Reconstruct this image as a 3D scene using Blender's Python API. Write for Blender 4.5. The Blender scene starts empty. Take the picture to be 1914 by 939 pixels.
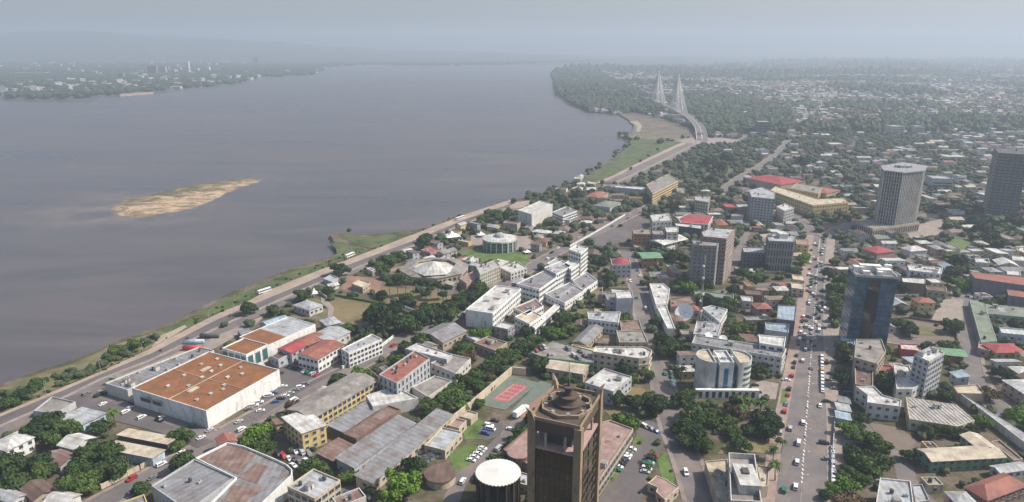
import bpy, math, random, numpy as np
from mathutils import Vector, Matrix, noise as mnoise
# ---------------------------------------------------------------- camera, sky, sun, exposure
scene = bpy.context.scene
W, H, F, CX, CY, CAMZ = 1914, 939, 1276.0, 957.0, 469.5, 180.0
PITCH = math.atan((CY - 88.0) / F)
cam_data = bpy.data.cameras.new("camera"); cam = bpy.data.objects.new("camera", cam_data)
scene.collection.objects.link(cam); scene.camera = cam
cam.location = (0, 0, CAMZ); cam.rotation_euler = (math.pi / 2 - PITCH, 0, 0)
cam_data.sensor_width = 36; cam_data.lens = F / W * 36; cam_data.clip_start = 1; cam_data.clip_end = 60000
SUN_EL, SUN_AZ = math.radians(47), math.radians(2)          # azimuth from +X towards +Y
sdir = Vector((math.cos(SUN_EL) * math.cos(SUN_AZ), math.cos(SUN_EL) * math.sin(SUN_AZ), math.sin(SUN_EL)))
world = bpy.data.worlds.new("World"); scene.world = world; world.use_nodes = True
wn = world.node_tree
sky = wn.nodes.new("ShaderNodeTexSky"); sky.sky_type = 'NISHITA'; sky.sun_disc = False
sky.sun_elevation = SUN_EL; sky.sun_rotation = math.pi / 2 - SUN_AZ
sky.air_density = 1.0; sky.dust_density = 3.0; sky.ozone_density = 1.2
wn.links.new(sky.outputs[0], wn.nodes["Background"].inputs[0]); wn.nodes["Background"].inputs[1].default_value = 0.12
sl = bpy.data.lights.new("sun", 'SUN'); sl.energy = 5.0; sl.angle = math.radians(0.6); sl.color = (1, 0.93, 0.82)
so = bpy.data.objects.new("sun", sl); scene.collection.objects.link(so)
so.rotation_euler = sdir.to_track_quat('Z', 'Y').to_euler(); so.location = (0, 0, 900)
scene.view_settings.view_transform = 'Standard'; scene.view_settings.look = 'None'
scene.view_settings.exposure = 0.21; scene.view_settings.gamma = 1; scene.view_settings.use_curve_mapping = False
scene.cycles.volume_bounces = 0; scene.cycles.max_bounces = 4; scene.cycles.diffuse_bounces = 2
scene.cycles.glossy_bounces = 2; scene.cycles.transmission_bounces = 2
HAZE_DENSITY = 0.000195
rnd = random.Random(7)
COL = scene.collection
# ---------------------------------------------------------------- pixel <-> place
cp, sp = math.cos(PITCH), math.sin(PITCH)
def G(px, py, z=0.0):
    a, b = px - CX, CY - py
    d = (a, F * cp + b * sp, -F * sp + b * cp)
    t = (z - CAMZ) / d[2] if d[2] < -1e-6 else 1e5
    return Vector((d[0] * t, d[1] * t, z))
def proj(p):
    x, y, z = p[0], p[1], p[2] - CAMZ
    zc = y * cp - z * sp; yc = y * sp + z * cp
    return CX + F * x / zc, CY - F * yc / zc
def mpp(py, z=0.0): return (CAMZ - z) / ((py - 88) * cp)      # metres per pixel at that row
def from_drop(px, py, drop):
    lo, hi = 0.5, 150
    for _ in range(30):
        h = (lo + hi) / 2; p = G(px, py, h)
        if proj((p.x, p.y, 0))[1] - py < drop: lo = h
        else: hi = h
    return lo
# ---------------------------------------------------------------- materials
MATS = {}
def mat(name, c, var=0.25, scale=0.12, rough=0.85, stain=None, stain_amt=0.45, stain_scale=0.25, stretch=(1, 1, 1), metal=0.0,
        fine=0.15, bump=0.0, rand=0.0, spec=0.3, stripe=None, coat=0):
    if name in MATS: return MATS[name]
    m = bpy.data.materials.new(name); m.use_nodes = True; n = m.node_tree.nodes; l = m.node_tree.links
    b = n["Principled BSDF"]; b.inputs["Roughness"].default_value = rough; b.inputs["Metallic"].default_value = metal
    b.inputs["Specular IOR Level"].default_value = spec
    tc = n.new("ShaderNodeTexCoord"); mp = n.new("ShaderNodeMapping"); l.new(tc.outputs["Object"], mp.inputs[0]); mp.inputs["Scale"].default_value = stretch
    oi = n.new("ShaderNodeObjectInfo"); add = n.new("ShaderNodeVectorMath"); add.operation = 'ADD'
    mul = n.new("ShaderNodeVectorMath"); mul.operation = 'SCALE'; l.new(oi.outputs["Location"], mul.inputs[0]); mul.inputs[3].default_value = 0.37
    l.new(mp.outputs[0], add.inputs[0]); l.new(mul.outputs[0], add.inputs[1])
    def nz(s, det=3, r=0.6):
        t = n.new("ShaderNodeTexNoise"); t.inputs["Scale"].default_value = s; t.inputs["Detail"].default_value = det; t.inputs["Roughness"].default_value = r
        l.new(add.outputs[0], t.inputs["Vector"]); return t.outputs[0]
    def mix(kind, fac, a, bb):
        x = n.new("ShaderNodeMix"); x.data_type = 'RGBA'; x.blend_type = kind
        for sock, v in ((x.inputs[0], fac), (x.inputs[6], a), (x.inputs[7], bb)):
            if hasattr(v, 'links') or isinstance(v, bpy.types.NodeSocket): l.new(v, sock)
            else: sock.default_value = v if isinstance(v, float) else (*v, 1)
        return x.outputs[2]
    def rng(v, a, bb, c0, d):
        r = n.new("ShaderNodeMapRange"); l.new(v, r.inputs[0])
        for i, q in enumerate((a, bb, c0, d)): r.inputs[i + 1].default_value = q
        return r.outputs[0]
    col = mix('MIX', rng(nz(scale), 0.3, 0.7, 0.0, 1.0), [x * (1 - var) for x in c], [min(1, x * (1 + var)) for x in c])
    if stain: col = mix('MIX', rng(nz(stain_scale, 5, 0.7), 0.62 - stain_amt * 0.35, 0.78 - stain_amt * 0.2, 0.0, 0.9), col, stain)
    if stripe:
        wv = n.new("ShaderNodeTexWave"); wv.wave_type = 'BANDS'; wv.bands_direction = stripe[0]; wv.inputs["Scale"].default_value = stripe[1]
        l.new(tc.outputs["Object"], wv.inputs["Vector"])
        col = mix('MULTIPLY', stripe[2], col, mix('MIX', rng(wv.outputs["Fac"], 0.3, 0.7, 0.0, 1.0), (0.35, 0.35, 0.35), (1, 1, 1)))
    if fine:
        hv = rng(nz(1.3, 4, 0.8), 0.2, 0.8, 1 - fine, 1 + fine)
        x = n.new("ShaderNodeVectorMath"); x.operation = 'SCALE'; l.new(col, x.inputs[0]); l.new(hv, x.inputs[3]); col = x.outputs[0]
    if rand:
        hv = rng(oi.outputs["Random"], 0, 1, 1 - rand, 1 + rand)
        x = n.new("ShaderNodeVectorMath"); x.operation = 'SCALE'; l.new(col, x.inputs[0]); l.new(hv, x.inputs[3]); col = x.outputs[0]
    l.new(col, b.inputs["Base Color"])
    if bump:
        bp = n.new("ShaderNodeBump"); bp.inputs["Strength"].default_value = 0.5; bp.inputs["Distance"].default_value = bump
        l.new(nz(0.6, 5, 0.7), bp.inputs["Height"]); l.new(bp.outputs[0], b.inputs["Normal"])
    MATS[name] = m; return m
DIRT = (0.12, 0.095, 0.075)
M = lambda k: MATS[k]
for k, c, st in (("white", (0.72, 0.72, 0.70), (0.36, 0.34, 0.31)), ("offwhite", (0.56, 0.55, 0.52), (0.28, 0.26, 0.23)), ("palegrey", (0.42, 0.43, 0.45), (0.24, 0.23, 0.23)),
                 ("grey", (0.29, 0.29, 0.30), (0.15, 0.14, 0.14)), ("dark", (0.09, 0.09, 0.095), (0.05, 0.05, 0.05)), ("cream", (0.52, 0.45, 0.34), (0.26, 0.2, 0.15)),
                 ("yellow", (0.58, 0.45, 0.21), (0.3, 0.22, 0.12)), ("beige", (0.42, 0.35, 0.27), (0.22, 0.18, 0.14)), ("brown", (0.20, 0.13, 0.10), (0.1, 0.07, 0.06)),
                 ("darkbronze", (0.10, 0.075, 0.06), (0.06, 0.05, 0.04)), ("terracotta", (0.36, 0.15, 0.10), (0.18, 0.08, 0.06)), ("redpaint", (0.50, 0.06, 0.07), (0.25, 0.06, 0.05)), ("paleblue", (0.40, 0.50, 0.57), (0.22, 0.25, 0.28)),
                 ("greenpaint", (0.14, 0.27, 0.17), (0.08, 0.13, 0.09)), ("palegreen", (0.30, 0.37, 0.30), (0.16, 0.18, 0.15)), ("pinkish", (0.42, 0.28, 0.26), (0.25, 0.16, 0.14)),
                 ("purplegrey", (0.20, 0.18, 0.21), (0.11, 0.10, 0.11)), ("warmbrown", (0.31, 0.19, 0.135), (0.17, 0.11, 0.08)), ("bronze", (0.29, 0.215, 0.14), (0.12, 0.095, 0.08)), ("orange", (0.45, 0.22, 0.10), (0.25, 0.12, 0.07))):
    mat("wall_" + k, c, var=0.08, stain=st, stain_amt=0.35, stain_scale=0.35, stretch=(1, 1, 0.35), rough=0.85)
for k, c, st in (("white", (0.57, 0.57, 0.55), (0.30, 0.27, 0.24)), ("palegrey", (0.40, 0.42, 0.44), (0.22, 0.19, 0.17)), ("grey", (0.24, 0.245, 0.26), (0.16, 0.12, 0.10)),
                 ("concrete", (0.27, 0.25, 0.23), (0.13, 0.115, 0.10)), ("rust", (0.245, 0.104, 0.044), (0.155, 0.085, 0.05)), ("oldrust", (0.19, 0.12, 0.10), (0.30, 0.24, 0.21)),
                 ("brown", (0.17, 0.11, 0.09), (0.10, 0.07, 0.06)), ("red", (0.34, 0.07, 0.075), (0.22, 0.05, 0.05)), ("brick", (0.30, 0.12, 0.09), (0.17, 0.08, 0.07)),
                 ("blue", (0.33, 0.42, 0.50), (0.20, 0.22, 0.25)), ("green", (0.16, 0.30, 0.18), (0.1, 0.16, 0.1)), ("mossy", (0.20, 0.23, 0.18), (0.12, 0.12, 0.10)),
                 ("dark", (0.10, 0.10, 0.11), (0.06, 0.05, 0.05)), ("cream", (0.50, 0.44, 0.34), (0.28, 0.22, 0.17)), ("pinkish", (0.33, 0.22, 0.20), (0.2, 0.14, 0.12))):
    mat("roof_" + k, c, var=0.22, scale=0.18, stain=st, stain_amt=0.5, stain_scale=0.16, rough=0.75, fine=0.22, stripe=(('X', 0.11, 0.22) if k in ('white', 'palegrey', 'grey', 'blue', 'oldrust', 'brown') else None))
mat("roof_plainwhite", (0.66, 0.65, 0.61), var=.08, scale=.1, stain=(0.5, 0.47, 0.42), stain_amt=.3, stain_scale=.2, fine=.06)
mat("roof_ribbed", (0.46, 0.44, 0.42), var=0.2, stain=(0.2, 0.17, 0.15), stripe=('X', 0.16, 1.0))
mat("glass", (0.035, 0.045, 0.055), var=0.3, rough=0.25, spec=0.6, fine=0.0, rand=0.5)
mat("glass_blue", (0.035, 0.15, 0.26), var=0.6, scale=0.25, rough=0.18, spec=0.8, fine=0.1, rand=0.3)
mat("glass_brown", (0.03, 0.028, 0.022), var=0.6, scale=0.05, rough=0.06, spec=0.8, fine=0.05)
mat("bronze_glass", (0.085, 0.072, 0.05), var=0.35, scale=0.05, rough=0.10, metal=0.75, spec=0.8, fine=0.05)
mat("glass_teal", (0.05, 0.12, 0.13), var=0.4, rough=0.2, spec=0.8, fine=0.05)
mat("steel", (0.35, 0.35, 0.36), rough=0.5, metal=0.3)
mat("whitepaint", (0.8, 0.8, 0.8), var=0.04, fine=0.03, rough=0.5)
mat("rubber", (0.02, 0.02, 0.02), fine=0)
mat("asphalt", (0.12, 0.108, 0.11), var=0.22, scale=0.04, stain=(0.17, 0.14, 0.125), stain_amt=0.35, stain_scale=0.06, fine=0.12)
mat("dusty_asphalt", (0.15, 0.136, 0.136), var=0.22, scale=0.05, stain=(0.23, 0.185, 0.16), stain_amt=0.5, stain_scale=0.07, fine=0.15)
mat("sidewalk", (0.26, 0.215, 0.19), var=0.2, scale=0.1, stain=(0.17, 0.14, 0.12), fine=0.15)
mat("sand_path", (0.35, 0.28, 0.225), var=0.2, scale=0.07, stain=(0.28, 0.22, 0.17), fine=0.15)
mat("lawn", (0.09, 0.145, 0.04), var=0.4, scale=0.1, stain=(0.2, 0.17, 0.08), stain_amt=0.3, fine=0.3)
mat("dry_grass", (0.185, 0.145, 0.075), var=0.3, scale=0.05, stain=(0.11, 0.12, 0.05), stain_amt=0.35, stain_scale=0.09, fine=0.25)
mat("bank_grass", (0.06, 0.095, 0.032), var=0.5, scale=0.06, stain=(0.16, 0.13, 0.07), stain_amt=0.5, stain_scale=0.05, fine=0.35)
mat("scrub", (0.13, 0.13, 0.06), var=0.4, scale=0.06, stain=(0.24, 0.18, 0.12), stain_amt=0.45, stain_scale=0.05, fine=0.35)
mat("court_green", (0.13, 0.17, 0.14), var=0.15, stain=(0.2, 0.17, 0.15), fine=0.1)
mat("court_red", (0.34, 0.11, 0.115), var=0.12, stain=(0.35, 0.16, 0.14), fine=0.1)
mat("redearth", (0.26, 0.15, 0.11), var=0.25, scale=0.05, stain=(0.2, 0.16, 0.12), fine=0.2)
mat("pinkwalk", (0.30, 0.225, 0.195), var=0.2, scale=0.08, stain=(0.2, 0.16, 0.14), fine=0.15)
mat("pavement", (0.30, 0.25, 0.22), var=0.15, scale=0.1, stain=(0.2, 0.17, 0.15), fine=0.1)
mat("bark", (0.12, 0.09, 0.065), fine=0.3)
mat("wood", (0.17, 0.11, 0.07), fine=0.3)
# ---------------------------------------------------------------- object helpers
def link(o, parent=None):
    COL.objects.link(o)
    if parent is not None: o.parent = parent
    return o
def mesh(name, verts, faces, mats, midx=None, smooth=False):
    me = bpy.data.meshes.new(name); me.from_pydata([tuple(v) for v in verts], [], faces)
    for m_ in (mats if isinstance(mats, (list, tuple)) else [mats]): me.materials.append(m_)
    if midx is not None: me.polygons.foreach_set("material_index", midx)
    if smooth: me.polygons.foreach_set("use_smooth", [True] * len(me.polygons))
    me.update(); return me
def np_mesh(name, V, Fq, mats, midx=None, smooth=False):
    me = bpy.data.meshes.new(name); k = Fq.shape[1]; nf = len(Fq)
    me.vertices.add(len(V)); me.vertices.foreach_set("co", V.astype(np.float32).ravel())
    me.loops.add(nf * k); me.loops.foreach_set("vertex_index", Fq.astype(np.int32).ravel())
    me.polygons.add(nf); me.polygons.foreach_set("loop_start", np.arange(0, nf * k, k, dtype=np.int32))
    try: me.polygons.foreach_set("loop_total", np.full(nf, k, dtype=np.int32))
    except Exception: pass
    for m_ in mats: me.materials.append(m_)
    if midx is not None: me.polygons.foreach_set("material_index", midx.astype(np.int32))
    me.polygons.foreach_set("use_smooth", np.full(nf, smooth, dtype=bool))
    me.update(calc_edges=True); me.validate(); return me
def obj(name, me, parent=None, loc=None, rz=0.0, sc=None):
    o = bpy.data.objects.new(name, me)
    if loc is not None: o.location = loc
    if rz: o.rotation_euler = (0, 0, rz)
    if sc is not None: o.scale = sc
    return link(o, parent)
def root(name, label, cat, loc, rz=0.0, group=None):
    o = bpy.data.objects.new(name, None); o.location = loc; o.rotation_euler = (0, 0, rz); o.empty_display_size = 1
    o["label"] = label; o["category"] = cat
    if group: o["group"] = group
    return link(o)
class MB:
    def __init__(s): s.v = []; s.f = []; s.m = []
    def add(s, vs, fs, mi=0):
        k = len(s.v); s.v += [tuple(v) for v in vs]; s.f += [tuple(i + k for i in f) for f in fs]; s.m += [mi] * len(fs)
    def box(s, x0, x1, y0, y1, z0, z1, mi=0, bottom=False):
        s.add([(x0, y0, z0), (x1, y0, z0), (x1, y1, z0), (x0, y1, z0), (x0, y0, z1), (x1, y0, z1), (x1, y1, z1), (x0, y1, z1)],
              [(0, 1, 5, 4), (1, 2, 6, 5), (2, 3, 7, 6), (3, 0, 4, 7), (4, 5, 6, 7)] + ([(3, 2, 1, 0)] if bottom else []), mi)
    def prism(s, poly, z0, z1, mi=0, top=True):
        n = len(poly); vs = [(p[0], p[1], z0) for p in poly] + [(p[0], p[1], z1) for p in poly]
        fs = [(i, (i + 1) % n, n + (i + 1) % n, n + i) for i in range(n)]
        if top: fs.append(tuple(range(n, 2 * n)))
        s.add(vs, fs, mi)
    def cyl(s, x, y, r0, r1, z0, z1, n=16, mi=0, top=True):
        vs = [(x + r0 * math.cos(2 * math.pi * i / n), y + r0 * math.sin(2 * math.pi * i / n), z0) for i in range(n)] + \
             [(x + r1 * math.cos(2 * math.pi * i / n), y + r1 * math.sin(2 * math.pi * i / n), z1) for i in range(n)]
        fs = [(i, (i + 1) % n, n + (i + 1) % n, n + i) for i in range(n)]
        if top: fs.append(tuple(range(n, 2 * n)))
        s.add(vs, fs, mi)
    def bar(s, a, b, r, n=5, mi=0, r2=None):
        a, b = Vector(a), Vector(b); d = (b - a).normalized(); u = d.orthogonal().normalized(); w = d.cross(u); r2 = r if r2 is None else r2
        vs = [a + (u * math.cos(2 * math.pi * i / n) + w * math.sin(2 * math.pi * i / n)) * r for i in range(n)] + \
             [b + (u * math.cos(2 * math.pi * i / n) + w * math.sin(2 * math.pi * i / n)) * r2 for i in range(n)]
        s.add(vs, [(i, (i + 1) % n, n + (i + 1) % n, n + i) for i in range(n)] + [tuple(range(n, 2 * n)), tuple(reversed(range(n)))], mi)
    def mesh(s, name, mats, smooth=False): return mesh(name, s.v, s.f, mats, s.m, smooth)
    def build(s, name, mats, parent=None, loc=None, smooth=False, rz=0): return obj(name, s.mesh(name, mats, smooth), parent, loc, rz)
def area2(p): return sum(p[i][0] * p[(i + 1) % len(p)][1] - p[(i + 1) % len(p)][0] * p[i][1] for i in range(len(p)))
def ccw(p): return list(p) if area2(p) > 0 else list(reversed(p))
def inset(poly, d):
    n = len(poly); out = []
    for i in range(n):
        a, b, c = Vector(poly[i - 1][:2]), Vector(poly[i][:2]), Vector(poly[(i + 1) % n][:2])
        e1 = (b - a).normalized(); e2 = (c - b).normalized(); n1 = Vector((-e1.y, e1.x)); n2 = Vector((-e2.y, e2.x))
        k = 1 + n1.dot(n2); m_ = (n1 + n2) / max(k, 0.3); out.append((b.x + m_.x * d, b.y + m_.y * d))
    return out
# ---------------------------------------------------------------- occupancy raster (2 m cells)
OX, OY, CS, NX, NY = -700.0, 150.0, 2.0, 1100, 900
OCC = np.zeros((NX, NY), dtype=np.uint8)
def raster(poly, pad=0.0):
    poly = ccw([(p[0], p[1]) for p in poly])
    if pad: poly = inset(poly, -pad)
    P = np.array(poly); lo = np.floor((P.min(0) - (OX, OY)) / CS).astype(int); hi = np.ceil((P.max(0) - (OX, OY)) / CS).astype(int)
    lo = np.clip(lo, 0, (NX, NY)); hi = np.clip(hi, 0, (NX, NY))
    if (hi <= lo).any(): return None
    gx, gy = np.meshgrid(OX + (np.arange(lo[0], hi[0]) + .5) * CS, OY + (np.arange(lo[1], hi[1]) + .5) * CS, indexing='ij')
    ins = np.zeros(gx.shape, bool); n = len(P)
    for i in range(n):
        (x1, y1), (x2, y2) = P[i], P[(i + 1) % n]
        if y1 == y2: continue
        c = ((y1 > gy) != (y2 > gy)) & (gx < (x2 - x1) * (gy - y1) / (y2 - y1) + x1); ins ^= c
    return (slice(lo[0], hi[0]), slice(lo[1], hi[1])), ins
def occupy(poly, val=1, pad=0.0):
    r = raster(poly, pad)
    if r: OCC[r[0]][r[1]] = val
def free(poly, pad=0.0, ok=(0,)):
    r = raster(poly, pad)
    if not r: return False
    v = OCC[r[0]][r[1]]
    return v.size > 0 and np.isin(v, ok).all()
def occ_at(x, y):
    i, j = int((x - OX) / CS), int((y - OY) / CS)
    return OCC[i, j] if 0 <= i < NX and 0 <= j < NY else 255
# ---------------------------------------------------------------- landmarks and automatic, checkable labels
LAND = []            # (phrase, px, py)
PENDING = []         # (object, description, noun, px, py)
def landmark(phrase, x, y): LAND.append((phrase, x, y))
ORD = ["", "second", "third", "fourth", "fifth", "sixth", "seventh", "eighth", "ninth", "tenth", "eleventh", "twelfth"] + ["%dth" % i for i in range(13, 90)]
def later(o, desc, noun, pos):
    x, y = proj(pos); PENDING.append((o, desc, noun, x, y))
def finish_labels():
    groups = {}
    for it in PENDING:
        o, desc, noun, x, y = it
        best = min(LAND, key=lambda q: (q[1] - x) ** 2 + (2.0 * (q[2] - y)) ** 2)
        dx, dy = x - best[1], y - best[2]
        rel = ("right of" if dx > 0 else "left of") if abs(dx) > 1.3 * abs(dy) else ("behind" if dy < 0 else "in front of")
        groups.setdefault((desc, noun, rel, best[0]), []).append((dx * dx + dy * dy, id(o), o))
    for (desc, noun, rel, lm), L in groups.items():
        L.sort(key=lambda q: (q[0], q[1]))
        for i, (_, _, o) in enumerate(L):
            if len(L) == 1: o["label"] = "%s %s %s %s" % (desc, noun, rel, lm)
            else: o["label"] = "%s %s, %s %s %s" % (desc, noun, (ORD[i] + " nearest").strip(), rel, lm)
# ---------------------------------------------------------------- windows and buildings
WMESH = {}
def window_mesh(style):
    if style in WMESH: return WMESH[style]
    b = MB()                                    # local: x along the wall, y outwards (-y = out), z up; unit 1 x 1
    gl = {"blue": M("glass_blue"), "brown": M("glass_brown"), "teal": M("glass_teal")}.get(style.split("_")[0], M("glass"))
    fr = M("wall_offwhite") if "light" in style else M("wall_grey")
    if style == "opening": fr = M("wall_offwhite"); gl = M("wall_dark")  # dark pane painted in for the shade inside an open floor
    t = 0.07
    b.box(-.5, .5, -.06, .0, 0, 1, 1)
    b.box(-.5 - t, -.5, -.16, 0, -t, 1 + t, 0, True); b.box(.5, .5 + t, -.16, 0, -t, 1 + t, 0, True)
    b.box(-.5, .5, -.16, 0, 1, 1 + t, 0, True); b.box(-.5, .5, -.20, 0, -t, 0, 0, True)
    if "plain" not in style: b.box(-.02, .02, -.10, -.06, 0, 1, 0)
    WMESH[style] = b.mesh("window", [fr, gl]); return WMESH[style]
def put_windows(rt, local_poly, rz, h, st, win, sp=3.4, ww=1.5, wh=1.4, style="std", zb=0.0, cap=90, hide=None, all_sides=False, part="window"):
    """windows on the walls that face the camera; each its own child"""
    if st <= 0 or not win: return
    R = Matrix.Rotation(rz, 2); L = rt.location; n = len(local_poly); spots = []
    sh = (h - zb) / st
    for i in range(n):
        a, b = Vector(local_poly[i][:2]), Vector(local_poly[(i + 1) % n][:2]); e = b - a; ln = e.length
        if ln < 2.6: continue
        if hide and i in hide: continue
        nrm = Vector((e.y, -e.x)) / ln; wn_ = R @ nrm; mid = R @ ((a + b) / 2) + Vector((L.x, L.y))
        if not all_sides and wn_.dot(-mid.normalized()) < 0.02: continue
        k = max(1, int((ln - 0.8) / sp)); ang = math.atan2(e.y, e.x)
        for j in range(k):
            u = (j + .5) / k
            for s in range(st):
                p = a + e * u + nrm * 0.02
                wd = min(ww, ln / k - 0.5) if win != "band" else ln / k - 0.25
                z = zb + s * sh + (sh - wh) * 0.5 + 0.1
                spots.append((p.x, p.y, z, ang, wd, wh, (R @ p + Vector((L.x, L.y))).length - z))
    spots.sort(key=lambda q: q[-1]); me = window_mesh(style)
    for q in spots[:cap]:
        o = obj(part, me, rt, (q[0], q[1], q[2]), q[3], (q[4], 1.0, q[5]))
    rest = spots[cap:]
    if rest:
        vs = np.array([v.co[:] for v in me.vertices]); fc = [tuple(p.vertices) for p in me.polygons]; mi = [p.material_index for p in me.polygons]
        V = []; Fc = []; mm = []
        for q in rest:
            c, s_ = math.cos(q[3]), math.sin(q[3]); k0 = len(V)
            for v in vs:
                x, y, z = v[0] * q[4], v[1], v[2] * q[5]; V.append((q[0] + x * c - y * s_, q[1] + x * s_ + y * c, q[2] + z))
            Fc += [tuple(i + k0 for i in f) for f in fc]; mm += mi
        o = obj("windows", mesh("windows", V, Fc, list(me.materials), mm), rt); o["kind"] = "stuff"
    return spots
UNIT = {}
def roof_clutter(rt, poly, h, n, rr, base):
    """small plant on a flat roof, each piece a part"""
    if not UNIT:
        b = MB(); b.box(-.8, .8, -.5, .5, .15, 1.1, 0); b.box(-.7, -.5, -.4, .4, 0, .15, 1); b.box(.5, .7, -.4, .4, 0, .15, 1); b.cyl(0, 0, .38, .38, 1.1, 1.16, 10, 1)
        UNIT["air_conditioner"] = b.mesh("air_conditioner", [M("wall_palegrey"), M("wall_dark")])
        b = MB(); b.cyl(0, 0, .75, .75, .4, 1.9, 12, 0); b.cyl(0, 0, .75, .2, 1.9, 2.15, 12, 0); b.box(-.6, .6, -.6, .6, 0, .4, 1)
        UNIT["water_tank"] = b.mesh("water_tank", [M("wall_dark"), M("wall_grey")])
        b = MB(); b.box(-1.5, 1.5, -1.2, 1.2, 0, 2.2, 0); b.box(-1.7, 1.7, -1.4, 1.4, 2.2, 2.35, 1); b.box(-.4, .4, -1.24, -1.2, 0, 1.9, 2)
        UNIT["stair_head"] = b.mesh("stair_head", [M("wall_offwhite"), M("roof_concrete"), M("wall_dark")])
    xs = [p[0] for p in poly]; ys = [p[1] for p in poly]; ins = inset(ccw(poly), 2.2); tries = 0; put = 0
    while put < n and tries < 60:
        tries += 1
        x, y = rr.uniform(min(xs), max(xs)), rr.uniform(min(ys), max(ys))
        if not inside(x, y, ins): continue
        k = rr.choice(["air_conditioner", "air_conditioner", "water_tank", "stair_head"])
        obj(k, UNIT[k], rt, (x, y, h + base), rr.choice([0, math.pi / 2])); put += 1
def inside(x, y, P):
    c = False; n = len(P)
    for i in range(n):
        (x1, y1), (x2, y2) = P[i][:2], P[(i + 1) % n][:2]
        if (y1 > y) != (y2 > y) and x < (x2 - x1) * (y - y1) / (y2 - y1) + x1: c = not c
    return c
def walls_flat(b, poly, h, par):
    n = len(poly); inn = inset(poly, 0.35); T = h + par
    vs = [(p[0], p[1], 0) for p in poly] + [(p[0], p[1], T) for p in poly] + [(p[0], p[1], T) for p in inn] + [(p[0], p[1], h - .2) for p in inn]
    fs = []
    for i in range(n):
        j = (i + 1) % n
        fs += [(i, j, n + j, n + i), (n + i, n + j, 2 * n + j, 2 * n + i), (2 * n + i, 2 * n + j, 3 * n + j, 3 * n + i)]
    b.add(vs, fs, 0); return inn
def gable_parts(a, bb, h, rise, ov=0.6, th=0.15, axis='x', kind='gable'):
    """wall top extra and roof for a rectangle of half sizes a, bb"""
    w = MB(); r = MB()
    if kind == 'hip':
        ax, by = a + ov, bb + ov; rl = max(0.0, a - bb) if a >= bb else 0; rm = max(0.0, bb - a) if bb > a else 0
        vs = [(-ax, -by, h), (ax, -by, h), (ax, by, h), (-ax, by, h), (-rl, -rm, h + rise), (rl, rm, h + rise)]
        if a >= bb: fs = [(0, 1, 5, 4), (1, 2, 5), (2, 3, 4, 5), (3, 0, 4)]
        else: fs = [(0, 1, 4), (1, 2, 5, 4), (2, 3, 5), (3, 0, 4, 5)]
        r.add(vs, fs + [(3, 2, 1, 0)]); return w, r
    if axis == 'y': a, bb = bb, a
    def sw(v): return v if axis == 'x' else (-v[1], v[0], v[2])
    if kind == 'gable':
        k = rise / (bb); e = -ov * k
        pr = [(-(bb + ov), h + e), (0, h + rise), (bb + ov, h + e), (bb + ov, h + e + th), (0, h + rise + th), (-(bb + ov), h + e + th)]
        w.add([sw((s * (a - .02), y, z)) for s in (-1, 1) for y, z in ((-bb, h - .01), (bb, h - .01), (0, h + rise - .02))], [(0, 2, 1), (3, 4, 5)])
    else:                                    # one slope
        k = rise / (2 * bb)
        pr = [(-(bb + ov), h - ov * k), (bb + ov, h + rise + ov * k), (bb + ov, h + rise + ov * k + th), (-(bb + ov), h - ov * k + th)]
        w.add([sw((s * (a - .02), y, z)) for s in (-1, 1) for y, z in ((-bb, h - .01), (bb, h - .01), (bb, h + rise - .02))], [(0, 2, 1), (3, 4, 5)])
        w.add([sw(v) for v in ((-a, bb, h - .01), (a, bb, h - .01), (a, bb, h + rise), (-a, bb, h + rise))], [(0, 3, 2, 1)])
    n = len(pr); vs = [sw((-(a + ov), y, z)) for y, z in pr] + [sw((a + ov, y, z)) for y, z in pr]
    r.add(vs, [(i, (i + 1) % n, n + (i + 1) % n, n + i) for i in range(n)] + [tuple(reversed(range(n))), tuple(range(n, 2 * n))])
    return w, r
BN = [0]
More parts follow.
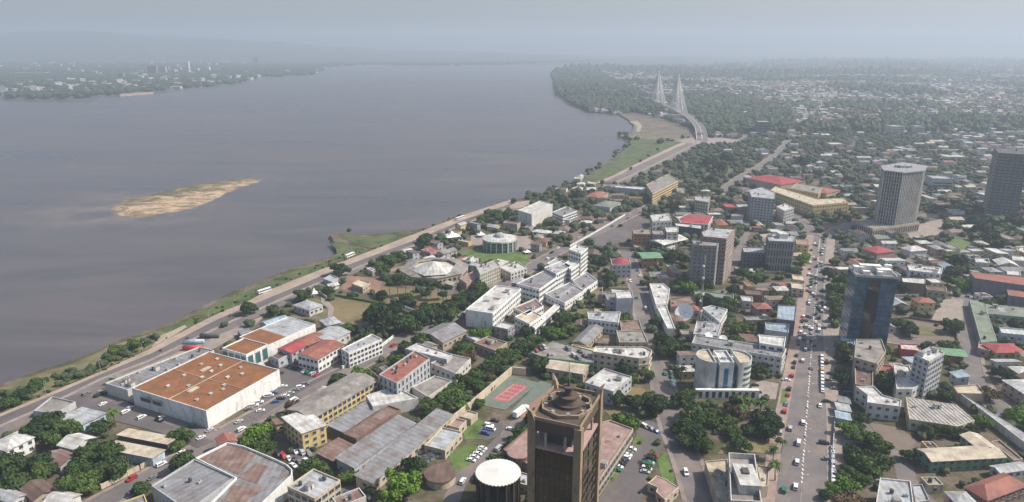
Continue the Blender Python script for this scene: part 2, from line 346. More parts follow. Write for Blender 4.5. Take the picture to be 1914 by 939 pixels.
def bld(label, pts, h=None, drop=None, name="building", cat="building", wall="white", rm="concrete", roof="flat", st=None, win="grid", sp=3.6, ww=1.5, wh=1.4,
        style="std", par=0.7, rise=None, clutter=0, lm=None, group=None, poly=False, skew=False, occ=True, zb=0.0, axis=None, flip=False, cap=60, hide=None, extra=None, ov=0.6, ledge=False):
    """pts: roof corners in the photograph (A, B nearest, C[, D]); height from storeys or from the visible drop of wall"""
    BN[0] += 1; rr = random.Random(1000 + BN[0])
    if h is None: h = from_drop(pts[1][0], pts[1][1], drop)
    ph = h + (par if roof == "flat" else 0)
    P = [G(x, y, ph) for x, y in pts]
    if poly or skew:
        if len(P) == 3: P.append(P[0] + P[2] - P[1])
        W2 = ccw([(p.x, p.y) for p in P]); ang = math.atan2(P[2].y - P[1].y, P[2].x - P[1].x) if skew or len(P) == 4 else 0.0
    else:
        A, B, C_ = P[0], P[1], P[2]
        u = (C_ - B).xy.normalized(); v = Vector((-u.y, u.x)); w = (C_ - B).xy.length; d = (A - B).xy.dot(v)
        if len(P) == 4: w = (w + (P[3] - A).xy.length) / 2
        ang = math.atan2(u.y, u.x); B2 = B.xy
        W2 = ccw([tuple(B2), tuple(B2 + u * w), tuple(B2 + u * w + v * d), tuple(B2 + v * d)])
    cx = sum(p[0] for p in W2) / len(W2); cy = sum(p[1] for p in W2) / len(W2)
    c, s = math.cos(-ang), math.sin(-ang)
    loc = [((p[0] - cx) * c - (p[1] - cy) * s, (p[0] - cx) * s + (p[1] - cy) * c) for p in W2]
    rt = root(name, label, cat, (cx, cy, 0), ang, group)
    if occ: occupy(W2, 1, 1.0)
    wm, rmat = M("wall_" + wall), M("roof_" + rm)
    xs = [p[0] for p in loc]; ys = [p[1] for p in loc]; a, bb = (max(xs) - min(xs)) / 2, (max(ys) - min(ys)) / 2
    if roof == "flat":
        b = MB(); inn = walls_flat(b, loc, h, par); b.build("wall", wm, rt)
        r = MB(); r.prism(inset(loc, .36), h - .3, h); r.build("roof", rmat, rt)
    else:
        b = MB(); b.prism(loc, 0, h, 0, top=False)
        if rise is None: rise = min(a, bb) * 0.36
        w_, r = gable_parts(a, bb, h, rise, ov, 0.15, axis or ('x' if a >= bb else 'y'), roof)
        b.add(w_.v, w_.f); b.build("wall", wm, rt)
        if flip: r.v = [(-x, -y, z) for x, y, z in r.v]
        r.build("roof", rmat, rt)
    if st is None: st = max(1, int(round(h / 3.4)))
    if ledge:
        b = MB()
        for q in range(1, st):
            z = zb + (h - zb) * q / st; o_ = inset(loc, -.3); i_ = inset(loc, .02); n = len(loc)
            for i in range(n):
                j = (i + 1) % n
                b.add([(*o_[i], z), (*o_[j], z), (*o_[j], z + .35), (*o_[i], z + .35), (*i_[i], z), (*i_[j], z), (*i_[j], z + .35), (*i_[i], z + .35)],
                      [(0, 1, 2, 3), (3, 2, 6, 7), (4, 5, 1, 0)])
        if b.v: b.build("ledge", wm, rt)
    put_windows(rt, loc, ang, h, st, win, sp, ww, wh, style, zb, cap, hide)
    if roof == "flat" and a * bb > 90 and h > 3 and name != "supermarket":
        ins_ = inset(loc, 2.5)
        for q in range(rr.randint(2, 4)):
            px_, py_ = rr.uniform(min(xs), max(xs)), rr.uniform(min(ys), max(ys)); sx, sy = rr.uniform(1, 4), rr.uniform(1, 4)
            if all(inside(px_ + u * sx, py_ + v * sy, ins_) for u in (-1, 1) for v in (-1, 1)):
                mb = MB(); mb.box(px_ - sx, px_ + sx, py_ - sy, py_ + sy, h - .1, h + .04 + .02 * q); mb.build("roof_patch", M(rr.choice(["roof_concrete", "roof_palegrey", "roof_oldrust", "roof_grey"])), rt)
        if not clutter and win is not None: clutter = 2
    if clutter: roof_clutter(rt, loc, h, clutter, rr, 0.01)
    if roof == "flat" and h > 2 and win:
        pass
    mx = sum(p[0] for p in pts) / len(pts); my = sum(p[1] for p in pts) / len(pts)
    if lm: landmark(lm, mx, my + 6)
    rt["h"] = h
    if extra: extra(rt, loc, h, a, bb)
    return rt, loc, h, ang
def panel(rt, x0, x1, y0, y1, z, th, m, name="roof_panel"):
    b = MB(); b.box(x0, x1, y0, y1, z, z + th); return b.build(name, M(m), rt)
# ---------------------------------------------------------------- land, water, hills
WATER_Z = -3.0
shore = [(-700, 905), (-300, 805), (-60, 738), (0, 722), (24, 713), (81, 693), (141, 673), (174, 659), (202, 645), (262, 625), (307, 610), (363, 580), (404, 560), (428, 549), (469, 535),
         (511, 516), (566, 496), (610, 485), (624, 477), (627, 469), (613, 455), (608, 446), (627, 438), (677, 441), (732, 438), (774, 433), (799, 427), (844, 408), (876, 401),
         (908, 389), (940, 378), (990, 372), (1031, 358), (1076, 337), (1107, 319), (1138, 301), (1159, 283), (1175, 272), (1175, 263), (1149, 257), (1157, 253), (1183, 251),
         (1183, 236), (1172, 226), (1149, 213), (1104, 211), (1070, 197), (1042, 179), (1034, 155), (1031, 142), (1042, 135), (1068, 130), (1150, 127.5), (1250, 125.5), (1320, 125), (1360, 122.5),
         (1460, 117), (1600, 112), (1800, 110), (2300, 108)]
land_pts = [G(x, y, WATER_Z).xy for x, y in shore]
# roughen the shoreline a little
rs = random.Random(3); sh2 = []
for a, b in zip(land_pts[:-1], land_pts[1:]):
    ln = (b - a).length; k = max(1, min(14, int(ln / 8)))
    for i in range(k):
        p = a + (b - a) * i / k; amp = 1.2 if p.y < 1200 else 6
        sh2.append((p.x + rs.uniform(-amp, amp), p.y + rs.uniform(-amp, amp)))
sh2.append(tuple(land_pts[-1]))
FAR = 16500.0
land_poly = sh2 + [(15000, land_pts[-1].y), (15000, 60), (sh2[0][0] * 1.0, 60)]
land_ccw = ccw(land_poly)
def build_land(name, poly, m, top=0.0, slope=5.0, bottom=-5.0):
    poly = ccw(poly); n = len(poly); b = MB(); inn = inset(poly, slope)
    import bmesh
    bm = bmesh.new()
    o = [bm.verts.new((p[0], p[1], bottom)) for p in poly]; i_ = [bm.verts.new((p[0], p[1], top)) for p in inn]
    for k in range(n):
        j = (k + 1) % n
        try: bm.faces.new((o[k], o[j], i_[j], i_[k]))
        except Exception: pass
    edges = [bm.edges.get((i_[k], i_[(k + 1) % n])) for k in range(n)]
    bmesh.ops.triangle_fill(bm, use_beauty=True, edges=[e for e in edges if e])
    bmesh.ops.recalc_face_normals(bm, faces=bm.faces)
    me = bpy.data.meshes.new(name); bm.to_mesh(me); bm.free(); me.materials.append(m)
    ob = obj(name, me); ob["kind"] = "structure"; return ob
def ground_material():
    m = bpy.data.materials.new("city_ground"); m.use_nodes = True; n = m.node_tree.nodes; l = m.node_tree.links; b = n["Principled BSDF"]
    b.inputs["Roughness"].default_value = 0.95; b.inputs["Specular IOR Level"].default_value = 0.1
    geo = n.new("ShaderNodeNewGeometry")
    def nz(s, det=4, r=0.6):
        t = n.new("ShaderNodeTexNoise"); t.inputs["Scale"].default_value = s; t.inputs["Detail"].default_value = det; t.inputs["Roughness"].default_value = r
        l.new(geo.outputs["Position"], t.inputs["Vector"]); return t.outputs[0]
    def ramp(v, stops):
        r = n.new("ShaderNodeValToRGB"); l.new(v, r.inputs[0]); e = r.color_ramp.elements
        e[0].position, e[0].color = stops[0][0], (*stops[0][1], 1); e[1].position, e[1].color = stops[-1][0], (*stops[-1][1], 1)
        for p_, c_ in stops[1:-1]:
            q = e.new(p_); q.color = (*c_, 1)
        return r.outputs[0]
    c1 = ramp(nz(0.035, 6, 0.7), [(0.30, (0.045, 0.06, 0.025)), (0.44, (0.085, 0.085, 0.045)), (0.52, (0.14, 0.115, 0.085)), (0.62, (0.19, 0.16, 0.135)), (0.75, (0.26, 0.215, 0.18))])
    c2 = ramp(nz(0.4, 5, 0.75), [(0.3, (0.6, 0.6, 0.6)), (0.5, (0.95, 0.95, 0.95)), (0.7, (1.25, 1.2, 1.15))])
    x = n.new("ShaderNodeMix"); x.data_type = 'RGBA'; x.blend_type = 'MULTIPLY'; x.inputs[0].default_value = 1; l.new(c1, x.inputs[6]); l.new(c2, x.inputs[7])
    # banks: more green near the water line
    sep = n.new("ShaderNodeSeparateXYZ"); l.new(geo.outputs["Position"], sep.inputs[0])
    mr = n.new("ShaderNodeMapRange"); l.new(sep.outputs["Z"], mr.inputs[0]); mr.inputs[1].default_value = -2.5; mr.inputs[2].default_value = -0.3; mr.inputs[3].default_value = 1; mr.inputs[4].default_value = 0
    x2 = n.new("ShaderNodeMix"); x2.data_type = 'RGBA'; l.new(mr.outputs[0], x2.inputs[0]); l.new(x.outputs[2], x2.inputs[6]); x2.inputs[7].default_value = (0.075, 0.095, 0.04, 1)
    l.new(x2.outputs[2], b.inputs["Base Color"]); return m
GM = ground_material()
build_land("ground", land_poly, GM)
# far bank of the river, on the other side
farshore = [(-900, 235), (-200, 196), (0, 185), (30, 186), (134, 186), (187, 180), (284, 174), (334, 167), (435, 159), (485, 146), (585, 140), (603, 134), (600, 128), (560, 127.5), (600, 126), (704, 121.5),
            (783, 123.5), (927, 122), (1010, 120), (1096, 118), (1250, 113), (1500, 108), (1900, 106), (2300, 105)]
fp = [G(x, y, WATER_Z).xy for x, y in farshore]
far_poly = [tuple(p) for p in fp] + [(15000, FAR), (-15000, FAR), (-15000, fp[0].y)]
def far_mat():
    return mat("far_ground", (0.07, 0.085, 0.045), var=0.5, scale=0.004, stain=(0.16, 0.15, 0.11), stain_amt=0.4, stain_scale=0.01, fine=0)
fg = build_land("terrain", far_poly, far_mat(), top=2.0, slope=20)
def water_mat():
    m = bpy.data.materials.new("river_water"); m.use_nodes = True; n = m.node_tree.nodes; l = m.node_tree.links; b = n["Principled BSDF"]
    b.inputs["Roughness"].default_value = 0.32; b.inputs["Specular IOR Level"].default_value = 0.5; b.inputs["IOR"].default_value = 1.33
    geo = n.new("ShaderNodeNewGeometry"); mp = n.new("ShaderNodeMapping"); mp.inputs["Scale"].default_value = (0.0016, 0.006, 1); mp.inputs["Rotation"].default_value = (0, 0, -0.5)
    l.new(geo.outputs["Position"], mp.inputs[0])
    t = n.new("ShaderNodeTexNoise"); t.inputs["Scale"].default_value = 1.6; t.inputs["Detail"].default_value = 6; t.inputs["Roughness"].default_value = 0.62; t.inputs["Distortion"].default_value = 0.8; l.new(mp.outputs[0], t.inputs["Vector"])
    r = n.new("ShaderNodeValToRGB"); l.new(t.outputs[0], r.inputs[0]); e = r.color_ramp.elements
    e[0].position = 0.3; e[0].color = (0.056, 0.052, 0.057, 1); e[1].position = 0.68; e[1].color = (0.135, 0.117, 0.115, 1)
    ssc = [G(205, 394, WATER_Z), G(300, 398, WATER_Z), G(478, 338, WATER_Z)]; last = r.outputs[0]
    tn = n.new("ShaderNodeTexNoise"); tn.inputs["Scale"].default_value = .02; tn.inputs["Detail"].default_value = 6; tn.inputs["Roughness"].default_value = .7; l.new(geo.outputs["Position"], tn.inputs["Vector"])
    for c_, rad, k_ in ((ssc[0], 130, .9), (ssc[1], 90, .6), (ssc[2], 90, .55)):      # silt stirred up round the sandbank
        vm = n.new("ShaderNodeVectorMath"); vm.operation = 'DISTANCE'; l.new(geo.outputs["Position"], vm.inputs[0]); vm.inputs[1].default_value = c_[:]
        mr = n.new("ShaderNodeMapRange"); l.new(vm.outputs["Value"], mr.inputs[0]); mr.inputs[1].default_value = rad; mr.inputs[2].default_value = 0; mr.inputs[3].default_value = 0; mr.inputs[4].default_value = k_
        mu = n.new("ShaderNodeMath"); mu.operation = 'MULTIPLY'; l.new(mr.outputs[0], mu.inputs[0]); m2 = n.new("ShaderNodeMapRange"); l.new(tn.outputs[0], m2.inputs[0]); m2.inputs[1].default_value = .45; m2.inputs[2].default_value = .62; l.new(m2.outputs[0], mu.inputs[1])
        x = n.new("ShaderNodeMix"); x.data_type = 'RGBA'; l.new(mu.outputs[0], x.inputs[0]); l.new(last, x.inputs[6]); x.inputs[7].default_value = (0.20, 0.16, 0.13, 1); last = x.outputs[2]
    l.new(last, b.inputs["Base Color"])
    rr_ = n.new("ShaderNodeMapRange"); l.new(t.outputs[0], rr_.inputs[0]); rr_.inputs[1].default_value = .3; rr_.inputs[2].default_value = .7; rr_.inputs[3].default_value = .24; rr_.inputs[4].default_value = .42
    l.new(rr_.outputs[0], b.inputs["Roughness"])
    t2 = n.new("ShaderNodeTexNoise"); t2.inputs["Scale"].default_value = 0.12; t2.inputs["Detail"].default_value = 5; t2.inputs["Roughness"].default_value = 0.65; l.new(geo.outputs["Position"], t2.inputs["Vector"])
    bp = n.new("ShaderNodeBump"); bp.inputs["Strength"].default_value = 0.35; bp.inputs["Distance"].default_value = 0.5; l.new(t2.outputs[0], bp.inputs["Height"]); l.new(bp.outputs[0], b.inputs["Normal"])
    return m
wv = [(-15000, 50), (15000, 50), (15000, FAR), (-15000, FAR)]
wo = obj("river_water", mesh("river_water", [(x, y, WATER_Z) for x, y in wv], [(0, 1, 2, 3)], water_mat())); wo["kind"] = "structure"
# hills beyond the far bank: one terrain sheet with a ridge line read off the skyline
sky_pts = [(-400, 66), (0, 67), (90, 64), (200, 62), (290, 66), (380, 72), (520, 79), (640, 88), (740, 94), (800, 95), (900, 96), (1010, 100), (1100, 104), (1250, 104), (1420, 110), (1700, 112), (2300, 112)]
def ridge_h(az_px, D):
    for (x1, y1), (x2, y2) in zip(sky_pts[:-1], sky_pts[1:]):
        if x1 <= az_px <= x2:
            t = (az_px - x1) / (x2 - x1); t = t * t * (3 - 2 * t); y = y1 + (y2 - y1) * t; break
    else: y = 85
    zc = D * cp
    return CAMZ + (88 - y) * D / F / 1.0
hv, hf = [], []
NXh, NYh = 150, 24
for j in range(NYh):
    for i in range(NXh):
        px = -350 + i * (2300 / (NXh - 1)); D = 7400 + j * (6000 / (NYh - 1)); t = j / (NYh - 1)
        dx = (px - CX) / F
        zc = D
        X = dx * D; Dr = D
        env = math.sin(min(1.0, t / 0.75) * math.pi / 2) ** 2 * (1.0 if t < .78 else 1 - (t - .78) * 1.5)
        hh = max(0.0, ridge_h(px, 11900)) * env
        nn = mnoise.fractal(Vector((X * .0006, D * .0006, 3.1)), 1.0, 2.0, 5) * 34 * (env + .08) * (1 if px < 800 else .3)
        hv.append((X, Dr, max(-4.0, 3 + hh + nn) if j > 0 else -4.0))
for j in range(NYh - 1):
    for i in range(NXh - 1):
        a = j * NXh + i; hf.append((a, a + 1, a + NXh + 1, a + NXh))
ho = obj("hills", mesh("hills", hv, hf, mat("hill_green", (0.06, 0.08, 0.045), var=0.4, scale=0.0018, stain=(0.13, 0.11, 0.07), stain_amt=0.3, stain_scale=0.004, fine=0), smooth=True)); ho["kind"] = "structure"
# sandbank in the river
isl = [(192, 388), (200, 384), (230, 374), (290, 362), (345, 348), (399, 341), (440, 335), (480, 333), (492, 335), (486, 340), (453, 350), (426, 361), (399, 374), (372, 385), (331, 395), (290, 402), (263, 408), (225, 404), (205, 396)]
ip = ccw([tuple(G(x, y, WATER_Z).xy) for x, y in isl]); ipd = []
for k in range(len(ip)):
    a, b = Vector(ip[k]), Vector(ip[(k + 1) % len(ip)]); q = max(1, int((b - a).length / 9))
    for i in range(q):
        p = a + (b - a) * i / q; ipd.append((p.x + rs.uniform(-3, 3), p.y + rs.uniform(-3, 3)))
def isl_mat():
    m = bpy.data.materials.new("sandbar"); m.use_nodes = True; n = m.node_tree.nodes; l = m.node_tree.links; b = n["Principled BSDF"]; b.inputs["Roughness"].default_value = .95
    geo = n.new("ShaderNodeNewGeometry"); mp = n.new("ShaderNodeMapping"); mp.inputs["Rotation"].default_value = (0, 0, -.35); mp.inputs["Scale"].default_value = (.7, 1.0, 1); l.new(geo.outputs["Position"], mp.inputs[0])
    def nz(sc, d): t = n.new("ShaderNodeTexNoise"); t.inputs["Scale"].default_value = sc; t.inputs["Detail"].default_value = 7; t.inputs["Roughness"].default_value = .75; t.inputs["Distortion"].default_value = d; l.new(mp.outputs[0], t.inputs["Vector"]); return t.outputs[0]
    pa, pb = G(205, 392, WATER_Z), G(486, 338, WATER_Z); dr = (pb - pa).normalized(); nn_ = Vector((dr.y, -dr.x, 0)); dt = n.new("ShaderNodeVectorMath"); dt.operation = 'DOT_PRODUCT'; l.new(geo.outputs["Position"], dt.inputs[0]); dt.inputs[1].default_value = nn_[:]
    g0 = nn_.dot(pa); g1 = n.new("ShaderNodeMapRange"); l.new(dt.outputs["Value"], g1.inputs[0]); g1.inputs[1].default_value = g0 - 55; g1.inputs[2].default_value = g0 + 35; g1.inputs[3].default_value = -.12; g1.inputs[4].default_value = .06
    ag = n.new("ShaderNodeMath"); ag.operation = 'ADD'; l.new(nz(.055, .8), ag.inputs[0]); l.new(g1.outputs[0], ag.inputs[1])
    r = n.new("ShaderNodeValToRGB"); l.new(ag.outputs[0], r.inputs[0]); e = r.color_ramp.elements
    e[0].position = .40; e[0].color = (0.085, 0.08, 0.04, 1); e[1].position = .60; e[1].color = (0.46, 0.33, 0.225, 1); q = e.new(.52); q.color = (0.24, 0.18, 0.105, 1)
    sep = n.new("ShaderNodeSeparateXYZ"); l.new(geo.outputs["Position"], sep.inputs[0]); mr = n.new("ShaderNodeMapRange"); l.new(sep.outputs["Z"], mr.inputs[0]); mr.inputs[1].default_value = WATER_Z - .05; mr.inputs[2].default_value = WATER_Z + .35
    x = n.new("ShaderNodeMix"); x.data_type = 'RGBA'; l.new(mr.outputs[0], x.inputs[0]); x.inputs[6].default_value = (0.13, 0.115, 0.11, 1); l.new(r.outputs[0], x.inputs[7]); l.new(x.outputs[2], b.inputs["Base Color"]); return m
import bmesh
xs_ = [p[0] for p in ip]; ys_ = [p[1] for p in ip]; x0, x1, y0, y1 = min(xs_) - 40, max(xs_) + 40, min(ys_) - 40, max(ys_) + 40
stp = 3.0; nx_, ny_ = int((x1 - x0) / stp), int((y1 - y0) / stp); vs, fs = [], []
seg = [(Vector(ip[k]), Vector(ip[(k + 1) % len(ip)])) for k in range(len(ip))]
for j in range(ny_ + 1):
    for i in range(nx_ + 1):
        x, y = x0 + i * stp, y0 + j * stp; P_ = Vector((x, y)); dm = 1e9
        for A_, B_ in seg:
            e = B_ - A_; t = max(0, min(1, (P_ - A_).dot(e) / e.length_squared)); dm = min(dm, (P_ - A_ - e * t).length)
        sd = dm if inside(x, y, ip) else -dm; u = (x - x0) / (x1 - x0)
        n1 = mnoise.fractal(Vector((x * .022, y * .035, 2.0)), 1.0, 2.0, 5)
        z = max(-1.2, min(1.1, sd / 14.0)) + n1 * .55 - max(0, .42 - u) * 1.5 - max(0, u - .86) * 2.5
        vs.append((x, y, WATER_Z + z))
for j in range(ny_):
    for i in range(nx_):
        k = j * (nx_ + 1) + i; q = (k, k + 1, k + nx_ + 2, k + nx_ + 1)
        if max(vs[m_][2] for m_ in q) > WATER_Z - .3: fs.append(q)
me = mesh("sandbank", vs, fs, isl_mat(), smooth=True)
io = obj("sandbank", me); io["kind"] = "structure"
# small silted patches around the sandbank, in the water
def slab(name, poly, m, z, th=0.0, kind="structure", occ=None, depth=0.3):
    poly = ccw(poly); b = MB(); b.prism([(p[0], p[1]) for p in poly], z - depth, z); o = b.build(name, m); o["kind"] = kind
    if occ is not None: occupy(poly, occ)
    return o
ZL = [0.02]
def patch(name, pts, m, occ=2, kind="structure"):
    ZL[0] += 0.004
    return slab(name, [tuple(G(x, y).xy) for x, y in pts], M(m), ZL[0], occ=occ, kind=kind, depth=0.15)
for pl in () if True else ([(165, 396), (185, 392), (200, 396), (190, 402), (170, 401)], [(215, 408), (232, 406), (240, 411), (222, 413)], [(238, 421), (250, 419), (252, 430), (243, 432)]):
    b = MB(); pp = ccw([tuple(G(x, y, WATER_Z).xy) for x, y in pl]); b.prism(pp, WATER_Z - .5, WATER_Z + .04); o = b.build("mud_bank", mat("mud", (0.19, 0.165, 0.15), var=.3, scale=.05)); o["kind"] = "structure"
# mark water in the raster: anything left of / beyond the shoreline
gx, gy = np.meshgrid(OX + (np.arange(NX) + .5) * CS, OY + (np.arange(NY) + .5) * CS, indexing='ij'); insd = np.zeros(gx.shape, bool)
for i in range(len(land_ccw)):
    (x1, y1), (x2, y2) = land_ccw[i], land_ccw[(i + 1) % len(land_ccw)]
    if y1 == y2: continue
    insd ^= ((y1 > gy) != (y2 > gy)) & (gx < (x2 - x1) * (gy - y1) / (y2 - y1) + x1)
OCC[~insd] = 3
# far-side raster helper
def on_land(x, y, poly):
    return inside(x, y, poly)
# ---------------------------------------------------------------- strips between two edge lines
def resample(pts, xs): return [np.interp(x, [p[0] for p in pts], [p[1] for p in pts]) for x in xs]
def strip(name, e0, e1, m, z, occ=1, kind="structure", depth=0.3):
    """e0/e1: edge polylines of photo pixels; one continuous ribbon"""
    p0 = [G(x, y).xy for x, y in e0]; p1 = [G(x, y).xy for x, y in e1]
    poly = [tuple(p) for p in p0] + [tuple(p) for p in reversed(p1)]
    if occ is not None: occupy(poly, occ)
    def rs_(P, n=40):
        d = [0]
        for a, b in zip(P[:-1], P[1:]): d.append(d[-1] + (b - a).length)
        out = []
        for k in range(n + 1):
            t = d[-1] * k / n; i = max(i for i in range(len(d)) if d[i] <= t + 1e-6); i = min(i, len(P) - 2)
            out.append(P[i] + (P[i + 1] - P[i]) * ((t - d[i]) / max(1e-6, d[i + 1] - d[i])))
        return out
    a, b = rs_(p0), rs_(p1); n = len(a)
    vs = [(p.x, p.y, z) for p in a] + [(p.x, p.y, z) for p in b] + [(p.x, p.y, z - depth) for p in a] + [(p.x, p.y, z - depth) for p in b]
    fs = []
    for i in range(n - 1):
        fs += [(i, i + 1, n + i + 1, n + i), (i, 2 * n + i, 2 * n + i + 1, i + 1), (n + i, n + i + 1, 3 * n + i + 1, 3 * n + i)]
    o = obj(name, mesh(name, vs, fs, m)); o["kind"] = kind
    bm = bmesh.new(); bm.from_mesh(o.data); bmesh.ops.recalc_face_normals(bm, faces=bm.faces)
    up = sum(f.normal.z for f in bm.faces)
    if up < 0: bmesh.ops.reverse_faces(bm, faces=bm.faces)
    bm.to_mesh(o.data); bm.free(); return o
ROADS = []; WALKS = []
def smooth_line(pts, n=6):
    out = []
    for i in range(len(pts) - 1):
        p0 = pts[max(0, i - 1)]; p1 = pts[i]; p2 = pts[i + 1]; p3 = pts[min(len(pts) - 1, i + 2)]
        for k in range(n):
            t = k / n
            out.append(p1 * (1 - t) + p2 * t if len(pts) == 2 else 0.5 * ((2 * p1) + (p2 - p0) * t + (2 * p0 - 5 * p1 + 4 * p2 - p3) * t * t + (3 * p1 - p0 - 3 * p2 + p3) * t ** 3))
    out.append(pts[-1]); return out
def offset_line(L, d):
    out = []
    for i, p in enumerate(L):
        t = (L[min(i + 1, len(L) - 1)] - L[max(0, i - 1)]).normalized(); out.append(p + Vector((-t.y, t.x)) * d)
    return out
def ribbon(name, L, d0, d1, m, z, occ=1, depth=0.25, kind="structure"):
    a, b = offset_line(L, d0), offset_line(L, d1); n = len(a); bb = MB()
    vs = [(p.x, p.y, z) for p in a] + [(p.x, p.y, z) for p in b] + [(p.x, p.y, z - depth) for p in a] + [(p.x, p.y, z - depth) for p in b]; fs = []
    for i in range(n - 1):
        fs += [(i, n + i, n + i + 1, i + 1), (2 * n + i, i, i + 1, 2 * n + i + 1), (n + i, 3 * n + i, 3 * n + i + 1, n + i + 1)]
        if occ is not None: occupy([tuple(a[i]), tuple(a[i + 1]), tuple(b[i + 1]), tuple(b[i])], occ)
    fs += [(0, 2 * n, 3 * n, n), (n - 1, 2 * n - 1, 4 * n - 1, 3 * n - 1)]
    o = obj(name, mesh(name, vs, fs, m))
    if sum(p.normal.z for p in o.data.polygons) < 0:
        o.data.flip_normals()
    if kind: o["kind"] = kind
    return o
def road(name, pts, w, m="dusty_asphalt", walk=2.0, z=None, dash=False, kind="structure"):
    ZL[0] += 0.004; zz = ZL[0] if z is None else z
    L = smooth_line([G(x, y).xy for x, y in pts]); D_ = []
    for a_, b_ in zip(L[:-1], L[1:]):
        k_ = max(1, int((b_ - a_).length / 4)); D_ += [a_ + (b_ - a_) * q / k_ for q in range(k_)]
    ROADS.append((name, D_, w))
    ribbon(name, L, -w / 2, w / 2, M(m), zz)
    if walk: WALKS.append((len(ROADS) - 1, L, w, walk, zz))
    if dash:
        b = MB(); acc = 0
        for i in range(len(L) - 1):
            e = L[i + 1] - L[i]; ln = e.length
            if ln < .1: continue
            u = e / ln; v = Vector((-u.y, u.x)); t = 0
            while t + 3 < ln:
                if dash == 'solid' or (acc // 3) % 3 == 0:
                    a = L[i] + u * t; c = L[i] + u * (t + 3)
                    b.add([(*(a - v * .12), zz + .006), (*(c - v * .12), zz + .006), (*(c + v * .12), zz + .006), (*(a + v * .12), zz + .006)], [(0, 1, 2, 3)])
                t += 3; acc += 3
        if b.v: o = b.build("road_markings", M("whitepaint")); o["kind"] = "structure"
    return L

def near_other_road(p, me):
    for i, (nm, L, w) in enumerate(ROADS):
        if i == me: continue
        for q in L:
            if (q - p).length < w / 2 + 1.5: return True
    return False
def finish_walks():
    for k, L, w, walk, zz in WALKS:
        for s in (-1, 1):
            a, b = offset_line(L, s * w / 2), offset_line(L, s * (w / 2 + walk)); bb = MB()
            for i in range(len(a) - 1):
                mid = (a[i] + b[i + 1]) / 2; n = max(1, int((a[i + 1] - a[i]).length / 6))
                for q in range(n):
                    A0 = a[i] + (a[i + 1] - a[i]) * q / n; A1 = a[i] + (a[i + 1] - a[i]) * (q + 1) / n; B0 = b[i] + (b[i + 1] - b[i]) * q / n; B1 = b[i] + (b[i + 1] - b[i]) * (q + 1) / n
                    if near_other_road((A0 + B1) / 2, k): continue
                    pl = ccw([tuple(A0), tuple(A1), tuple(B1), tuple(B0)]); bb.prism(pl, zz - .05, zz + .12); occupy(pl, 1)
            if bb.v: o = bb.build("sidewalk", M("sidewalk")); o["kind"] = "structure"
# ---------------------------------------------------------------- roads
S0 = [(-250, 880), (-60, 800), (0, 774), (100, 732), (202, 689), (283, 651), (404, 587), (450, 570), (505, 542), (566, 517), (616, 498), (657, 483), (776, 437), (870, 401), (960, 372)]
S1 = [(-250, 888), (-60, 804), (0, 779), (100, 738), (202, 694), (283, 661), (404, 598), (450, 579), (505, 556), (566, 531), (616, 509), (657, 493), (776, 449), (870, 410), (960, 379)]
S2 = [(-250, 906), (-60, 820), (0, 795), (100, 751), (186, 708), (283, 671), (404, 612), (450, 591), (505, 567), (566, 540), (616, 519), (657, 503), (776, 456), (870, 416), (960, 384)]
S2b = [(x, y + 4) for x, y in S2]
S3 = [(-250, 935), (-60, 842), (0, 815), (100, 768), (186, 728), (283, 688), (404, 630), (450, 607), (505, 582), (566, 553), (616, 530), (657, 513), (776, 464), (870, 421), (960, 388)]
strip("promenade", S0, S1, M("sand_path"), 0.10)
strip("waterfront_road", S1, S2, M("asphalt"), 0.02)
strip("waterfront_road", S2b, S3, M("dusty_asphalt"), 0.02)
strip("road_divider", S2, S2b, M("pavement"), 0.16)
LINE_WF = [G(x, (a[1] + b[1]) / 2).xy for (x, y), a, b in zip(S1, S1, S2)]
# upper waterfront road to the bridge junction
E0 = [(1128, 341), (1150, 331), (1200, 306), (1250, 283), (1288, 266)]
E1 = [(1140, 344), (1165, 334), (1212, 312), (1262, 287), (1300, 268)]
E1b = [(1143, 346), (1170, 334.5), (1216, 313), (1266, 288), (1304, 268)]
E2 = [(1160, 347), (1184, 337), (1227, 315), (1274, 291), (1312, 270)]
strip("promenade", [(1108, 345), (1140, 330), (1190, 305), (1240, 281), (1278, 265)], E0, M("sand_path"), 0.10)
strip("waterfront_road", E0, E1, M("dusty_asphalt"), 0.02); strip("road_divider", E1, E1b, M("pavement"), 0.16); strip("waterfront_road", E1b, E2, M("dusty_asphalt"), 0.02)
# long silted quay beyond the waterfront
patch("beach", [(952, 386), (965, 378), (1000, 374), (1012, 378), (985, 386), (962, 391)], "sand_path", 1)
AV_L = [(1432, 1010), (1448, 939), (1458, 860), (1468, 800), (1483, 720), (1495, 650), (1505, 590), (1513, 530), (1518, 470), (1521, 440)]
AV_R = [(1545, 1010), (1545, 939), (1545, 860), (1545, 800), (1541, 720), (1539, 650), (1538, 590), (1539, 530), (1542, 480), (1546, 445)]
strip("avenue", AV_L, AV_R, M("dusty_asphalt"), 0.024)
strip("sidewalk", [(x - (y - 88) * .030 - 4, y) for x, y in AV_L], AV_L, M("pinkwalk"), 0.14)
strip("sidewalk", AV_R, [(x + (y - 88) * .034 + 3, y) for x, y in AV_R], M("pavement"), 0.14)
md = [((a[0] * .5 + b[0] * .5), a[1]) for a, b in zip(AV_L, AV_R)]
strip("median", [(x - .75, y) for x, y in md], [(x + .75, y) for x, y in md], M("pavement"), 0.15)
mk = MB(); Lk = [G(x, y).xy for x, y in md]; rk = random.Random(4)
for p, q in zip(Lk[:-1], Lk[1:]):
    ln = (q - p).length; u = (q - p) / ln; t = 0
    while t + 2 < ln:
        c_ = p + u * (t + 1)
        if rk.random() < .75: mk.box(c_.x - .28, c_.x + .28, c_.y - .8, c_.y + .8, .15, .17 + rk.uniform(0, .5) * (rk.random() < .3))
        t += 3.4
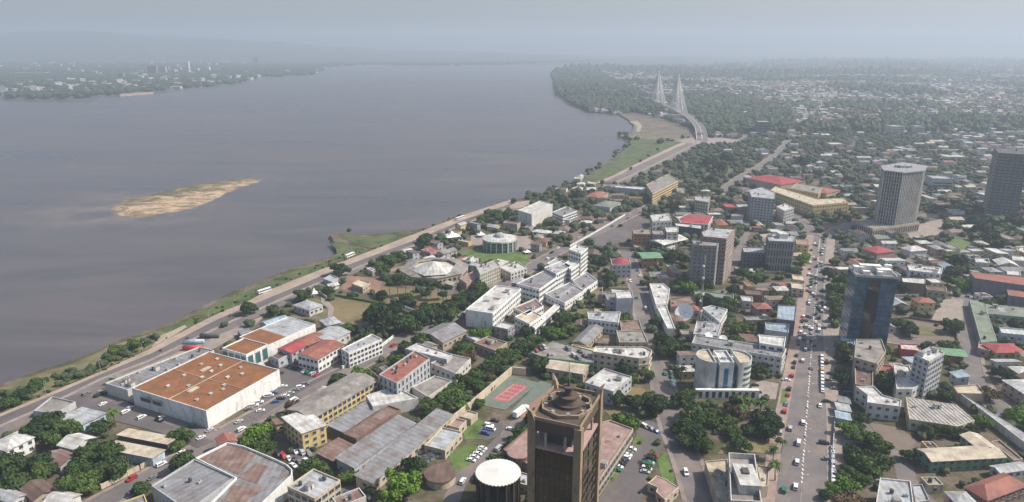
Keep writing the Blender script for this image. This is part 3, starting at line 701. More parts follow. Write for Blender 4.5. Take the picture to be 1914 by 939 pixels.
o = mk.build("median_kerb", M("whitepaint")); o["kind"] = "structure"
road("street", [(170, 950), (300, 880), (375, 838), (440, 800), (560, 735), (690, 672), (740, 640), (830, 598), (900, 556), (960, 520), (1040, 472), (1100, 442), (1180, 402), (1240, 374)], 11)
road("street", [(404, 822), (340, 797), (270, 772), (205, 750), (165, 738)], 9)
road("street", [(1330, 1010), (1310, 939), (1283, 859), (1253, 780), (1235, 700), (1216, 640), (1203, 590), (1193, 543), (1180, 500), (1170, 470)], 11)
road("driveway", [(835, 960), (865, 890), (915, 845), (960, 800), (1000, 755), (1020, 722)], 7, walk=0)
road("street", [(1793, 535), (1803, 580), (1812, 640), (1818, 690), (1845, 740), (1900, 790)], 10)
road("street", [(1540, 606), (1620, 628), (1700, 640), (1770, 640), (1812, 648)], 8)
road("avenue", [(1545, 443), (1580, 424), (1640, 412), (1720, 404), (1780, 406), (1850, 420), (1914, 428)], 12)
road("avenue", [(1521, 440), (1490, 408), (1440, 376), (1400, 352)], 11)
road("avenue", [(1330, 372), (1385, 332), (1420, 312), (1448, 292), (1466, 272), (1474, 262)], 12)
road("street", [(1300, 540), (1330, 520), (1368, 498), (1392, 440), (1402, 400)], 8, walk=0)
road("street", [(1225, 560), (1300, 556), (1400, 535), (1510, 530)], 7, walk=0)
road("street", [(1040, 760), (1120, 752), (1200, 752), (1240, 760)], 6, walk=0)
road("street", [(1600, 470), (1680, 478), (1740, 520), (1793, 540)], 7, walk=0)
road("street", [(1300, 268), (1340, 262), (1380, 262), (1410, 240), (1440, 225)], 9, walk=0)
road("street", [(1545, 800), (1620, 800), (1680, 850), (1700, 905), (1760, 960)], 8, walk=0)
landmark("the waterfront promenade", 330, 636); landmark("the waterfront promenade bend", 700, 470); landmark("the foot of the waterfront road", 60, 765)
# road markings on the main avenue
b = MB()
for (x0, y0), (x1, y1) in zip(md[:-1], md[1:]):
    pass
for f in (0.27, 0.73):
    Lm = [G(a[0] * (1 - f) + c_[0] * f, a[1]).xy for a, c_ in zip(AV_L, AV_R)]
    for p, q in zip(Lm[:-1], Lm[1:]):
        ln = (q - p).length; u = (q - p) / ln; v = Vector((-u.y, u.x)); t = 0
        while t + 3 < ln:
            s_, e_ = p + u * t, p + u * (t + 3)
            b.add([(*(s_ - v * .09), .031), (*(e_ - v * .09), .031), (*(e_ + v * .09), .031), (*(s_ + v * .09), .031)], [(0, 1, 2, 3)]); t += 14
o = b.build("road_markings", M("sidewalk")); o["kind"] = "structure"
mat("sitearth", (0.17, 0.125, 0.105), var=.35, scale=.03, stain=(.09, .10, .05), stain_amt=.6, stain_scale=.02, fine=.2)
mat("dustyard", (0.20, 0.155, 0.125), var=.3, scale=.05, stain=(.12, .10, .08), stain_amt=.5, stain_scale=.05, fine=.2)
# ---------------------------------------------------------------- yards, lawns, courts
patch("lawn", [(618, 560), (640, 548), (708, 570), (690, 600), (672, 613), (630, 600), (610, 585)], "dry_grass")
patch("path", [(600, 556), (612, 562), (624, 575), (622, 590), (640, 602), (668, 612), (664, 618), (630, 608), (612, 595), (614, 578), (600, 565)], "pavement")
patch("lawn", [(578, 556), (598, 560), (610, 580), (606, 592), (575, 590), (560, 575)], "scrub")
patch("yard", [(648, 515), (715, 522), (708, 550), (640, 542)], "redearth")
patch("yard", [(712, 535), (800, 545), (870, 560), (850, 580), (790, 575), (705, 560)], "dry_grass")
patch("lawn", [(860, 470), (900, 466), (985, 475), (990, 495), (930, 490), (868, 488)], "lawn")
patch("lawn", [(560, 480 + 70), (575, 545), (590, 556), (570, 562)], "scrub")
patch("plaza", [(880, 458), (990, 470), (1000, 452), (985, 440), (880, 440)], "pavement", 1)
patch("lawn", [(1010, 600), (1075, 560), (1110, 540), (1118, 550), (1100, 580), (1065, 612), (1030, 640), (990, 650)], "scrub")
patch("lawn", [(780, 770), (830, 735), (880, 695), (940, 660), (975, 690), (890, 742), (830, 775), (792, 790)], "scrub")
patch("parking_yard", [(455, 775), (525, 722), (500, 690), (512, 670), (560, 668), (610, 690), (640, 690), (560, 733), (480, 785)], "asphalt", 1)
patch("parking_yard", [(510, 845), (560, 850), (600, 842), (640, 860), (620, 885), (560, 880)], "asphalt", 1)
patch("lawn", [(838, 850), (872, 830), (905, 838), (880, 868), (850, 885)], "lawn"); patch("lawn", [(862, 800), (892, 780), (912, 795), (905, 822), (870, 822)], "lawn")
patch("parking_yard", [(905, 788), (940, 792), (935, 815), (905, 825), (893, 812)], "asphalt", 1)
patch("parking_yard", [(1118, 935), (1135, 900), (1190, 815), (1186, 795), (1160, 785), (1190, 780), (1240, 795), (1245, 815), (1225, 870), (1205, 900), (1195, 960), (1118, 985)], "asphalt", 1)
patch("flower_bed", [(1182, 822), (1195, 815), (1206, 824), (1196, 834), (1184, 832)], "lawn")
patch("lawn", [(1125, 890), (1140, 880), (1158, 886), (1140, 908), (1128, 905)], "lawn")
patch("lawn", [(1228, 860), (1245, 845), (1262, 895), (1258, 905), (1238, 900)], "lawn")
patch("lawn", [(1130, 768), (1170, 722), (1205, 728), (1210, 745), (1180, 765), (1140, 778)], "dry_grass")
patch("court_surround", [(893, 757), (944, 767), (1008, 716), (953, 703)], "court_green", 1)
patch("tennis_court", [(919, 747), (950, 753), (989, 722), (961, 716)], "court_red", 1)
def court_lines():
    P = [G(919, 747).xy, G(950, 753).xy, G(989, 722).xy, G(961, 716).xy]; zz = ZL[0] + .006; b = MB()
    def seg(a, c):
        u = (c - a).normalized() * .06; v = Vector((-u.y, u.x)); b.add([(*(a - v), zz), (*(c - v), zz), (*(c + v), zz), (*(a + v), zz)], [(0, 1, 2, 3)])
    L_ = lambda a, c, t: a + (c - a) * t
    q = [L_(L_(P[0], P[1], x), L_(P[3], P[2], x), y) for x, y in ((.12, .1), (.88, .1), (.88, .9), (.12, .9))]
    for i in range(4): seg(q[i], q[(i + 1) % 4])
    seg(L_(q[0], q[3], .5), L_(q[1], q[2], .5)); seg(L_(q[0], q[3], .25), L_(q[1], q[2], .25)); seg(L_(q[0], q[3], .75), L_(q[1], q[2], .75))
    o = b.build("court_markings", M("whitepaint")); o["kind"] = "structure"
court_lines()
patch("path", [(952, 772), (962, 777), (1035, 720), (1010, 712)], "court_green", 1); patch("path", [(962, 778), (990, 785), (1040, 730), (1035, 721)], "redearth", 1)
landmark("the red tennis court", 950, 735)
patch("plaza", [(1405, 718), (1425, 712), (1455, 718), (1450, 748), (1405, 742)], "pavement", 1); patch("lawn", [(1462, 728), (1474, 728), (1470, 755), (1458, 755)], "lawn")
patch("lawn", [(1340, 850), (1360, 825), (1400, 828), (1455, 830), (1445, 850), (1400, 845)], "dry_grass")
patch("yard", [(1575, 640), (1600, 600), (1580, 560), (1545, 560), (1545, 640)], "pavement", 1)
patch("yard", [(1622, 790), (1680, 800), (1715, 825), (1690, 850), (1640, 815)], "dustyard", 2)
patch("yard", [(1660, 610), (1700, 600), (1780, 612), (1800, 640), (1760, 640), (1700, 630), (1660, 632)], "dustyard", None)
patch("lawn", [(1680, 612), (1700, 605), (1760, 615), (1765, 630), (1700, 628)], "scrub", 4)
patch("lawn", [(1770, 455), (1790, 440), (1815, 455), (1800, 470)], "lawn", 1)
patch("plaza", [(1690, 425), (1760, 410), (1772, 425), (1735, 450), (1700, 445)], "pavement", 1)
patch("yard", [(985, 445), (1010, 432), (1060, 402), (1150, 406), (1135, 425), (1075, 455)], "dustyard", None)
patch("parking_yard", [(1085, 455), (1150, 425), (1195, 405), (1225, 415), (1200, 445), (1130, 462)], "asphalt", 2)
patch("yard", [(1560, 935), (1545, 860), (1570, 800), (1580, 780), (1600, 790), (1575, 840), (1580, 880)], "pavement", 2)
patch("yard", [(1740, 600), (1800, 600), (1800, 560), (1760, 560)], "pavement", 2)
patch("yard", [(380, 640), (470, 600), (495, 590), (480, 606), (405, 650), (250, 705), (215, 720), (205, 712)], "pavement", 1)
patch("yard", [(60, 768), (100, 752), (150, 735), (205, 752), (330, 800), (400, 825), (370, 838), (300, 810), (170, 775)], "asphalt", 2)
# green bank of the river with the spit and the meadow by the bridge
patch("meadow", [(1088, 340), (1110, 322), (1140, 303), (1160, 286), (1178, 272), (1178, 262), (1230, 262), (1275, 266), (1240, 282), (1190, 306), (1140, 331), (1108, 344)], "bank_grass", 2)
patch("meadow", [(1158, 254), (1186, 250), (1225, 252), (1270, 258), (1280, 264), (1230, 262), (1180, 260)], "scrub", 2)
patch("building_site", [(1180, 250), (1186, 232), (1160, 214), (1190, 218), (1235, 228), (1285, 245), (1300, 258), (1250, 258), (1210, 252)], "sitearth", 2)
patch("beach", [(1176, 228), (1192, 226), (1200, 236), (1195, 247), (1189, 246), (1191, 236)], "sand_path", 2)
patch("plaza", [(1262, 264), (1290, 258), (1350, 258), (1382, 262), (1380, 270), (1335, 270), (1300, 270)], "pavement", 1)
occupy([tuple(G(x, y, WATER_Z).xy) for x, y in shore if x <= 945] + [tuple(G(x, y).xy) for x, y in reversed(S0)], 2)
for pts in ([(0, 778), (0, 722), (24, 713), (81, 693), (141, 673), (202, 645), (262, 625), (307, 612), (363, 584), (404, 566), (404, 586), (283, 651), (202, 689), (100, 732)],):
    pass
patch("bank", [(300, 622), (363, 588), (404, 567), (450, 550), (511, 522), (566, 502), (612, 490), (620, 497), (566, 516), (505, 541), (450, 569), (404, 586), (330, 624)], "bank_grass", 2)
patch("bank", [(614, 488), (630, 476), (628, 466), (616, 455), (640, 452), (662, 462), (690, 468), (657, 482)], "bank_grass", 2)
patch("bank", [(632, 441), (680, 444), (735, 441), (774, 436), (700, 466), (672, 460), (650, 449)], "bank_grass", 2)
patch("bank", [(0, 760), (0, 726), (81, 697), (150, 677), (202, 650), (270, 628), (300, 620), (325, 628), (283, 649), (202, 687), (100, 730)], "scrub", 2)
patch("beach", [(283, 650), (300, 628), (325, 618), (345, 608), (350, 612), (318, 632)], "sand_path", 2)
# ---------------------------------------------------------------- buildings traced one by one
Mx = lambda rt, name, b, m: b.build(name, M(m), rt)
# supermarket
def sm_extra(rt, loc, h, a, b_):
    mb = MB(); mb.box(-.8, .8, -.6, .6, 0, .6); mb.box(-.95, .95, -.75, .75, .6, .7); me = mb.mesh("skylight", [M("roof_white")])
    xs = sorted(set(round(p[0], 1) for p in loc)); 
    for i, (u, v) in enumerate([(-.75, -.5), (-.45, -.55), (-.2, -.62), (-.05, -.5), (.25, -.3), (.5, -.45), (.72, -.2), (.6, .25), (.3, .2), (0, .15), (-.4, .1), (-.6, .45), (-.1, .55), (.45, .65), (.8, .55)]):
        obj("skylight", me, rt, (a * u, b_ * v, h))
    for x0, x1, y0, y1 in ((-.0, .0, -.98, .98), (-.98, .98, -.0, 0.0)):
        panel(rt, a * x0 - .1, a * x1 + .1, b_ * y0 - .1, b_ * y1 + .1, h, .35, "roof_cream", "roof_rib")
    panel(rt, -a * .6, -a * .35, -b_ * .15, -b_ * .05, h, .3, "roof_cream", "roof_hatch"); panel(rt, a * .2, a * .45, b_ * .35, b_ * .45, h, .3, "roof_cream", "roof_hatch")
    panel(rt, a * .62 - 6, a * .62 + 3, -b_ + 1.0, -b_ * .93 + 3, h + .004, .05, "roof_red", "painted_patch") if False else None
bld("large white supermarket hall with a rust-brown flat roof and white skylights", [(242, 727), (385, 768), (522, 691)], 9.5, name="supermarket", cat="supermarket", wall="white", rm="rust", win=None, par=.5, lm="the rust-roofed supermarket", extra=sm_extra)
rt = bpy.data.objects["supermarket"]
def wall_item(rt, p_px, q_px, z0, z1, m, name, out=.12, t=.1):
    """a flat item on a wall between two photo points taken on the wall base line at height z1"""
    A, B = G(*p_px, z1), G(*q_px, z1); Mi = rt.matrix_basis.inverted() if False else (Matrix.Translation(rt.location) @ Matrix.Rotation(rt.rotation_euler.z, 4, 'Z')).inverted()
    a, b = Mi @ A, Mi @ B; d = (b - a); d.z = 0; L = d.length; u = d / L; nrm = Vector((u.y, -u.x, 0)); 
    mb = MB(); vs = []
    for zz in (z0, z1):
        for k in (0, 1):
            for s in (a, b): 
                vs.append((s.x + nrm.x * (out if k else -.3), s.y + nrm.y * (out if k else -.3), zz))
    mb.add(vs, [(0, 1, 3, 2), (4, 6, 7, 5), (0, 4, 5, 1), (2, 3, 7, 6), (0, 2, 6, 4), (1, 5, 7, 3)]); return mb.build(name, M(m), rt)
wall_item(rt, (450, 732), (465, 723.5), 1, 9.3, "glass_teal", "glass_entrance", .4)
wall_item(rt, (262, 742), (280, 747), 5.4, 7.6, "wall_dark", "louvre", .1); wall_item(rt, (285, 748.5), (300, 753), 5.4, 7.6, "wall_dark", "louvre", .1)
bld("low white service strip along the supermarket with cluttered flat roof", [(196, 716), (238, 729), (400, 655), (372, 648)], 6.0, wall="offwhite", rm="grey", win=None, clutter=14, name="service_wing", cat="building", poly=True)
bld("rust-roofed hall with a dark glass front next to the supermarket", [(407, 654), (460, 663), (499, 644), (443, 633)], 9.5, wall="white", rm="rust", win="grid", st=1, wh=6.5, ww=3.4, sp=4, style="teal_plain", name="shop_hall", cat="shop")
bld("long white-walled hall, half rust-coloured and half pale roof", [(446, 630), (500, 646), (594, 604), (535, 595)], 9.0, wall="white", rm="palegrey", win=None, par=.4, name="hall", cat="building", lm="the long white-walled hall",
    extra=lambda rt, l, h, a, b: panel(rt, -a + .5, -a * .2, -b + .5, b - .5, h, .08, "roof_rust"))
bld("pale blue pitched-roof shed by the waterfront trees", [(480, 605), (503, 612), (540, 600), (515, 590)], 5, wall="palegrey", rm="blue", roof="gable", win=None, name="shed", cat="shed")
bld("small dark kiosk at the end of the supermarket strip", [(213, 704), (232, 712), (247, 702)], 3.2, wall="beige", rm="mossy", roof="shed", st=1, win="grid", name="kiosk", cat="kiosk")
bld("flat concrete shelter beside the waterfront road", [(97, 741), (62, 768), (104, 772), (141, 751)], 3.2, wall="palegrey", rm="concrete", win=None, name="shelter", cat="shelter", poly=True)
bld("low pale-roofed building in front of the supermarket street", [(117, 781), (155, 796), (197, 773)], 4, wall="paleblue", rm="palegrey", roof="shed", rise=.8, st=1, name="building")
for pts, lb, wl, rm_ in (([(258, 793), (234, 806), (313, 832), (331, 819)], "long beige open shed behind its lower twin", "dark", "cream"), ([(242, 817), (220, 823), (285, 858), (307, 842)], "long beige shed with a pale blue end wall by the street", "paleblue", "cream")):  # dark walls of the open shed stand for shade under its roof
    bld(lb, [pts[0], pts[1], pts[2]] if False else [(pts[1][0], pts[1][1]), pts[2], pts[3]], 4, wall=wl, rm=rm_, roof="shed", rise=.5, st=1, win=None, name="long_shed", cat="shed")
landmark("the twin beige sheds", 275, 828)
bld("white two-storey villa with a white hipped roof among trees", [(-16, 830), (12, 843), (63, 818)], 6.5, wall="white", rm="white", roof="hip", name="villa", cat="house", lm="the white hip-roofed villa")
bld("small house with a weathered grey-brown pitched roof", [(75, 861), (112, 872), (148, 852)], 4, wall="palegrey", rm="oldrust", roof="gable", name="house", cat="house")
bld("small house with a long white sheet roof under the trees", [(108, 832), (140, 840), (178, 818)], 4, wall="offwhite", rm="white", roof="gable", name="house", cat="house")
bld("brown pitched-roof house at the bottom left edge", [(35, 915), (62, 935), (102, 917)], 4, wall="beige", rm="brown", roof="gable", name="house", cat="house")
bld("white pitched-roof house beside the brown one at the bottom edge", [(96, 928), (122, 945), (150, 925)], 4, wall="offwhite", rm="white", roof="gable", name="house", cat="house")
bld("pale house wall and tin roof at the very bottom left corner", [(-10, 920), (22, 940), (48, 925)], 4, wall="offwhite", rm="palegrey", roof="gable", name="house", cat="house")
# grey warehouse and rusty round-cornered block
bld("grey flat-roofed workshop joined to the rusty corner block", [(363, 858), (283, 908), (352, 955), (438, 892)], 7.5, wall="palegrey", rm="grey", name="workshop", cat="workshop", poly=True, win=None, clutter=3, lm="the grey flat-roofed workshop")
cpts = [(365, 856), (424, 827), (455, 833), (487, 846), (515, 858), (536, 868), (546, 877), (545, 888), (530, 902), (490, 940), (450, 975), (388, 945), (440, 893)]
def rusty(rt, loc, h, a, b):
    Mi = (Matrix.Translation(rt.location) @ Matrix.Rotation(rt.rotation_euler.z, 4, 'Z')).inverted()
    for pts in ([(372, 857), (424, 830), (482, 847), (445, 888)], [(445, 893), (480, 865), (500, 872), (480, 905)], [(433, 908), (497, 912), (450, 945), (420, 935)]):
        mb = MB(); mb.prism(ccw([(Mi @ G(x, y, h)).xy[:] for x, y in pts]), h, h + .12); mb.build("roof_panel", M("roof_oldrust"), rt)
bld("large round-cornered block with patches of rust on a grey roof and a white parapet", cpts, 7.5, wall="white", rm="grey", win=None, poly=True, par=1.1, name="depot", cat="building", lm="the round-cornered rusty depot", extra=rusty)
bld("grey-roofed three-storey office with rows of windows at the bottom edge", [(543, 905), (588, 932), (636, 897)], 10, wall="cream", rm="palegrey", st=3, wh=1.6, ww=2.4, sp=3, clutter=5, name="office", cat="building")
# yellow school
bld("yellow-walled school end block with a bright white tin roof", [(507, 792), (565, 813), (609, 795)], 9.5, wall="yellow", rm="white", roof="shed", rise=.9, st=3, name="school", cat="school", lm="the yellow school block")
bld("long yellow classroom wing under a grey and pale green roof", [(541, 763), (584, 783), (705, 712)], 9.0, wall="yellow", rm="concrete", roof="gable", rise=1.6, st=3, sp=3.0, ww=1.9, wh=1.6, name="school_wing", cat="school", lm="the long yellow classroom wing",
    cap=80)
bld("small grey corrugated shed in the school yard", [(610, 799), (642, 808), (711, 763)], 4.5, wall="dark", rm="grey", roof="shed", rise=.8, win=None, name="shed", cat="shed")
bld("white-roofed workshop behind the school yard", [(684, 739), (697, 760), (782, 744), (738, 722)], 6, wall="offwhite", rm="white", name="workshop", cat="workshop", poly=True, win=None)
bld("narrow rusty-roofed store between the grey sheds", [(646, 808), (666, 820), (749, 765)], 5.5, wall="brown", rm="oldrust", roof="flat", win=None, name="store", cat="store")
bld("broad grey tin warehouse with small roof lights", [(630, 860), (662, 874), (776, 792)], 6, wall="palegrey", rm="grey", roof="shed", rise=1.2, st=1, wh=1, name="warehouse", cat="warehouse", lm="the broad grey tin warehouse")
bld("lean-to of patched grey and rusty sheets in front of the warehouse", [(588, 850), (624, 862), (665, 835)], 4, wall="brown", rm="oldrust", roof="shed", rise=.6, win=None, name="shed", cat="shed")
bld("very long narrow grey-roofed warehouse with a cream wall", [(668, 889), (697, 903), (846, 776)], 5, wall="cream", rm="grey", roof="shed", rise=.8, st=1, wh=1.2, ww=1.6, sp=4.5, name="warehouse", cat="warehouse", lm="the very long narrow warehouse")
bld("small flat-roofed cream building beside the compound lawn", [(803, 822), (832, 842), (864, 807)], 4, wall="cream", rm="palegrey", st=1, name="building")
bld("small beige gatehouse next to the cream building", [(840, 792), (858, 800), (872, 786)], 4, wall="cream", rm="pinkish", win="grid", st=1, name="gatehouse", cat="building")
bld("little beige hut against the compound wall", [(860, 778), (880, 784), (893, 772)], 3, wall="beige", rm="cream", win=None, name="hut", cat="hut")
# brown round tank and chillers
def round_building(label, x, y, rpx, h, name, cat, wall, rm, cone=0, lm=None, seg=40, ring=None, scallop=0, par=0.0):
    p = G(x, y, h); r = rpx * mpp(y, h); rt = root(name, label, cat, (p.x, p.y, 0)); b = MB(); b.cyl(0, 0, r * .96, r * .96, 0, h, seg); b.build("wall", M("wall_" + wall) if "wall_" + wall in MATS else M(wall), rt)
    b = MB(); vs = []; n = seg * 2
    for i in range(n):
        t = 2 * math.pi * i / n; rr_ = r * (1.03 + (scallop * (1 if i % 2 else -1)))
        vs.append((rr_ * math.cos(t), rr_ * math.sin(t), h))
    for i in range(n):
        t = 2 * math.pi * i / n; rr_ = r * (1.03 + (scallop * (1 if i % 2 else -1))); vs.append((rr_ * math.cos(t), rr_ * math.sin(t), h + .4))
    vs.append((0, 0, h + .4 + cone)); fs = [(i, (i + 1) % n, n + (i + 1) % n, n + i) for i in range(n)] + [(n + i, n + (i + 1) % n, 2 * n) for i in range(n)] + [tuple(reversed(range(n)))]
    b.add(vs, fs); b.build("roof", M("roof_" + rm), rt); occupy([(p.x + r * math.cos(t * .5), p.y + r * math.sin(t * .5)) for t in range(12)], 1)
    if lm: landmark(lm, x, y)
    return rt, r
rt, r = round_building("low round tank building with a rusty brown flat roof", 823, 886, 29, 3.5, "round_building", "building", "cream", "brown", .3, "the low round tank building")
ang0 = math.atan2(*(G(862, 806).xy - G(803, 820).xy).yx)
mb = MB(); mb.box(-2.2, 2.2, -1.1, 1.1, .2, 1.9); mb.box(-2.3, 2.3, -1.2, 1.2, 1.9, 2.0, 1)
for s in (-1.1, 1.1): mb.cyl(s, 0, .8, .8, 2.0, 2.25, 12, 1)
chm = mb.mesh("chiller", [M("wall_palegrey"), M("wall_dark")])
for i in range(7):
    for j in range(2):
        x = 752 + i * 11.0 + j * 22; y = 858 - i * 4.5 + j * 13 - (i > 20)
        p = G(x, y); o = obj("chiller", chm, None, (p.x, p.y, 0.02), ang0 + math.pi / 2); o["category"] = "chiller"; o["group"] = "cooling units beside the round tank building"
        occupy([(p.x - 2, p.y - 2), (p.x + 2, p.y - 2), (p.x + 2, p.y + 2), (p.x - 2, p.y + 2)], 1); later(o, "grey box-shaped cooling unit", "", p); PENDING[-1] = (o, "grey box-shaped", "cooling unit", *proj(p))
# pavilion
rt, r = round_building("round dark-glass pavilion with a scalloped white roof beside the tall bronze tower", 931, 884, 41, 15, "pavilion", "pavilion", "glass_brown", "plainwhite", 1.1, "the round white-roofed pavilion", scallop=.018)
b = MB()
for i in range(16):
    t = 2 * math.pi * i / 16; b2 = MB(); b2.box(-.25, .25, -.2, .45, 0, 15); o = b2.build("column", M("wall_darkbronze"), rt, (r * .97 * math.sin(t), -r * .97 * math.cos(t), 0)); o.rotation_euler = (0, 0, t + math.pi)
# podium roofs of the tower
bld("left wing of the tower podium with a pinkish terrace roof", [(940, 840), (990, 870), (1060, 800), (1005, 785)], 7, wall="brown", rm="pinkish", win="grid", st=2, style="brown", poly=True, name="podium", cat="building")
bld("right wing of the tower podium with a pinkish roof and deep arcade", [(1120, 790), (1113, 905), (1184, 801), (1140, 785)], 8.5, wall="beige", rm="pinkish", win="grid", st=2, style="brown", sp=3.2, ww=2.2, wh=2.4, poly=True, name="podium", cat="building", lm="the pinkish podium roof", clutter=0)
rt, r = round_building("round stepped pinkish terrace roof between pavilion and tower", 970, 846, 22, 9, "rotunda", "building", "brown", "pinkish", .8)
# ---- the bronze tower
def bronze_tower():
    h = 64.0; A, B, C_, D_ = G(986, 779, h), G(1087, 801, h), G(1132, 757, h), G(1040, 738, h)
    u = (C_ - B).xy; v = (A - B).xy; c = ((A + C_) / 2).xy; side = (v.length + (C_ - D_).xy.length) / 2; s2 = side / 2
    ang = math.atan2(-v.y, -v.x)                       # local x runs from A to B (left face)
    ub = (A - B).xy.normalized(); pb = Vector((-ub.y, ub.x)); ds = (C_ - B).xy.dot(pb); A2 = (A - B).xy.length / 2; ds *= 1.45; E2 = abs(ds) / 2; c = B.xy + ub * A2 + pb * ds / 2; ang = math.atan2(-ub.y, -ub.x)
    rt = root("bronze_glass_tower", "tall bronze glass office tower with pointed corner pylons and a round crown on its roof", "tower", (c.x, c.y, 0), ang)
    w2 = abs(Matrix.Rotation(-ang, 2) @ u).__class__ if False else None
    d2 = (Matrix.Rotation(-ang, 2) @ u); e = E2; a = A2
    wall = M("wall_bronze"); gl = M("bronze_glass")
    pw = 2.5                                               # pylons at the corners, rising to outward points
    for sx in (-1, 1):
        for sy in (-1, 1):
            b = MB(); x0, x1 = sorted((sx * a, sx * (a - pw))); y0, y1 = sorted((sy * e, sy * (e - pw))); b.box(x0, x1, y0, y1, 0, h - 1)
            if not (sx == 1 and sy == -1):
                t = [(x0, y0), (x1, y0), (x1, y1), (x0, y1)]; ap = (sx * (a + .6), sy * (e + .6), h + 3.8)
                k = len(b.v); b.add([(*q, h - 1) for q in t] + [((q[0] + sx * a) / 2, (q[1] + sy * e) / 2, h + 2) for q in t] + [ap], [(i, (i + 1) % 4, 4 + (i + 1) % 4, 4 + i) for i in range(4)] + [(4 + i, 4 + (i + 1) % 4, 8) for i in range(4)])
            b.build("pylon", wall, rt)
    zt = h - 11.5
    for f in range(2):                                     # glass body below, recessed loggia, then the top band
        pass
    i_ = 1.0
    b = MB(); b.box(-a + i_, a - i_, -e + i_, e - i_, 0, zt); b.build("glass_facade", gl, rt)
    b = MB(); b.box(-a + 4.5, a - 4.5, -e + 4.5, e - 4.5, zt, h - 5); b.build("recessed_floors", M("wall_dark"), rt)
    b = MB(); b.box(-a + .7, a - .7, -e + .7, e - .7, zt, zt + .9, bottom=True); b.build("terrace", M("wall_pinkish"), rt)
    b = MB(); b.box(-a + .8, a - .8, -e + .8, e - .8, h - 5, h - 1, bottom=True); b.build("crown_band", M("wall_darkbronze"), rt)
    b = MB()
    pl = [(-a + .6, -e + .6), (a - .6, -e + .6), (a - .6, e - .6), (-a + .6, e - .6)]; w_ = MB(); walls_flat(w_, pl, h - .6, .8); w_.v = [v if v[2] > 1 else (v[0], v[1], h - 1) for v in w_.v]; w_.build("parapet", wall, rt)
    b.box(-a + 1, a - 1, -e + 1, e - 1, h - 1.2, h - .8); b.build("roof", M("wall_darkbronze"), rt)
    for k in range(1, 15):                                 # floor lines and mullions
        z = zt * k / 15
        b = MB(); b.box(-a + i_ - .18, a - i_ + .18, -e + i_ - .18, e - i_ + .18, z, z + .3, bottom=True); b.build("floor_band", M("wall_darkbronze"), rt)
    for k in range(1, 10):
        x = -a + 2 * a * k / 10
        for sy in (-1, 1):
            b = MB(); y0, y1 = sorted((sy * (e - i_), sy * (e - i_ + .25))); b.box(x - .1, x + .1, y0, y1, 0, zt); b.build("mullion", M("wall_darkbronze"), rt)
    for k in range(2, 8, 2):
        y = -e + 2 * e * k / 8
        for sx in (-1, 1):
            b = MB(); x0, x1 = sorted((sx * (a - i_), sx * (a - i_ + .25))); b.box(x0, x1, y - .1, y + .1, 0, zt); b.build("mullion", M("wall_darkbronze"), rt)
    for k in range(2):                                     # pillars of the loggia
        for sy in (-1, 1):
            x = -a + pw + 2 * (a - pw) * (k + .5) / 2; b = MB(); b.box(x - .35, x + .35, sy * (e - 1.6) - .35, sy * (e - 1.6) + .35, zt + .9, h - 5); b.build("column", M("wall_beige"), rt)
    for k in range(2):
        for sx in (-1, 1):
            y = -e + pw + 2 * (e - pw) * (k + .5) / 2; b = MB(); b.box(sx * (a - 1.6) - .35, sx * (a - 1.6) + .35, y - .35, y + .35, zt + .9, h - 5); b.build("column", M("wall_beige"), rt)
    # octagonal roof deck and tiered crown
    R_ = min(a, e) * .99
    b = MB(); b.cyl(0, 0, R_, R_, h - .8, h + .5, 8, 0, False); b.cyl(0, 0, R_ - .8, R_ - .8, h - .8, h + .5, 8, 0, False)
    n = 8
    for i in range(n):
        t0, t1 = 2 * math.pi * i / n, 2 * math.pi * (i + 1) / n
        b.add([(R_ * math.cos(t0), R_ * math.sin(t0), h + .5), (R_ * math.cos(t1), R_ * math.sin(t1), h + .5), ((R_ - .8) * math.cos(t1), (R_ - .8) * math.sin(t1), h + .5), ((R_ - .8) * math.cos(t0), (R_ - .8) * math.sin(t0), h + .5)], [(0, 1, 2, 3)])
    b.build("octagonal_rim", M("wall_bronze"), rt)
    cx, cy = 0, e * .15
    R_ *= .84; prof = [(R_ * .62, 0), (R_ * .62, 1.0), (R_ * .5, 1.1), (R_ * .40, 2.6), (R_ * .45, 2.9), (R_ * .45, 3.5), (R_ * .20, 3.6), (R_ * .15, 5.8), (R_ * .27, 6.2), (R_ * .27, 6.8), (R_ * .07, 6.9), (R_ * .05, 9.2)]
    b = MB(); ns = 20
    for (r0, z0), (r1, z1) in zip(prof[:-1], prof[1:]): b.cyl(cx, cy, r0, r1, h - .8 + z0, h - .8 + z1, ns, 0, False)
    b.cyl(cx, cy, R_ * .06, .1, h + 8.4, h + 9, ns); b.build("tiered_crown", M("wall_darkbronze"), rt)
    b = MB(); b.bar((cx, cy, h + 8), (cx, cy, h + 15), .22, 6, 0, .08); b.bar((cx - .9, cy, h + 11), (cx + .9, cy, h + 11), .07); b.build("antenna", M("steel"), rt)
    for i in range(8):
        t = 2 * math.pi * (i + .5) / 8; b = MB(); b.box(-.9, .9, -.5, .5, 0, 1.3); o = b.build("air_conditioner", M("wall_grey"), rt, (R_ * .95 * math.cos(t), R_ * .95 * math.sin(t), h - .8)); o.rotation_euler = (0, 0, t)
    hw = (a, e); occupy([tuple(Matrix.Rotation(ang, 2) @ Vector(q) + c) for q in ((-a, -e), (a, -e), (a, e), (-a, e))], 1); landmark("the tall bronze tower", 1060, 850)
bronze_tower()
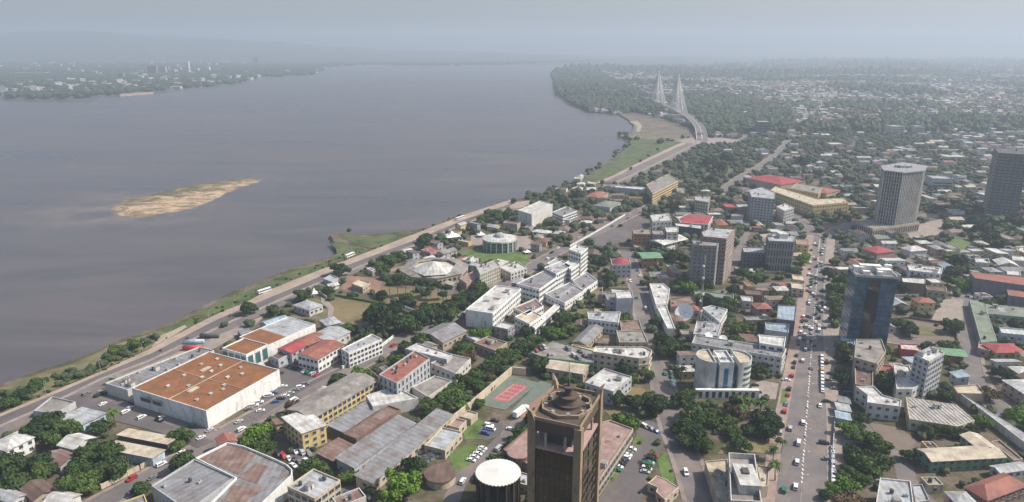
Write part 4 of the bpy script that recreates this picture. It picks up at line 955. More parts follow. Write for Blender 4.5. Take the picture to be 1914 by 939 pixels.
# compound wall
def wall_line(label, pts, hgt=2.6, th=.4, m="wall_cream", name="boundary_wall", auto=False):
    P = [G(x, y).xy for x, y in pts]; b = MB(); c = sum(P, Vector((0, 0))) / len(P)
    for p, q in zip(P[:-1], P[1:]):
        u = (q - p).normalized(); v = Vector((-u.y, u.x)) * th / 2; k = (p - v - c, q - v - c, q + v - c, p + v - c); b.prism([tuple(x) for x in k], 0, hgt)
        occupy([tuple(x + c) for x in k], 1)
        n = int((q - p).length / 5)
        for i in range(n + 1):
            w = p + (q - p) * (i / max(1, n)) - c; b.box(w.x - .3, w.x + .3, w.y - .3, w.y + .3, 0, hgt + .25)
    o = b.build(name, M(m), None, (c.x, c.y, 0)); o["category"] = "wall"; o["label"] = label; return o
wall_line("long tall cream compound wall running up beside the tennis court", [(700, 908), (780, 846), (880, 765), (957, 699), (982, 702)], 4.5, .8)
wall_line("low cream wall along the street under the yellow school", [(190, 915), (262, 878), (300, 858)], 2.4)
wall_line("low white wall bordering the white school complex street side", [(640, 690), (700, 660), (735, 632)], 2.0, .3, "wall_white")
wall_line("grey curb-high wall curving around the building plot", [(1650, 600), (1700, 596), (1760, 605), (1785, 625), (1792, 645)], 1.6, .5, "wall_brown")
wall_line("long white wall lining the bare earth yard and the wide grey parking", [(1065, 462), (1100, 443), (1140, 420), (1168, 403)], 1.8, .4, "wall_white")
wall_line("green hedge-topped wall round the lawn of the small villa", [(602, 549), (660, 560), (716, 570)], 1.8, 1.2, "lawn", "hedge")
wall_line("grey wall between the avenue and the stalls", [(1560, 790), (1556, 850), (1553, 925)], 1.6, .4, "wall_palegrey")
# right of the court
bld("white-roofed house with an arcaded brown side next to the tennis court", [(1089, 718), (1146, 732), (1181, 704)], 7.5, wall="palegrey", rm="white", par=.8, st=2, name="office", cat="building", clutter=3, lm="the white-roofed arcade house")
bld("shop with a wide cream gabled roof behind the tennis court", [(1025, 683), (1090, 699), (1100, 683), (1038, 668)], 6, wall="beige", rm="cream", roof="gable", rise=1.6, st=1, name="shop", cat="shop")
bld("low pale blue awning roof in front of the cream shop", [(1020, 690), (1078, 705), (1086, 698), (1028, 683)], 3.5, wall="palegreen", rm="blue", roof="shed", rise=.5, win=None, name="shed", cat="shed")
bld("dark green building with cars parked on its roof deck", [(992, 659), (1020, 669), (1110, 678), (1110, 656), (1035, 637)], 7, wall="greenpaint", rm="concrete", poly=True, st=2, win="grid", name="parking_deck", cat="building", lm="the green parking deck", par=.5)
bld("beige three-storey apartment block with rounded white balconies", [(1113, 647), (1108, 657), (1195, 670), (1214, 667), (1219, 655), (1205, 648)], 11, wall="cream", rm="white", poly=True, st=3, ww=1.6, wh=1.5, sp=3.4, clutter=7, par=.9, name="apartment_building", cat="apartment building", lm="the beige apartment block", ledge=True)
bld("yellow low building behind the parking deck", [(1058, 655), (1100, 662), (1112, 650), (1070, 643)], 4, wall="yellow", rm="cream", win="grid", st=1, poly=True, name="building")
bld("long grey pitched-roof building with a pale ridge beside the green belt", [(1072, 638), (1096, 645), (1125, 615), (1105, 606)], 5, wall="beige", rm="grey", roof="gable", st=1, name="building")
bld("white two-storey house with square windows above the beige apartments", [(1098, 583), (1100, 596), (1156, 603), (1160, 583)], 8, wall="white", rm="palegrey", poly=True, st=2, sp=2.6, ww=1.2, wh=1.3, name="house", cat="house", lm="the white square-windowed house")
bld("grey block with a white roof slab beside the centre street", [(1150, 545), (1153, 558), (1184, 557), (1181, 543)], 13, wall="palegrey", rm="white", poly=True, st=3, win=None, name="building")
bld("lower grey annex left of the white-slab block", [(1131, 548), (1135, 560), (1152, 561), (1152, 548)], 9, wall="palegrey", rm="grey", poly=True, st=2, name="building")
bld("flat beige roof building between the white house and the apartments", [(1152, 618), (1158, 640), (1212, 640), (1202, 618)], 7, wall="cream", rm="concrete", poly=True, st=2, name="building", clutter=3)
bld("narrow brown-roofed block above the beige-roofed one", [(1158, 600), (1162, 618), (1200, 615), (1195, 598)], 7, wall="beige", rm="oldrust", poly=True, st=2, name="building")
# upper-left of the court: old factory and white hall
bld("grey stone-faced hall with red roof patches and tall white piers", [(708, 700), (742, 716), (803, 670), (775, 655)], 12, wall="palegrey", rm="brick", st=3, sp=3.4, ww=1.1, wh=2.4, clutter=8, name="factory", cat="factory", poly=True, lm="the red-patched factory")
bld("white flat roof hall behind the factory", [(757, 652), (835, 672), (845, 662), (780, 641)], 8, wall="palegrey", rm="white", poly=True, win=None, name="hall", cat="hall", clutter=2)
bld("pale concrete-roofed annex right of the factory", [(805, 678), (852, 698), (880, 670), (845, 662)], 6, wall="offwhite", rm="concrete", poly=True, st=1, name="annex", cat="building")
bld("low flat concrete roof in front of the factory", [(770, 723), (800, 742), (845, 712), (812, 702)], 4, wall="offwhite", rm="concrete", poly=True, win=None, name="annex", cat="building")
bld("old house with a dark grey pitched roof and white gable edges", [(790, 622), (828, 640), (873, 618), (832, 603)], 6, wall="beige", rm="grey", roof="gable", rise=3, st=1, name="house", cat="house", lm="the dark gabled old house")
bld("small white flat roof beside the old gabled house", [(872, 628), (895, 640), (912, 632), (890, 622)], 4, wall="offwhite", rm="white", poly=True, st=1, name="house", cat="house")
bld("weathered roof with clutter behind the green belt", [(885, 640), (925, 655), (948, 640), (912, 628)], 5, wall="beige", rm="oldrust", poly=True, st=1, name="house", cat="house", clutter=3)
# red-roofed yard north of the parking
bld("white two-storey building with a dark red roof by the supermarket car park", [(560, 661), (594, 672), (642, 644)], 8.5, wall="white", rm="brick", roof="gable", rise=1.2, st=2, sp=2.8, ww=1.7, name="office", cat="building", lm="the dark red-roofed office")
bld("red-roofed hall left of the white office", [(520, 652), (545, 660), (585, 640), (555, 632)], 7, wall="palegrey", rm="red", roof="gable", rise=1.2, st=2, poly=False, name="hall", cat="hall")
bld("dusty brick-red roof behind the red-roofed hall", [(545, 638), (575, 646), (610, 632), (580, 622)], 7, wall="brown", rm="brick", roof="gable", rise=1.2, st=1, name="hall", cat="hall")
bld("pale tin roof cluster behind the red roofs", [(575, 630), (615, 640), (655, 620), (615, 612)], 6.5, wall="offwhite", rm="palegrey", roof="gable", rise=1.4, st=1, name="building")
bld("grey three-storey house with a row of white balconies at the lawn", [(638, 652), (652, 660), (714, 634), (695, 624)], 9, wall="white", rm="palegrey", poly=True, st=3, sp=2.6, ww=1.6, name="apartment_building", cat="apartment building", clutter=3, lm="the white-balconied house")
bld("grey house beside the pale tin roofs", [(505, 665), (520, 672), (545, 660), (528, 654)], 5, wall="palegrey", rm="brown", poly=True, st=1, name="house", cat="house")
# lawn villa and tents
bld("small villa with white tent-like roofs beside the lawn", [(553, 569), (578, 580), (602, 571), (580, 560)], 5, wall="offwhite", rm="palegrey", roof="hip", st=1, name="villa", cat="house", lm="the tent-roofed villa")
bld("small flat beige building in the red earth yard", [(657, 530), (678, 538), (692, 528), (672, 522)], 4, wall="beige", rm="cream", poly=True, st=1, name="house", cat="house")
bld("flat shelter roof beside the promenade", [(604, 521), (620, 527), (632, 519), (618, 513)], 3, wall="palegrey", rm="palegrey", poly=True, win=None, name="shelter", cat="shelter")
def tent(label, x, y, rpx, h=5, grp=None, hint=None):
    p = G(x, y); r = rpx * mpp(y); rt = root("tent", label, "tent", (p.x, p.y, 0), .4, grp); b = MB()
    n = 4; vs = [(r * math.cos(math.pi / 4 + t * math.pi / 2), r * math.sin(math.pi / 4 + t * math.pi / 2), h * .45) for t in range(4)]; mid = [(v[0] * .45, v[1] * .45, h * .62) for v in vs]
    b.add(vs + mid + [(0, 0, h)], [(i, (i + 1) % 4, 4 + (i + 1) % 4, 4 + i) for i in range(4)] + [(4 + i, 4 + (i + 1) % 4, 8) for i in range(4)]); b.build("canopy", M("whitepaint"), rt)
    for v in vs: q = MB(); q.bar((v[0], v[1], 0), (v[0], v[1], h * .45), .1); q.build("pole", M("steel"), rt)
    occupy([(p.x + v[0], p.y + v[1]) for v in vs], 1); return rt
tent("large peaked white marquee by the waterfront road", 845, 448, 19, 9); tent("white marquee between the large one and the domed building", 899, 443, 10, 6); tent("small white tent on the forecourt of the domed building", 985, 474, 9, 4); tent("peaked white canopy over the villa roof by the lawn", 588, 556, 9, 8); tent("white canopy behind the villa with tent-like roofs", 575, 573, 7, 6)
landmark("the white marquees", 860, 446)
# octagonal market hall with white cone
def octa():
    x, y, h = 812, 500, 7.0; p = G(x, y, h); rx = 66 * mpp(y, h); rt = root("octagonal_hall", "wide octagonal hall with a shallow white cone in the middle of its roof", "hall", (p.x, p.y, 0), .2)
    b = MB(); b.cyl(0, 0, rx * .97, rx * .97, 0, h, 8); b.build("wall", M("wall_cream"), rt)
    b = MB(); b.cyl(0, 0, rx, rx * .62, h, h + 2.2, 8, 0, False); b.cyl(0, 0, rx * .99, rx, h - .3, h, 8, 0, False); b.cyl(0, 0, rx * .62, rx * .60, h + 2.2, h + .8, 8, 0, False); b.build("roof", M("roof_concrete"), rt)
    b = MB(); b.cyl(-rx * .05, -rx * .34, rx * .60, .2, h + 1.6, h + 8.5, 6); b.build("cone_roof", M("roof_white"), rt)
    R_ = Matrix.Rotation(.2, 2)
    for i in range(8):
        for j in range(5):
            t0 = 2 * math.pi * i / 8; t1 = 2 * math.pi * (i + 1) / 8; q = Vector((math.cos(t0), math.sin(t0))).lerp(Vector((math.cos(t1), math.sin(t1))), (j + .5) / 5) * rx * .975
            if (R_ @ q).dot(Vector((-p.x, -p.y))) > 0: obj("window", window_mesh("std"), rt, (q.x, q.y, 2.6), (t0 + t1) / 2 + math.pi / 2, (2.2, 1, 2.2))
    occupy([(p.x + rx * math.cos(t * math.pi / 6), p.y + rx * math.sin(t * math.pi / 6)) for t in range(12)], 1); landmark("the octagonal hall with the white cone", x, y)
octa()
bld("pale striped office with vertical green fins beside the octagonal hall", [(890, 498), (897, 512), (935, 496), (925, 486)], 12, wall="cream", rm="palegrey", poly=True, st=4, ww=1.0, wh=2.0, sp=2.2, style="teal_light", name="office", cat="building", clutter=3)
bld("low pale wing behind the striped office", [(935, 500), (955, 510), (985, 500), (965, 488)], 6, wall="offwhite", rm="white", poly=True, st=2, name="building", clutter=3)
bld("dusty rooftop annex of the octagonal hall", [(858, 520), (872, 530), (900, 515), (884, 507)], 6, wall="pinkish", rm="pinkish", poly=True, st=1, name="annex", cat="building")
# domed building
def dome():
    x, y, h = 934, 445, 10.5; p = G(x, y, h); r = 32 * mpp(y, h); rt = root("domed_building", "round building with a dark glass drum, white ring roof and small grey dome", "building", (p.x, p.y, 0))
    b = MB(); b.cyl(0, 0, r * .95, r * .95, 0, h - 1.5, 36); b.build("glass_drum", M("glass_teal"), rt)
    b = MB(); b.cyl(0, 0, r, r, h - 1.5, h, 36); b.cyl(0, 0, r, r * .34, h, h + 1.6, 36); b.build("ring_roof", M("roof_white"), rt)
    prof = [(r * .34 * math.cos(t * math.pi / 12), 1.6 + r * .22 * math.sin(t * math.pi / 12)) for t in range(7)]; b = MB()
    for (r0, z0), (r1, z1) in zip(prof[:-1], prof[1:]): b.cyl(0, 0, r0, r1, h + z0, h + z1, 28, 0, False)
    b.build("dome", M("roof_palegrey"), rt, smooth=True)
    for i in range(18):
        t = 2 * math.pi * i / 18; q = MB(); q.box(-.5, .5, -.5, .5, 0, h - 1.5); o = q.build("column", M("wall_offwhite"), rt, (r * .97 * math.cos(t), r * .97 * math.sin(t), 0)); o.rotation_euler = (0, 0, t)
    for k in range(3):
        q = MB(); q.cyl(0, 0, r * .965, r * .965, 3 + 3 * k, 3.4 + 3 * k, 36); q.build("floor_band", M("wall_grey"), rt)
    occupy([(p.x + r * math.cos(t * .5), p.y + r * math.sin(t * .5)) for t in range(13)], 1); landmark("the round domed building", x, y)
dome()
bld("tall windowless pale box building near the river", [(968, 393), (994, 401), (1033, 381), (1010, 375)], 15, wall="offwhite", rm="white", poly=True, win=None, name="warehouse", cat="building", lm="the windowless pale box")
bld("grey-roofed block with white balcony bands right of the pale box", [(1033, 396), (1052, 404), (1079, 394), (1058, 386)], 9, wall="white", rm="grey", poly=True, st=3, ww=3, wh=1.2, sp=3.4, name="office", cat="building", ledge=True)
# white complex in the middle
G_ = "white blocks of the long school complex"
bld("front block of the white complex with a bright white roof and blank end wall", [(877, 573), (921, 586), (974, 539)], 11.5, wall="white", rm="white", st=3, sp=2.8, ww=1.2, name="complex_block", cat="building", group=G_, lm="the front block of the white complex", clutter=3, hide={3})
bld("rear wing of the white complex with a grey roof", [(965, 530), (1008, 541), (1041, 518), (1016, 506)], 12, wall="white", rm="grey", poly=True, st=3, sp=2.6, ww=1.8, name="complex_block", cat="building", group=G_, clutter=2)
bld("courtyard wing of the white complex with red-brown inner roof", [(960, 575), (985, 588), (1016, 572), (1000, 558)], 8, wall="white", rm="oldrust", poly=True, st=2, sp=2.4, name="complex_block", cat="building", group=G_)
bld("low white wing in front of the courtyard with a pale slab roof", [(962, 592), (990, 606), (1014, 590), (990, 578)], 8, wall="white", rm="cream", poly=True, st=2, sp=2.6, name="complex_block", cat="building", group=G_)
bld("long thin white gallery edging the green belt", [(992, 608), (1000, 614), (1046, 572), (1038, 568)], 6, wall="white", rm="white", poly=True, st=2, sp=2.4, ww=1.4, name="gallery", cat="building", group=G_)
bld("grey mid wing stepping up towards the complex tower", [(1017, 500), (1040, 512), (1068, 497), (1050, 487)], 14, wall="white", rm="palegrey", poly=True, st=4, sp=2.6, ww=1.6, name="complex_block", cat="building", group=G_, clutter=3)
bld("white stepped annex at the foot of the complex tower", [(1052, 494), (1068, 504), (1083, 493), (1066, 485)], 14, wall="white", rm="white", poly=True, st=4, sp=2.4, name="complex_block", cat="building", group=G_)
bld("slim white six-storey tower of the complex with balcony rows", [(1063, 466), (1086, 474), (1099, 463), (1077, 457)], 21, wall="white", rm="white", poly=True, st=6, sp=2.6, ww=1.6, wh=1.5, name="complex_tower", cat="tower", lm="the slim white complex tower", ledge=True, clutter=2)
bld("small flat roof pair left of the complex tower", [(1022, 492), (1036, 499), (1053, 488), (1040, 482)], 12, wall="white", rm="palegrey", poly=True, st=3, name="complex_block", cat="building", group=G_)
bld("low grey hall with a raised roof rib inside the complex", [(1018, 549), (1056, 566), (1092, 543), (1064, 528)], 5.5, wall="white", rm="grey", poly=True, st=1, wh=1, name="complex_hall", cat="hall", group=G_,
    extra=lambda rt, l, h, a, b: panel(rt, -a * .6, a * .6, -1.4, 1.4, h, 1.3, "roof_palegrey", "roof_rib"))
bld("grey-roofed wing of the complex beside the green strip", [(1070, 524), (1090, 543), (1117, 524), (1096, 508)], 5.5, wall="white", rm="grey", poly=True, st=1, name="complex_hall", cat="hall", group=G_)
wall_line("white perimeter wall round the front of the complex", [(872, 592), (920, 610), (965, 625), (1000, 605)], 2.6, .5, "wall_white")
# centre
bld("red-domed grey house behind the trees of the centre", [(1141, 484), (1144, 495), (1180, 494), (1176, 482)], 11, wall="palegrey", rm="grey", poly=True, st=3, name="house", cat="house", lm="the red-topped grey house",
    extra=lambda rt, l, h, a, b: (lambda m_: (m_.cyl(0, 0, min(a, b) * .95, min(a, b) * .3, h + .2, h + 3.4, 12), m_.build("dome_roof", M("roof_red"), rt)))(MB()))
bld("orange-walled shop with a green roof next to the red-topped house", [(1198, 474), (1202, 483), (1229, 482), (1227, 471)], 9, wall="orange", rm="green", roof="gable", rise=1.5, poly=True, st=2, name="shop", cat="shop", lm="the green-roofed orange shop")
bld("white L-shaped building with an arched end on the centre street", [(1214, 530), (1226, 569), (1248, 566), (1252, 540), (1240, 530)], 7, wall="white", rm="white", poly=True, st=2, name="building", clutter=2, lm="the white L-shaped building")
bld("brown low tin roof behind the satellite dish", [(1252, 558), (1254, 574), (1300, 566), (1292, 553)], 4, wall="brown", rm="oldrust", poly=True, st=1, name="house", cat="house")
bld("long white wedge-shaped roof running down to the street trees", [(1228, 574), (1248, 614), (1262, 614), (1246, 572)], 5, wall="white", rm="white", poly=True, win=None, name="shed", cat="shed")
bld("pale green roofed shed behind the round tree", [(1296, 541), (1300, 550), (1370, 560), (1372, 551)], 4, wall="palegreen", rm="mossy", poly=True, win=None, name="shed", cat="shed")
bld("white flat-roofed house with grey top slab near the radio mast", [(1313, 575), (1345, 602), (1360, 578), (1330, 571)], 8, wall="white", rm="palegrey", poly=True, st=2, name="house", cat="house", clutter=3)
bld("white lower terrace house in front of the radio mast", [(1302, 600), (1296, 624), (1342, 628), (1350, 603)], 7, wall="offwhite", rm="palegrey", poly=True, st=2, name="house", cat="house", clutter=5)
bld("long white office block with a row of small square windows", [(1300, 626), (1293, 641), (1462, 668), (1470, 652)], 11, wall="offwhite", rm="grey", poly=True, st=3, sp=3.2, ww=1.3, wh=1.3, name="office", cat="building", lm="the long white office block", clutter=4)
bld("white cube with a bright roof on the avenue side of the office block", [(1418, 626), (1420, 641), (1466, 648), (1469, 630)], 14, wall="white", rm="white", poly=True, st=4, sp=3.4, ww=2.6, wh=1.6, name="office", cat="building")
bld("grey-blue tin hall beside the avenue", [(1430, 603), (1432, 616), (1474, 622), (1476, 606)], 9, wall="palegrey", rm="blue", poly=True, win=None, name="hall", cat="hall")
bld("tall dark box with a pale blue roof at the avenue edge", [(1454, 570), (1452, 596), (1486, 600), (1490, 571)], 10, wall="purplegrey", rm="blue", poly=True, st=2, win=None, name="hall", cat="hall", lm="the pale-blue-roofed avenue hall")
# round-lobed office
def lobed():
    h = 19.0; p = G(1352, 668, h); k = mpp(668, h); rt = root("lobed_office", "modern office of two rounded white towers around a white central bar", "office building", (p.x, p.y, 0), -.02)
    R_ = 30 * k
    def half(cx, s, name):
        b = MB(); n = 20; pts = []
        for i in range(n + 1):
            t = math.pi / 2 + math.pi * i / n
            pts.append((cx + s * math.cos(t) * R_, math.sin(t) * R_ * .98))
        pts = ccw(pts); walls_flat(b, pts, h, 1.0); o = b.build("tower_wall", M("wall_offwhite"), rt); r_ = MB(); r_.prism(inset(pts, .36), h - .3, h); r_.build("roof", M("roof_cream"), rt)
        for f in range(5):
            q = MB()
            P2 = []
            for i in range(3, n - 1 if s > 0 else n - 1):
                t = math.pi / 2 + math.pi * i / n; P2.append((cx + s * math.cos(t) * (R_ + .08), math.sin(t) * (R_ * .98 + .08)))
            z0 = 2.2 + f * 3.3
            vs = [(x, y, z0) for x, y in P2] + [(x, y, z0 + 1.5) for x, y in P2]; m_ = len(P2); q.add(vs, [(i, i + 1, m_ + i + 1, m_ + i) for i in range(m_ - 1)]); q.build("window_band", M("glass_teal"), rt) if s < 0 else None
    half(-20 * k, 1, "l"); half(22 * k, -1, "r")
    b = MB(); pl = [(-12 * k, -26 * k), (13 * k, -26 * k), (13 * k, 26 * k), (-12 * k, 26 * k)]; walls_flat(b, pl, h - .5, 1.2); b.build("central_wall", M("wall_white"), rt); b = MB(); b.prism(inset(pl, .36), h - .8, h - .5); b.build("central_roof", M("roof_white"), rt)
    for x in (-17 * k, 17.5 * k): b = MB(); b.box(x - 3.4 * k, x + 3.4 * k, -20 * k, 20 * k, 0, h - 2); b.build("glass_link", M("glass_blue"), rt)
    b = MB(); b.box(-4 * k, 4 * k, -26 * k - .15, -26 * k, 1, h - 3); b.build("glass_strip", M("glass_blue"), rt)
    for x in (-5, 0, 4): q = MB(); q.box(x - 1, x + 1, -2, 0, h - .5, h + .9); q.build("air_conditioner", M("wall_palegrey"), rt)
    b = MB(); b.box(-56 * k, 60 * k, -38 * k, -29.8 * k, 0, 5); b.build("entrance_hall", M("wall_white"), rt)
    for i in range(9): q = MB(); q.box(-50 * k + i * 12 * k, -44 * k + i * 12 * k, -38 * k - .1, -38 * k, .6, 4); q.build("window", M("glass"), rt)
    occupy([(p.x - 60 * k, p.y - 40 * k), (p.x + 62 * k, p.y - 40 * k), (p.x + 62 * k, p.y + 32 * k), (p.x - 60 * k, p.y + 32 * k)], 1); landmark("the two-lobed round office", 1352, 690)
lobed()
bld("white-roofed bank with a raised parapet and roof pavilion at the bottom edge", [(1362, 846), (1366, 935), (1424, 938), (1411, 849)], 12, wall="offwhite", rm="concrete", poly=True, st=3, par=2.4, name="bank", cat="building", lm="the white-parapet bank",
    extra=lambda rt, l, h, a, b: (panel(rt, -a * .42, a * .55, -b * .55, b * .35, h, 4.2, "roof_white", "penthouse"), panel(rt, -a * .1, a * .2, -b * .1, b * .12, h + 4.2, .8, "wall_dark", "roof_unit")))
bld("low left wing of the bank with a cream roof", [(1318, 862), (1345, 950), (1364, 935), (1360, 858)], 5, wall="beige", rm="cream", poly=True, win=None, name="bank_wing", cat="building", clutter=3)
bld("low right wing of the bank with a cream roof", [(1414, 868), (1424, 910), (1436, 908), (1438, 873)], 5, wall="beige", rm="cream", poly=True, win=None, name="bank_wing", cat="building", clutter=1)
bld("small guard house with a flat pinkish cross-shaped roof", [(1211, 903), (1229, 911), (1226, 919), (1243, 934), (1269, 911), (1250, 900), (1248, 897), (1227, 889)], 4, wall="cream", rm="pinkish", poly=True, st=1, name="guard_house", cat="guard house", par=.3, lm="the pinkish guard house")
# right side
bld("brown concrete block at the foot of the blue glass tower", [(1600, 634), (1597, 668), (1640, 680), (1656, 656), (1648, 634)], 13, wall="beige", rm="concrete", poly=True, st=4, name="building", clutter=3, lm="the brown concrete block")
bld("long brown-grey roofed store below the concrete block", [(1597, 668), (1599, 718), (1632, 722), (1632, 674)], 8, wall="beige", rm="brown", poly=True, st=2, name="store", cat="store")
bld("white stepped workshop roof with cut-outs beside the avenue stalls", [(1600, 722), (1622, 738), (1621, 752), (1684, 760), (1685, 748), (1650, 738), (1634, 722)], 8, wall="offwhite", rm="white", poly=True, st=2, name="workshop", cat="workshop", lm="the stepped white workshop", clutter=2)
bld("white-panelled roof hall left of the grey apartment tower", [(1670, 679), (1676, 727), (1706, 727), (1727, 715), (1727, 702), (1705, 697), (1700, 684)], 8, wall="offwhite", rm="white", poly=True, st=2, name="hall", cat="hall", clutter=4)
bld("red-brown roof between the store and the white-panelled hall", [(1634, 680), (1636, 700), (1668, 702), (1668, 684)], 5, wall="redpaint", rm="brick", poly=True, win=None, name="shed", cat="shed")
bld("grey-blue seven-storey apartment tower with a cluttered white roof", [(1709, 662), (1737, 676), (1766, 659), (1738, 648)], 22, wall="palegrey", rm="white", poly=True, st=7, sp=2.8, ww=1.3, name="apartment_tower", cat="tower", clutter=4, lm="the grey-blue apartment tower", cap=40)
bld("white flat roof with a red wall beside the grey apartment tower", [(1682, 642), (1684, 652), (1722, 656), (1718, 644)], 5, wall="redpaint", rm="white", poly=True, win=None, name="house", cat="house")
bld("bright green roofed brick house behind the apartment tower", [(1758, 652), (1764, 662), (1802, 666), (1797, 653)], 6, wall="terracotta", rm="green", roof="gable", rise=1.2, poly=True, st=2, name="house", cat="house", lm="the green-roofed brick house")
bld("shed with a strongly ribbed pale roof and fanned end", [(1693, 742), (1700, 783), (1790, 797), (1822, 786), (1788, 757)], 6, wall="cream", rm="ribbed", poly=True, st=1, par=.05, name="ribbed_shed", cat="shed", lm="the ribbed-roof shed")
bld("small blue-white stall roof on the avenue edge", [(1563, 770), (1564, 782), (1588, 786), (1589, 773)], 3, wall="paleblue", rm="blue", roof="shed", rise=.4, win=None, name="stall", cat="stall", lm="the blue-white stall")
bld("grey stall roof just above the blue-white one", [(1566, 755), (1566, 767), (1590, 770), (1590, 758)], 3, wall="grey", rm="palegrey", roof="shed", rise=.4, win=None, name="stall", cat="stall")
bld("dark tin stall roof farthest up the row of avenue stalls", [(1568, 742), (1568, 752), (1589, 755), (1589, 745)], 3, wall="dark", rm="grey", roof="shed", rise=.4, win=None, name="stall", cat="stall")
bld("weathered white roof building at the bottom right edge by the trees", [(1645, 893), (1636, 950), (1710, 955), (1702, 899)], 9, wall="offwhite", rm="palegrey", poly=True, st=3, name="building", clutter=4, lm="the weathered white bottom building")
bld("low tin annex right of the weathered white building", [(1704, 906), (1712, 940), (1738, 935), (1724, 905)], 4, wall="grey", rm="palegrey", poly=True, win=None, name="shed", cat="shed")
bld("beige-roofed long school wing across the dark yard", [(1720, 840), (1742, 862), (1886, 854), (1850, 836)], 6, wall="greenpaint", rm="cream", roof="gable", rise=1.2, st=2, name="school_wing", cat="school", lm="the beige long wing")
bld("second beige wing meeting the long one at an angle", [(1806, 813), (1832, 840), (1868, 838), (1834, 812)], 6, wall="palegreen", rm="cream", roof="gable", rise=1.2, st=2, name="school_wing", cat="school")
bld("dark red-brown roofed house in the bottom right corner", [(1812, 908), (1845, 935), (1925, 905), (1880, 885)], 6, wall="brown", rm="brick", roof="hip", rise=3, st=2, name="house", cat="house")
bld("pale tin roof behind the dark red-brown house", [(1850, 872), (1870, 884), (1925, 876), (1900, 862)], 4, wall="offwhite", rm="palegrey", roof="gable", st=1, name="house", cat="house")
bld("rusty tin roof left of the pale one in the right corner", [(1852, 825), (1895, 860), (1912, 858), (1868, 822)], 4, wall="beige", rm="oldrust", poly=True, st=1, name="house", cat="house")
bld("long narrow white roof running diagonally to the right edge", [(1783, 727), (1798, 738), (1925, 834), (1928, 818)], 4, wall="offwhite", rm="palegrey", poly=True, win=None, par=.2, name="covered_walk", cat="building", lm="the diagonal white roof")
bld("cream slab roof at the top of the diagonal white roof", [(1782, 722), (1790, 735), (1842, 736), (1828, 718)], 4, wall="beige", rm="cream", poly=True, win=None, name="building")
bld("yellow house with a red roof at the right edge", [(1848, 643), (1862, 659), (1925, 659), (1895, 643)], 5, wall="yellow", rm="red", roof="hip", rise=2, st=1, name="house", cat="house", lm="the red-roofed yellow house")
bld("small pinkish roof beside the yellow house", [(1830, 638), (1828, 650), (1850, 656), (1852, 643)], 4, wall="pinkish", rm="pinkish", poly=True, st=1, name="house", cat="house")
bld("long greenish roofed barracks along the side street", [(1812, 560), (1834, 640), (1864, 637), (1838, 562)], 5, wall="palegreen", rm="mossy", poly=True, st=1, name="barracks", cat="building", lm="the greenish barracks", par=.2)
bld("greenish roof wing at right angles to the barracks", [(1842, 568), (1846, 586), (1925, 594), (1925, 576)], 5, wall="palegreen", rm="mossy", poly=True, st=1, name="barracks", cat="building", par=.2)
bld("long white canteen roof inside the barracks yard", [(1868, 612), (1872, 622), (1930, 628), (1930, 616)], 5, wall="paleblue", rm="white", poly=True, st=1, name="canteen", cat="building")
bld("huge dark warehouse with a long red-brown roof at the right edge", [(1813, 508), (1822, 520), (1960, 540), (1960, 522)], 12, wall="purplegrey", rm="brick", poly=True, st=2, win=None, name="warehouse", cat="warehouse", lm="the huge dark warehouse", par=.3)
bld("lower red-brown roofed extension of the dark warehouse", [(1882, 541), (1885, 552), (1960, 562), (1960, 548)], 8, wall="purplegrey", rm="brick", poly=True, win=None, name="warehouse", cat="warehouse", par=.3)
# blue glass tower
def blue_tower():
    h = from_drop(1602, 512, 132); A, B, C_ = G(1597, 506, h), G(1600, 516, h), G(1678, 521, h); D_ = G(1674, 505, h)
    P = ccw([A.xy[:], B.xy[:], C_.xy[:], D_.xy[:]]); c = sum((Vector(p) for p in P), Vector((0, 0))) / 4; ang = math.atan2(C_.y - B.y, C_.x - B.x); w = (C_ - B).xy.length / 2; d = max(9.0, (A - B).xy.length / 2)
    c = (B + C_).xy / 2 + Vector((-math.sin(ang), math.cos(ang))) * d
    rt = root("blue_glass_tower", "slab tower of blue reflecting glass with a brown centre panel and white roof huts", "tower", (c.x, c.y, 0), ang)
    b = MB(); b.box(-w, w, -d, d, 0, h); b.build("glass_body", M("glass_blue"), rt)
    b = MB(); b.box(-w * .38, w * .22, -d - .4, -d - .01, 0, h - 1.2); b.build("centre_panel", M("glass_brown"), rt)
    for k in range(1, 15):
        z = h * k / 15; q = MB(); q.box(-w - .12, w + .12, -d - .12, d + .12, z, z + .28, bottom=True); q.build("floor_band", M("glass"), rt)
    for k in range(1, 14):
        x = -w + 2 * w * k / 14
        if -.4 * w < x < .24 * w: continue
        q = MB(); q.box(x - .07, x + .07, -d - .2, -d, 0, h); q.build("mullion", M("glass"), rt)
    q = MB(); walls_flat(q, [(-w - .1, -d - .1), (w + .1, -d - .1), (w + .1, d + .1), (-w - .1, d + .1)], h, 1.0); q2 = MB()
    q.v = [v if v[2] > 1 else (v[0], v[1], h - .5) for v in q.v]; q.build("parapet", M("wall_palegrey"), rt); q2.box(-w + .4, w - .4, -d + .4, d - .4, h, h + .1); q2.build("roof", M("roof_concrete"), rt)
    for x, y, sx, sy, sz in ((-.7, .1, 3, 3, 3.4), (-.1, .3, 6, 3, 4.2), (.5, 0, 4, 4, 3), (.8, .4, 2, 2, 4.5), (-.4, -.4, 2, 2, 2), (.25, -.5, 1.5, 2, 2.4)):
        q = MB(); q.box(x * w - sx, x * w + sx, y * d - sy * .7, y * d + sy * .7, h + .1, h + sz); q.build("roof_hut", M("wall_white"), rt)
    occupy([tuple(Matrix.Rotation(ang, 2) @ Vector(q_) + c) for q_ in ((-w, -d), (w, -d), (w, d), (-w, d))], 1, 2); landmark("the blue glass tower", 1635, 575)
blue_tower()
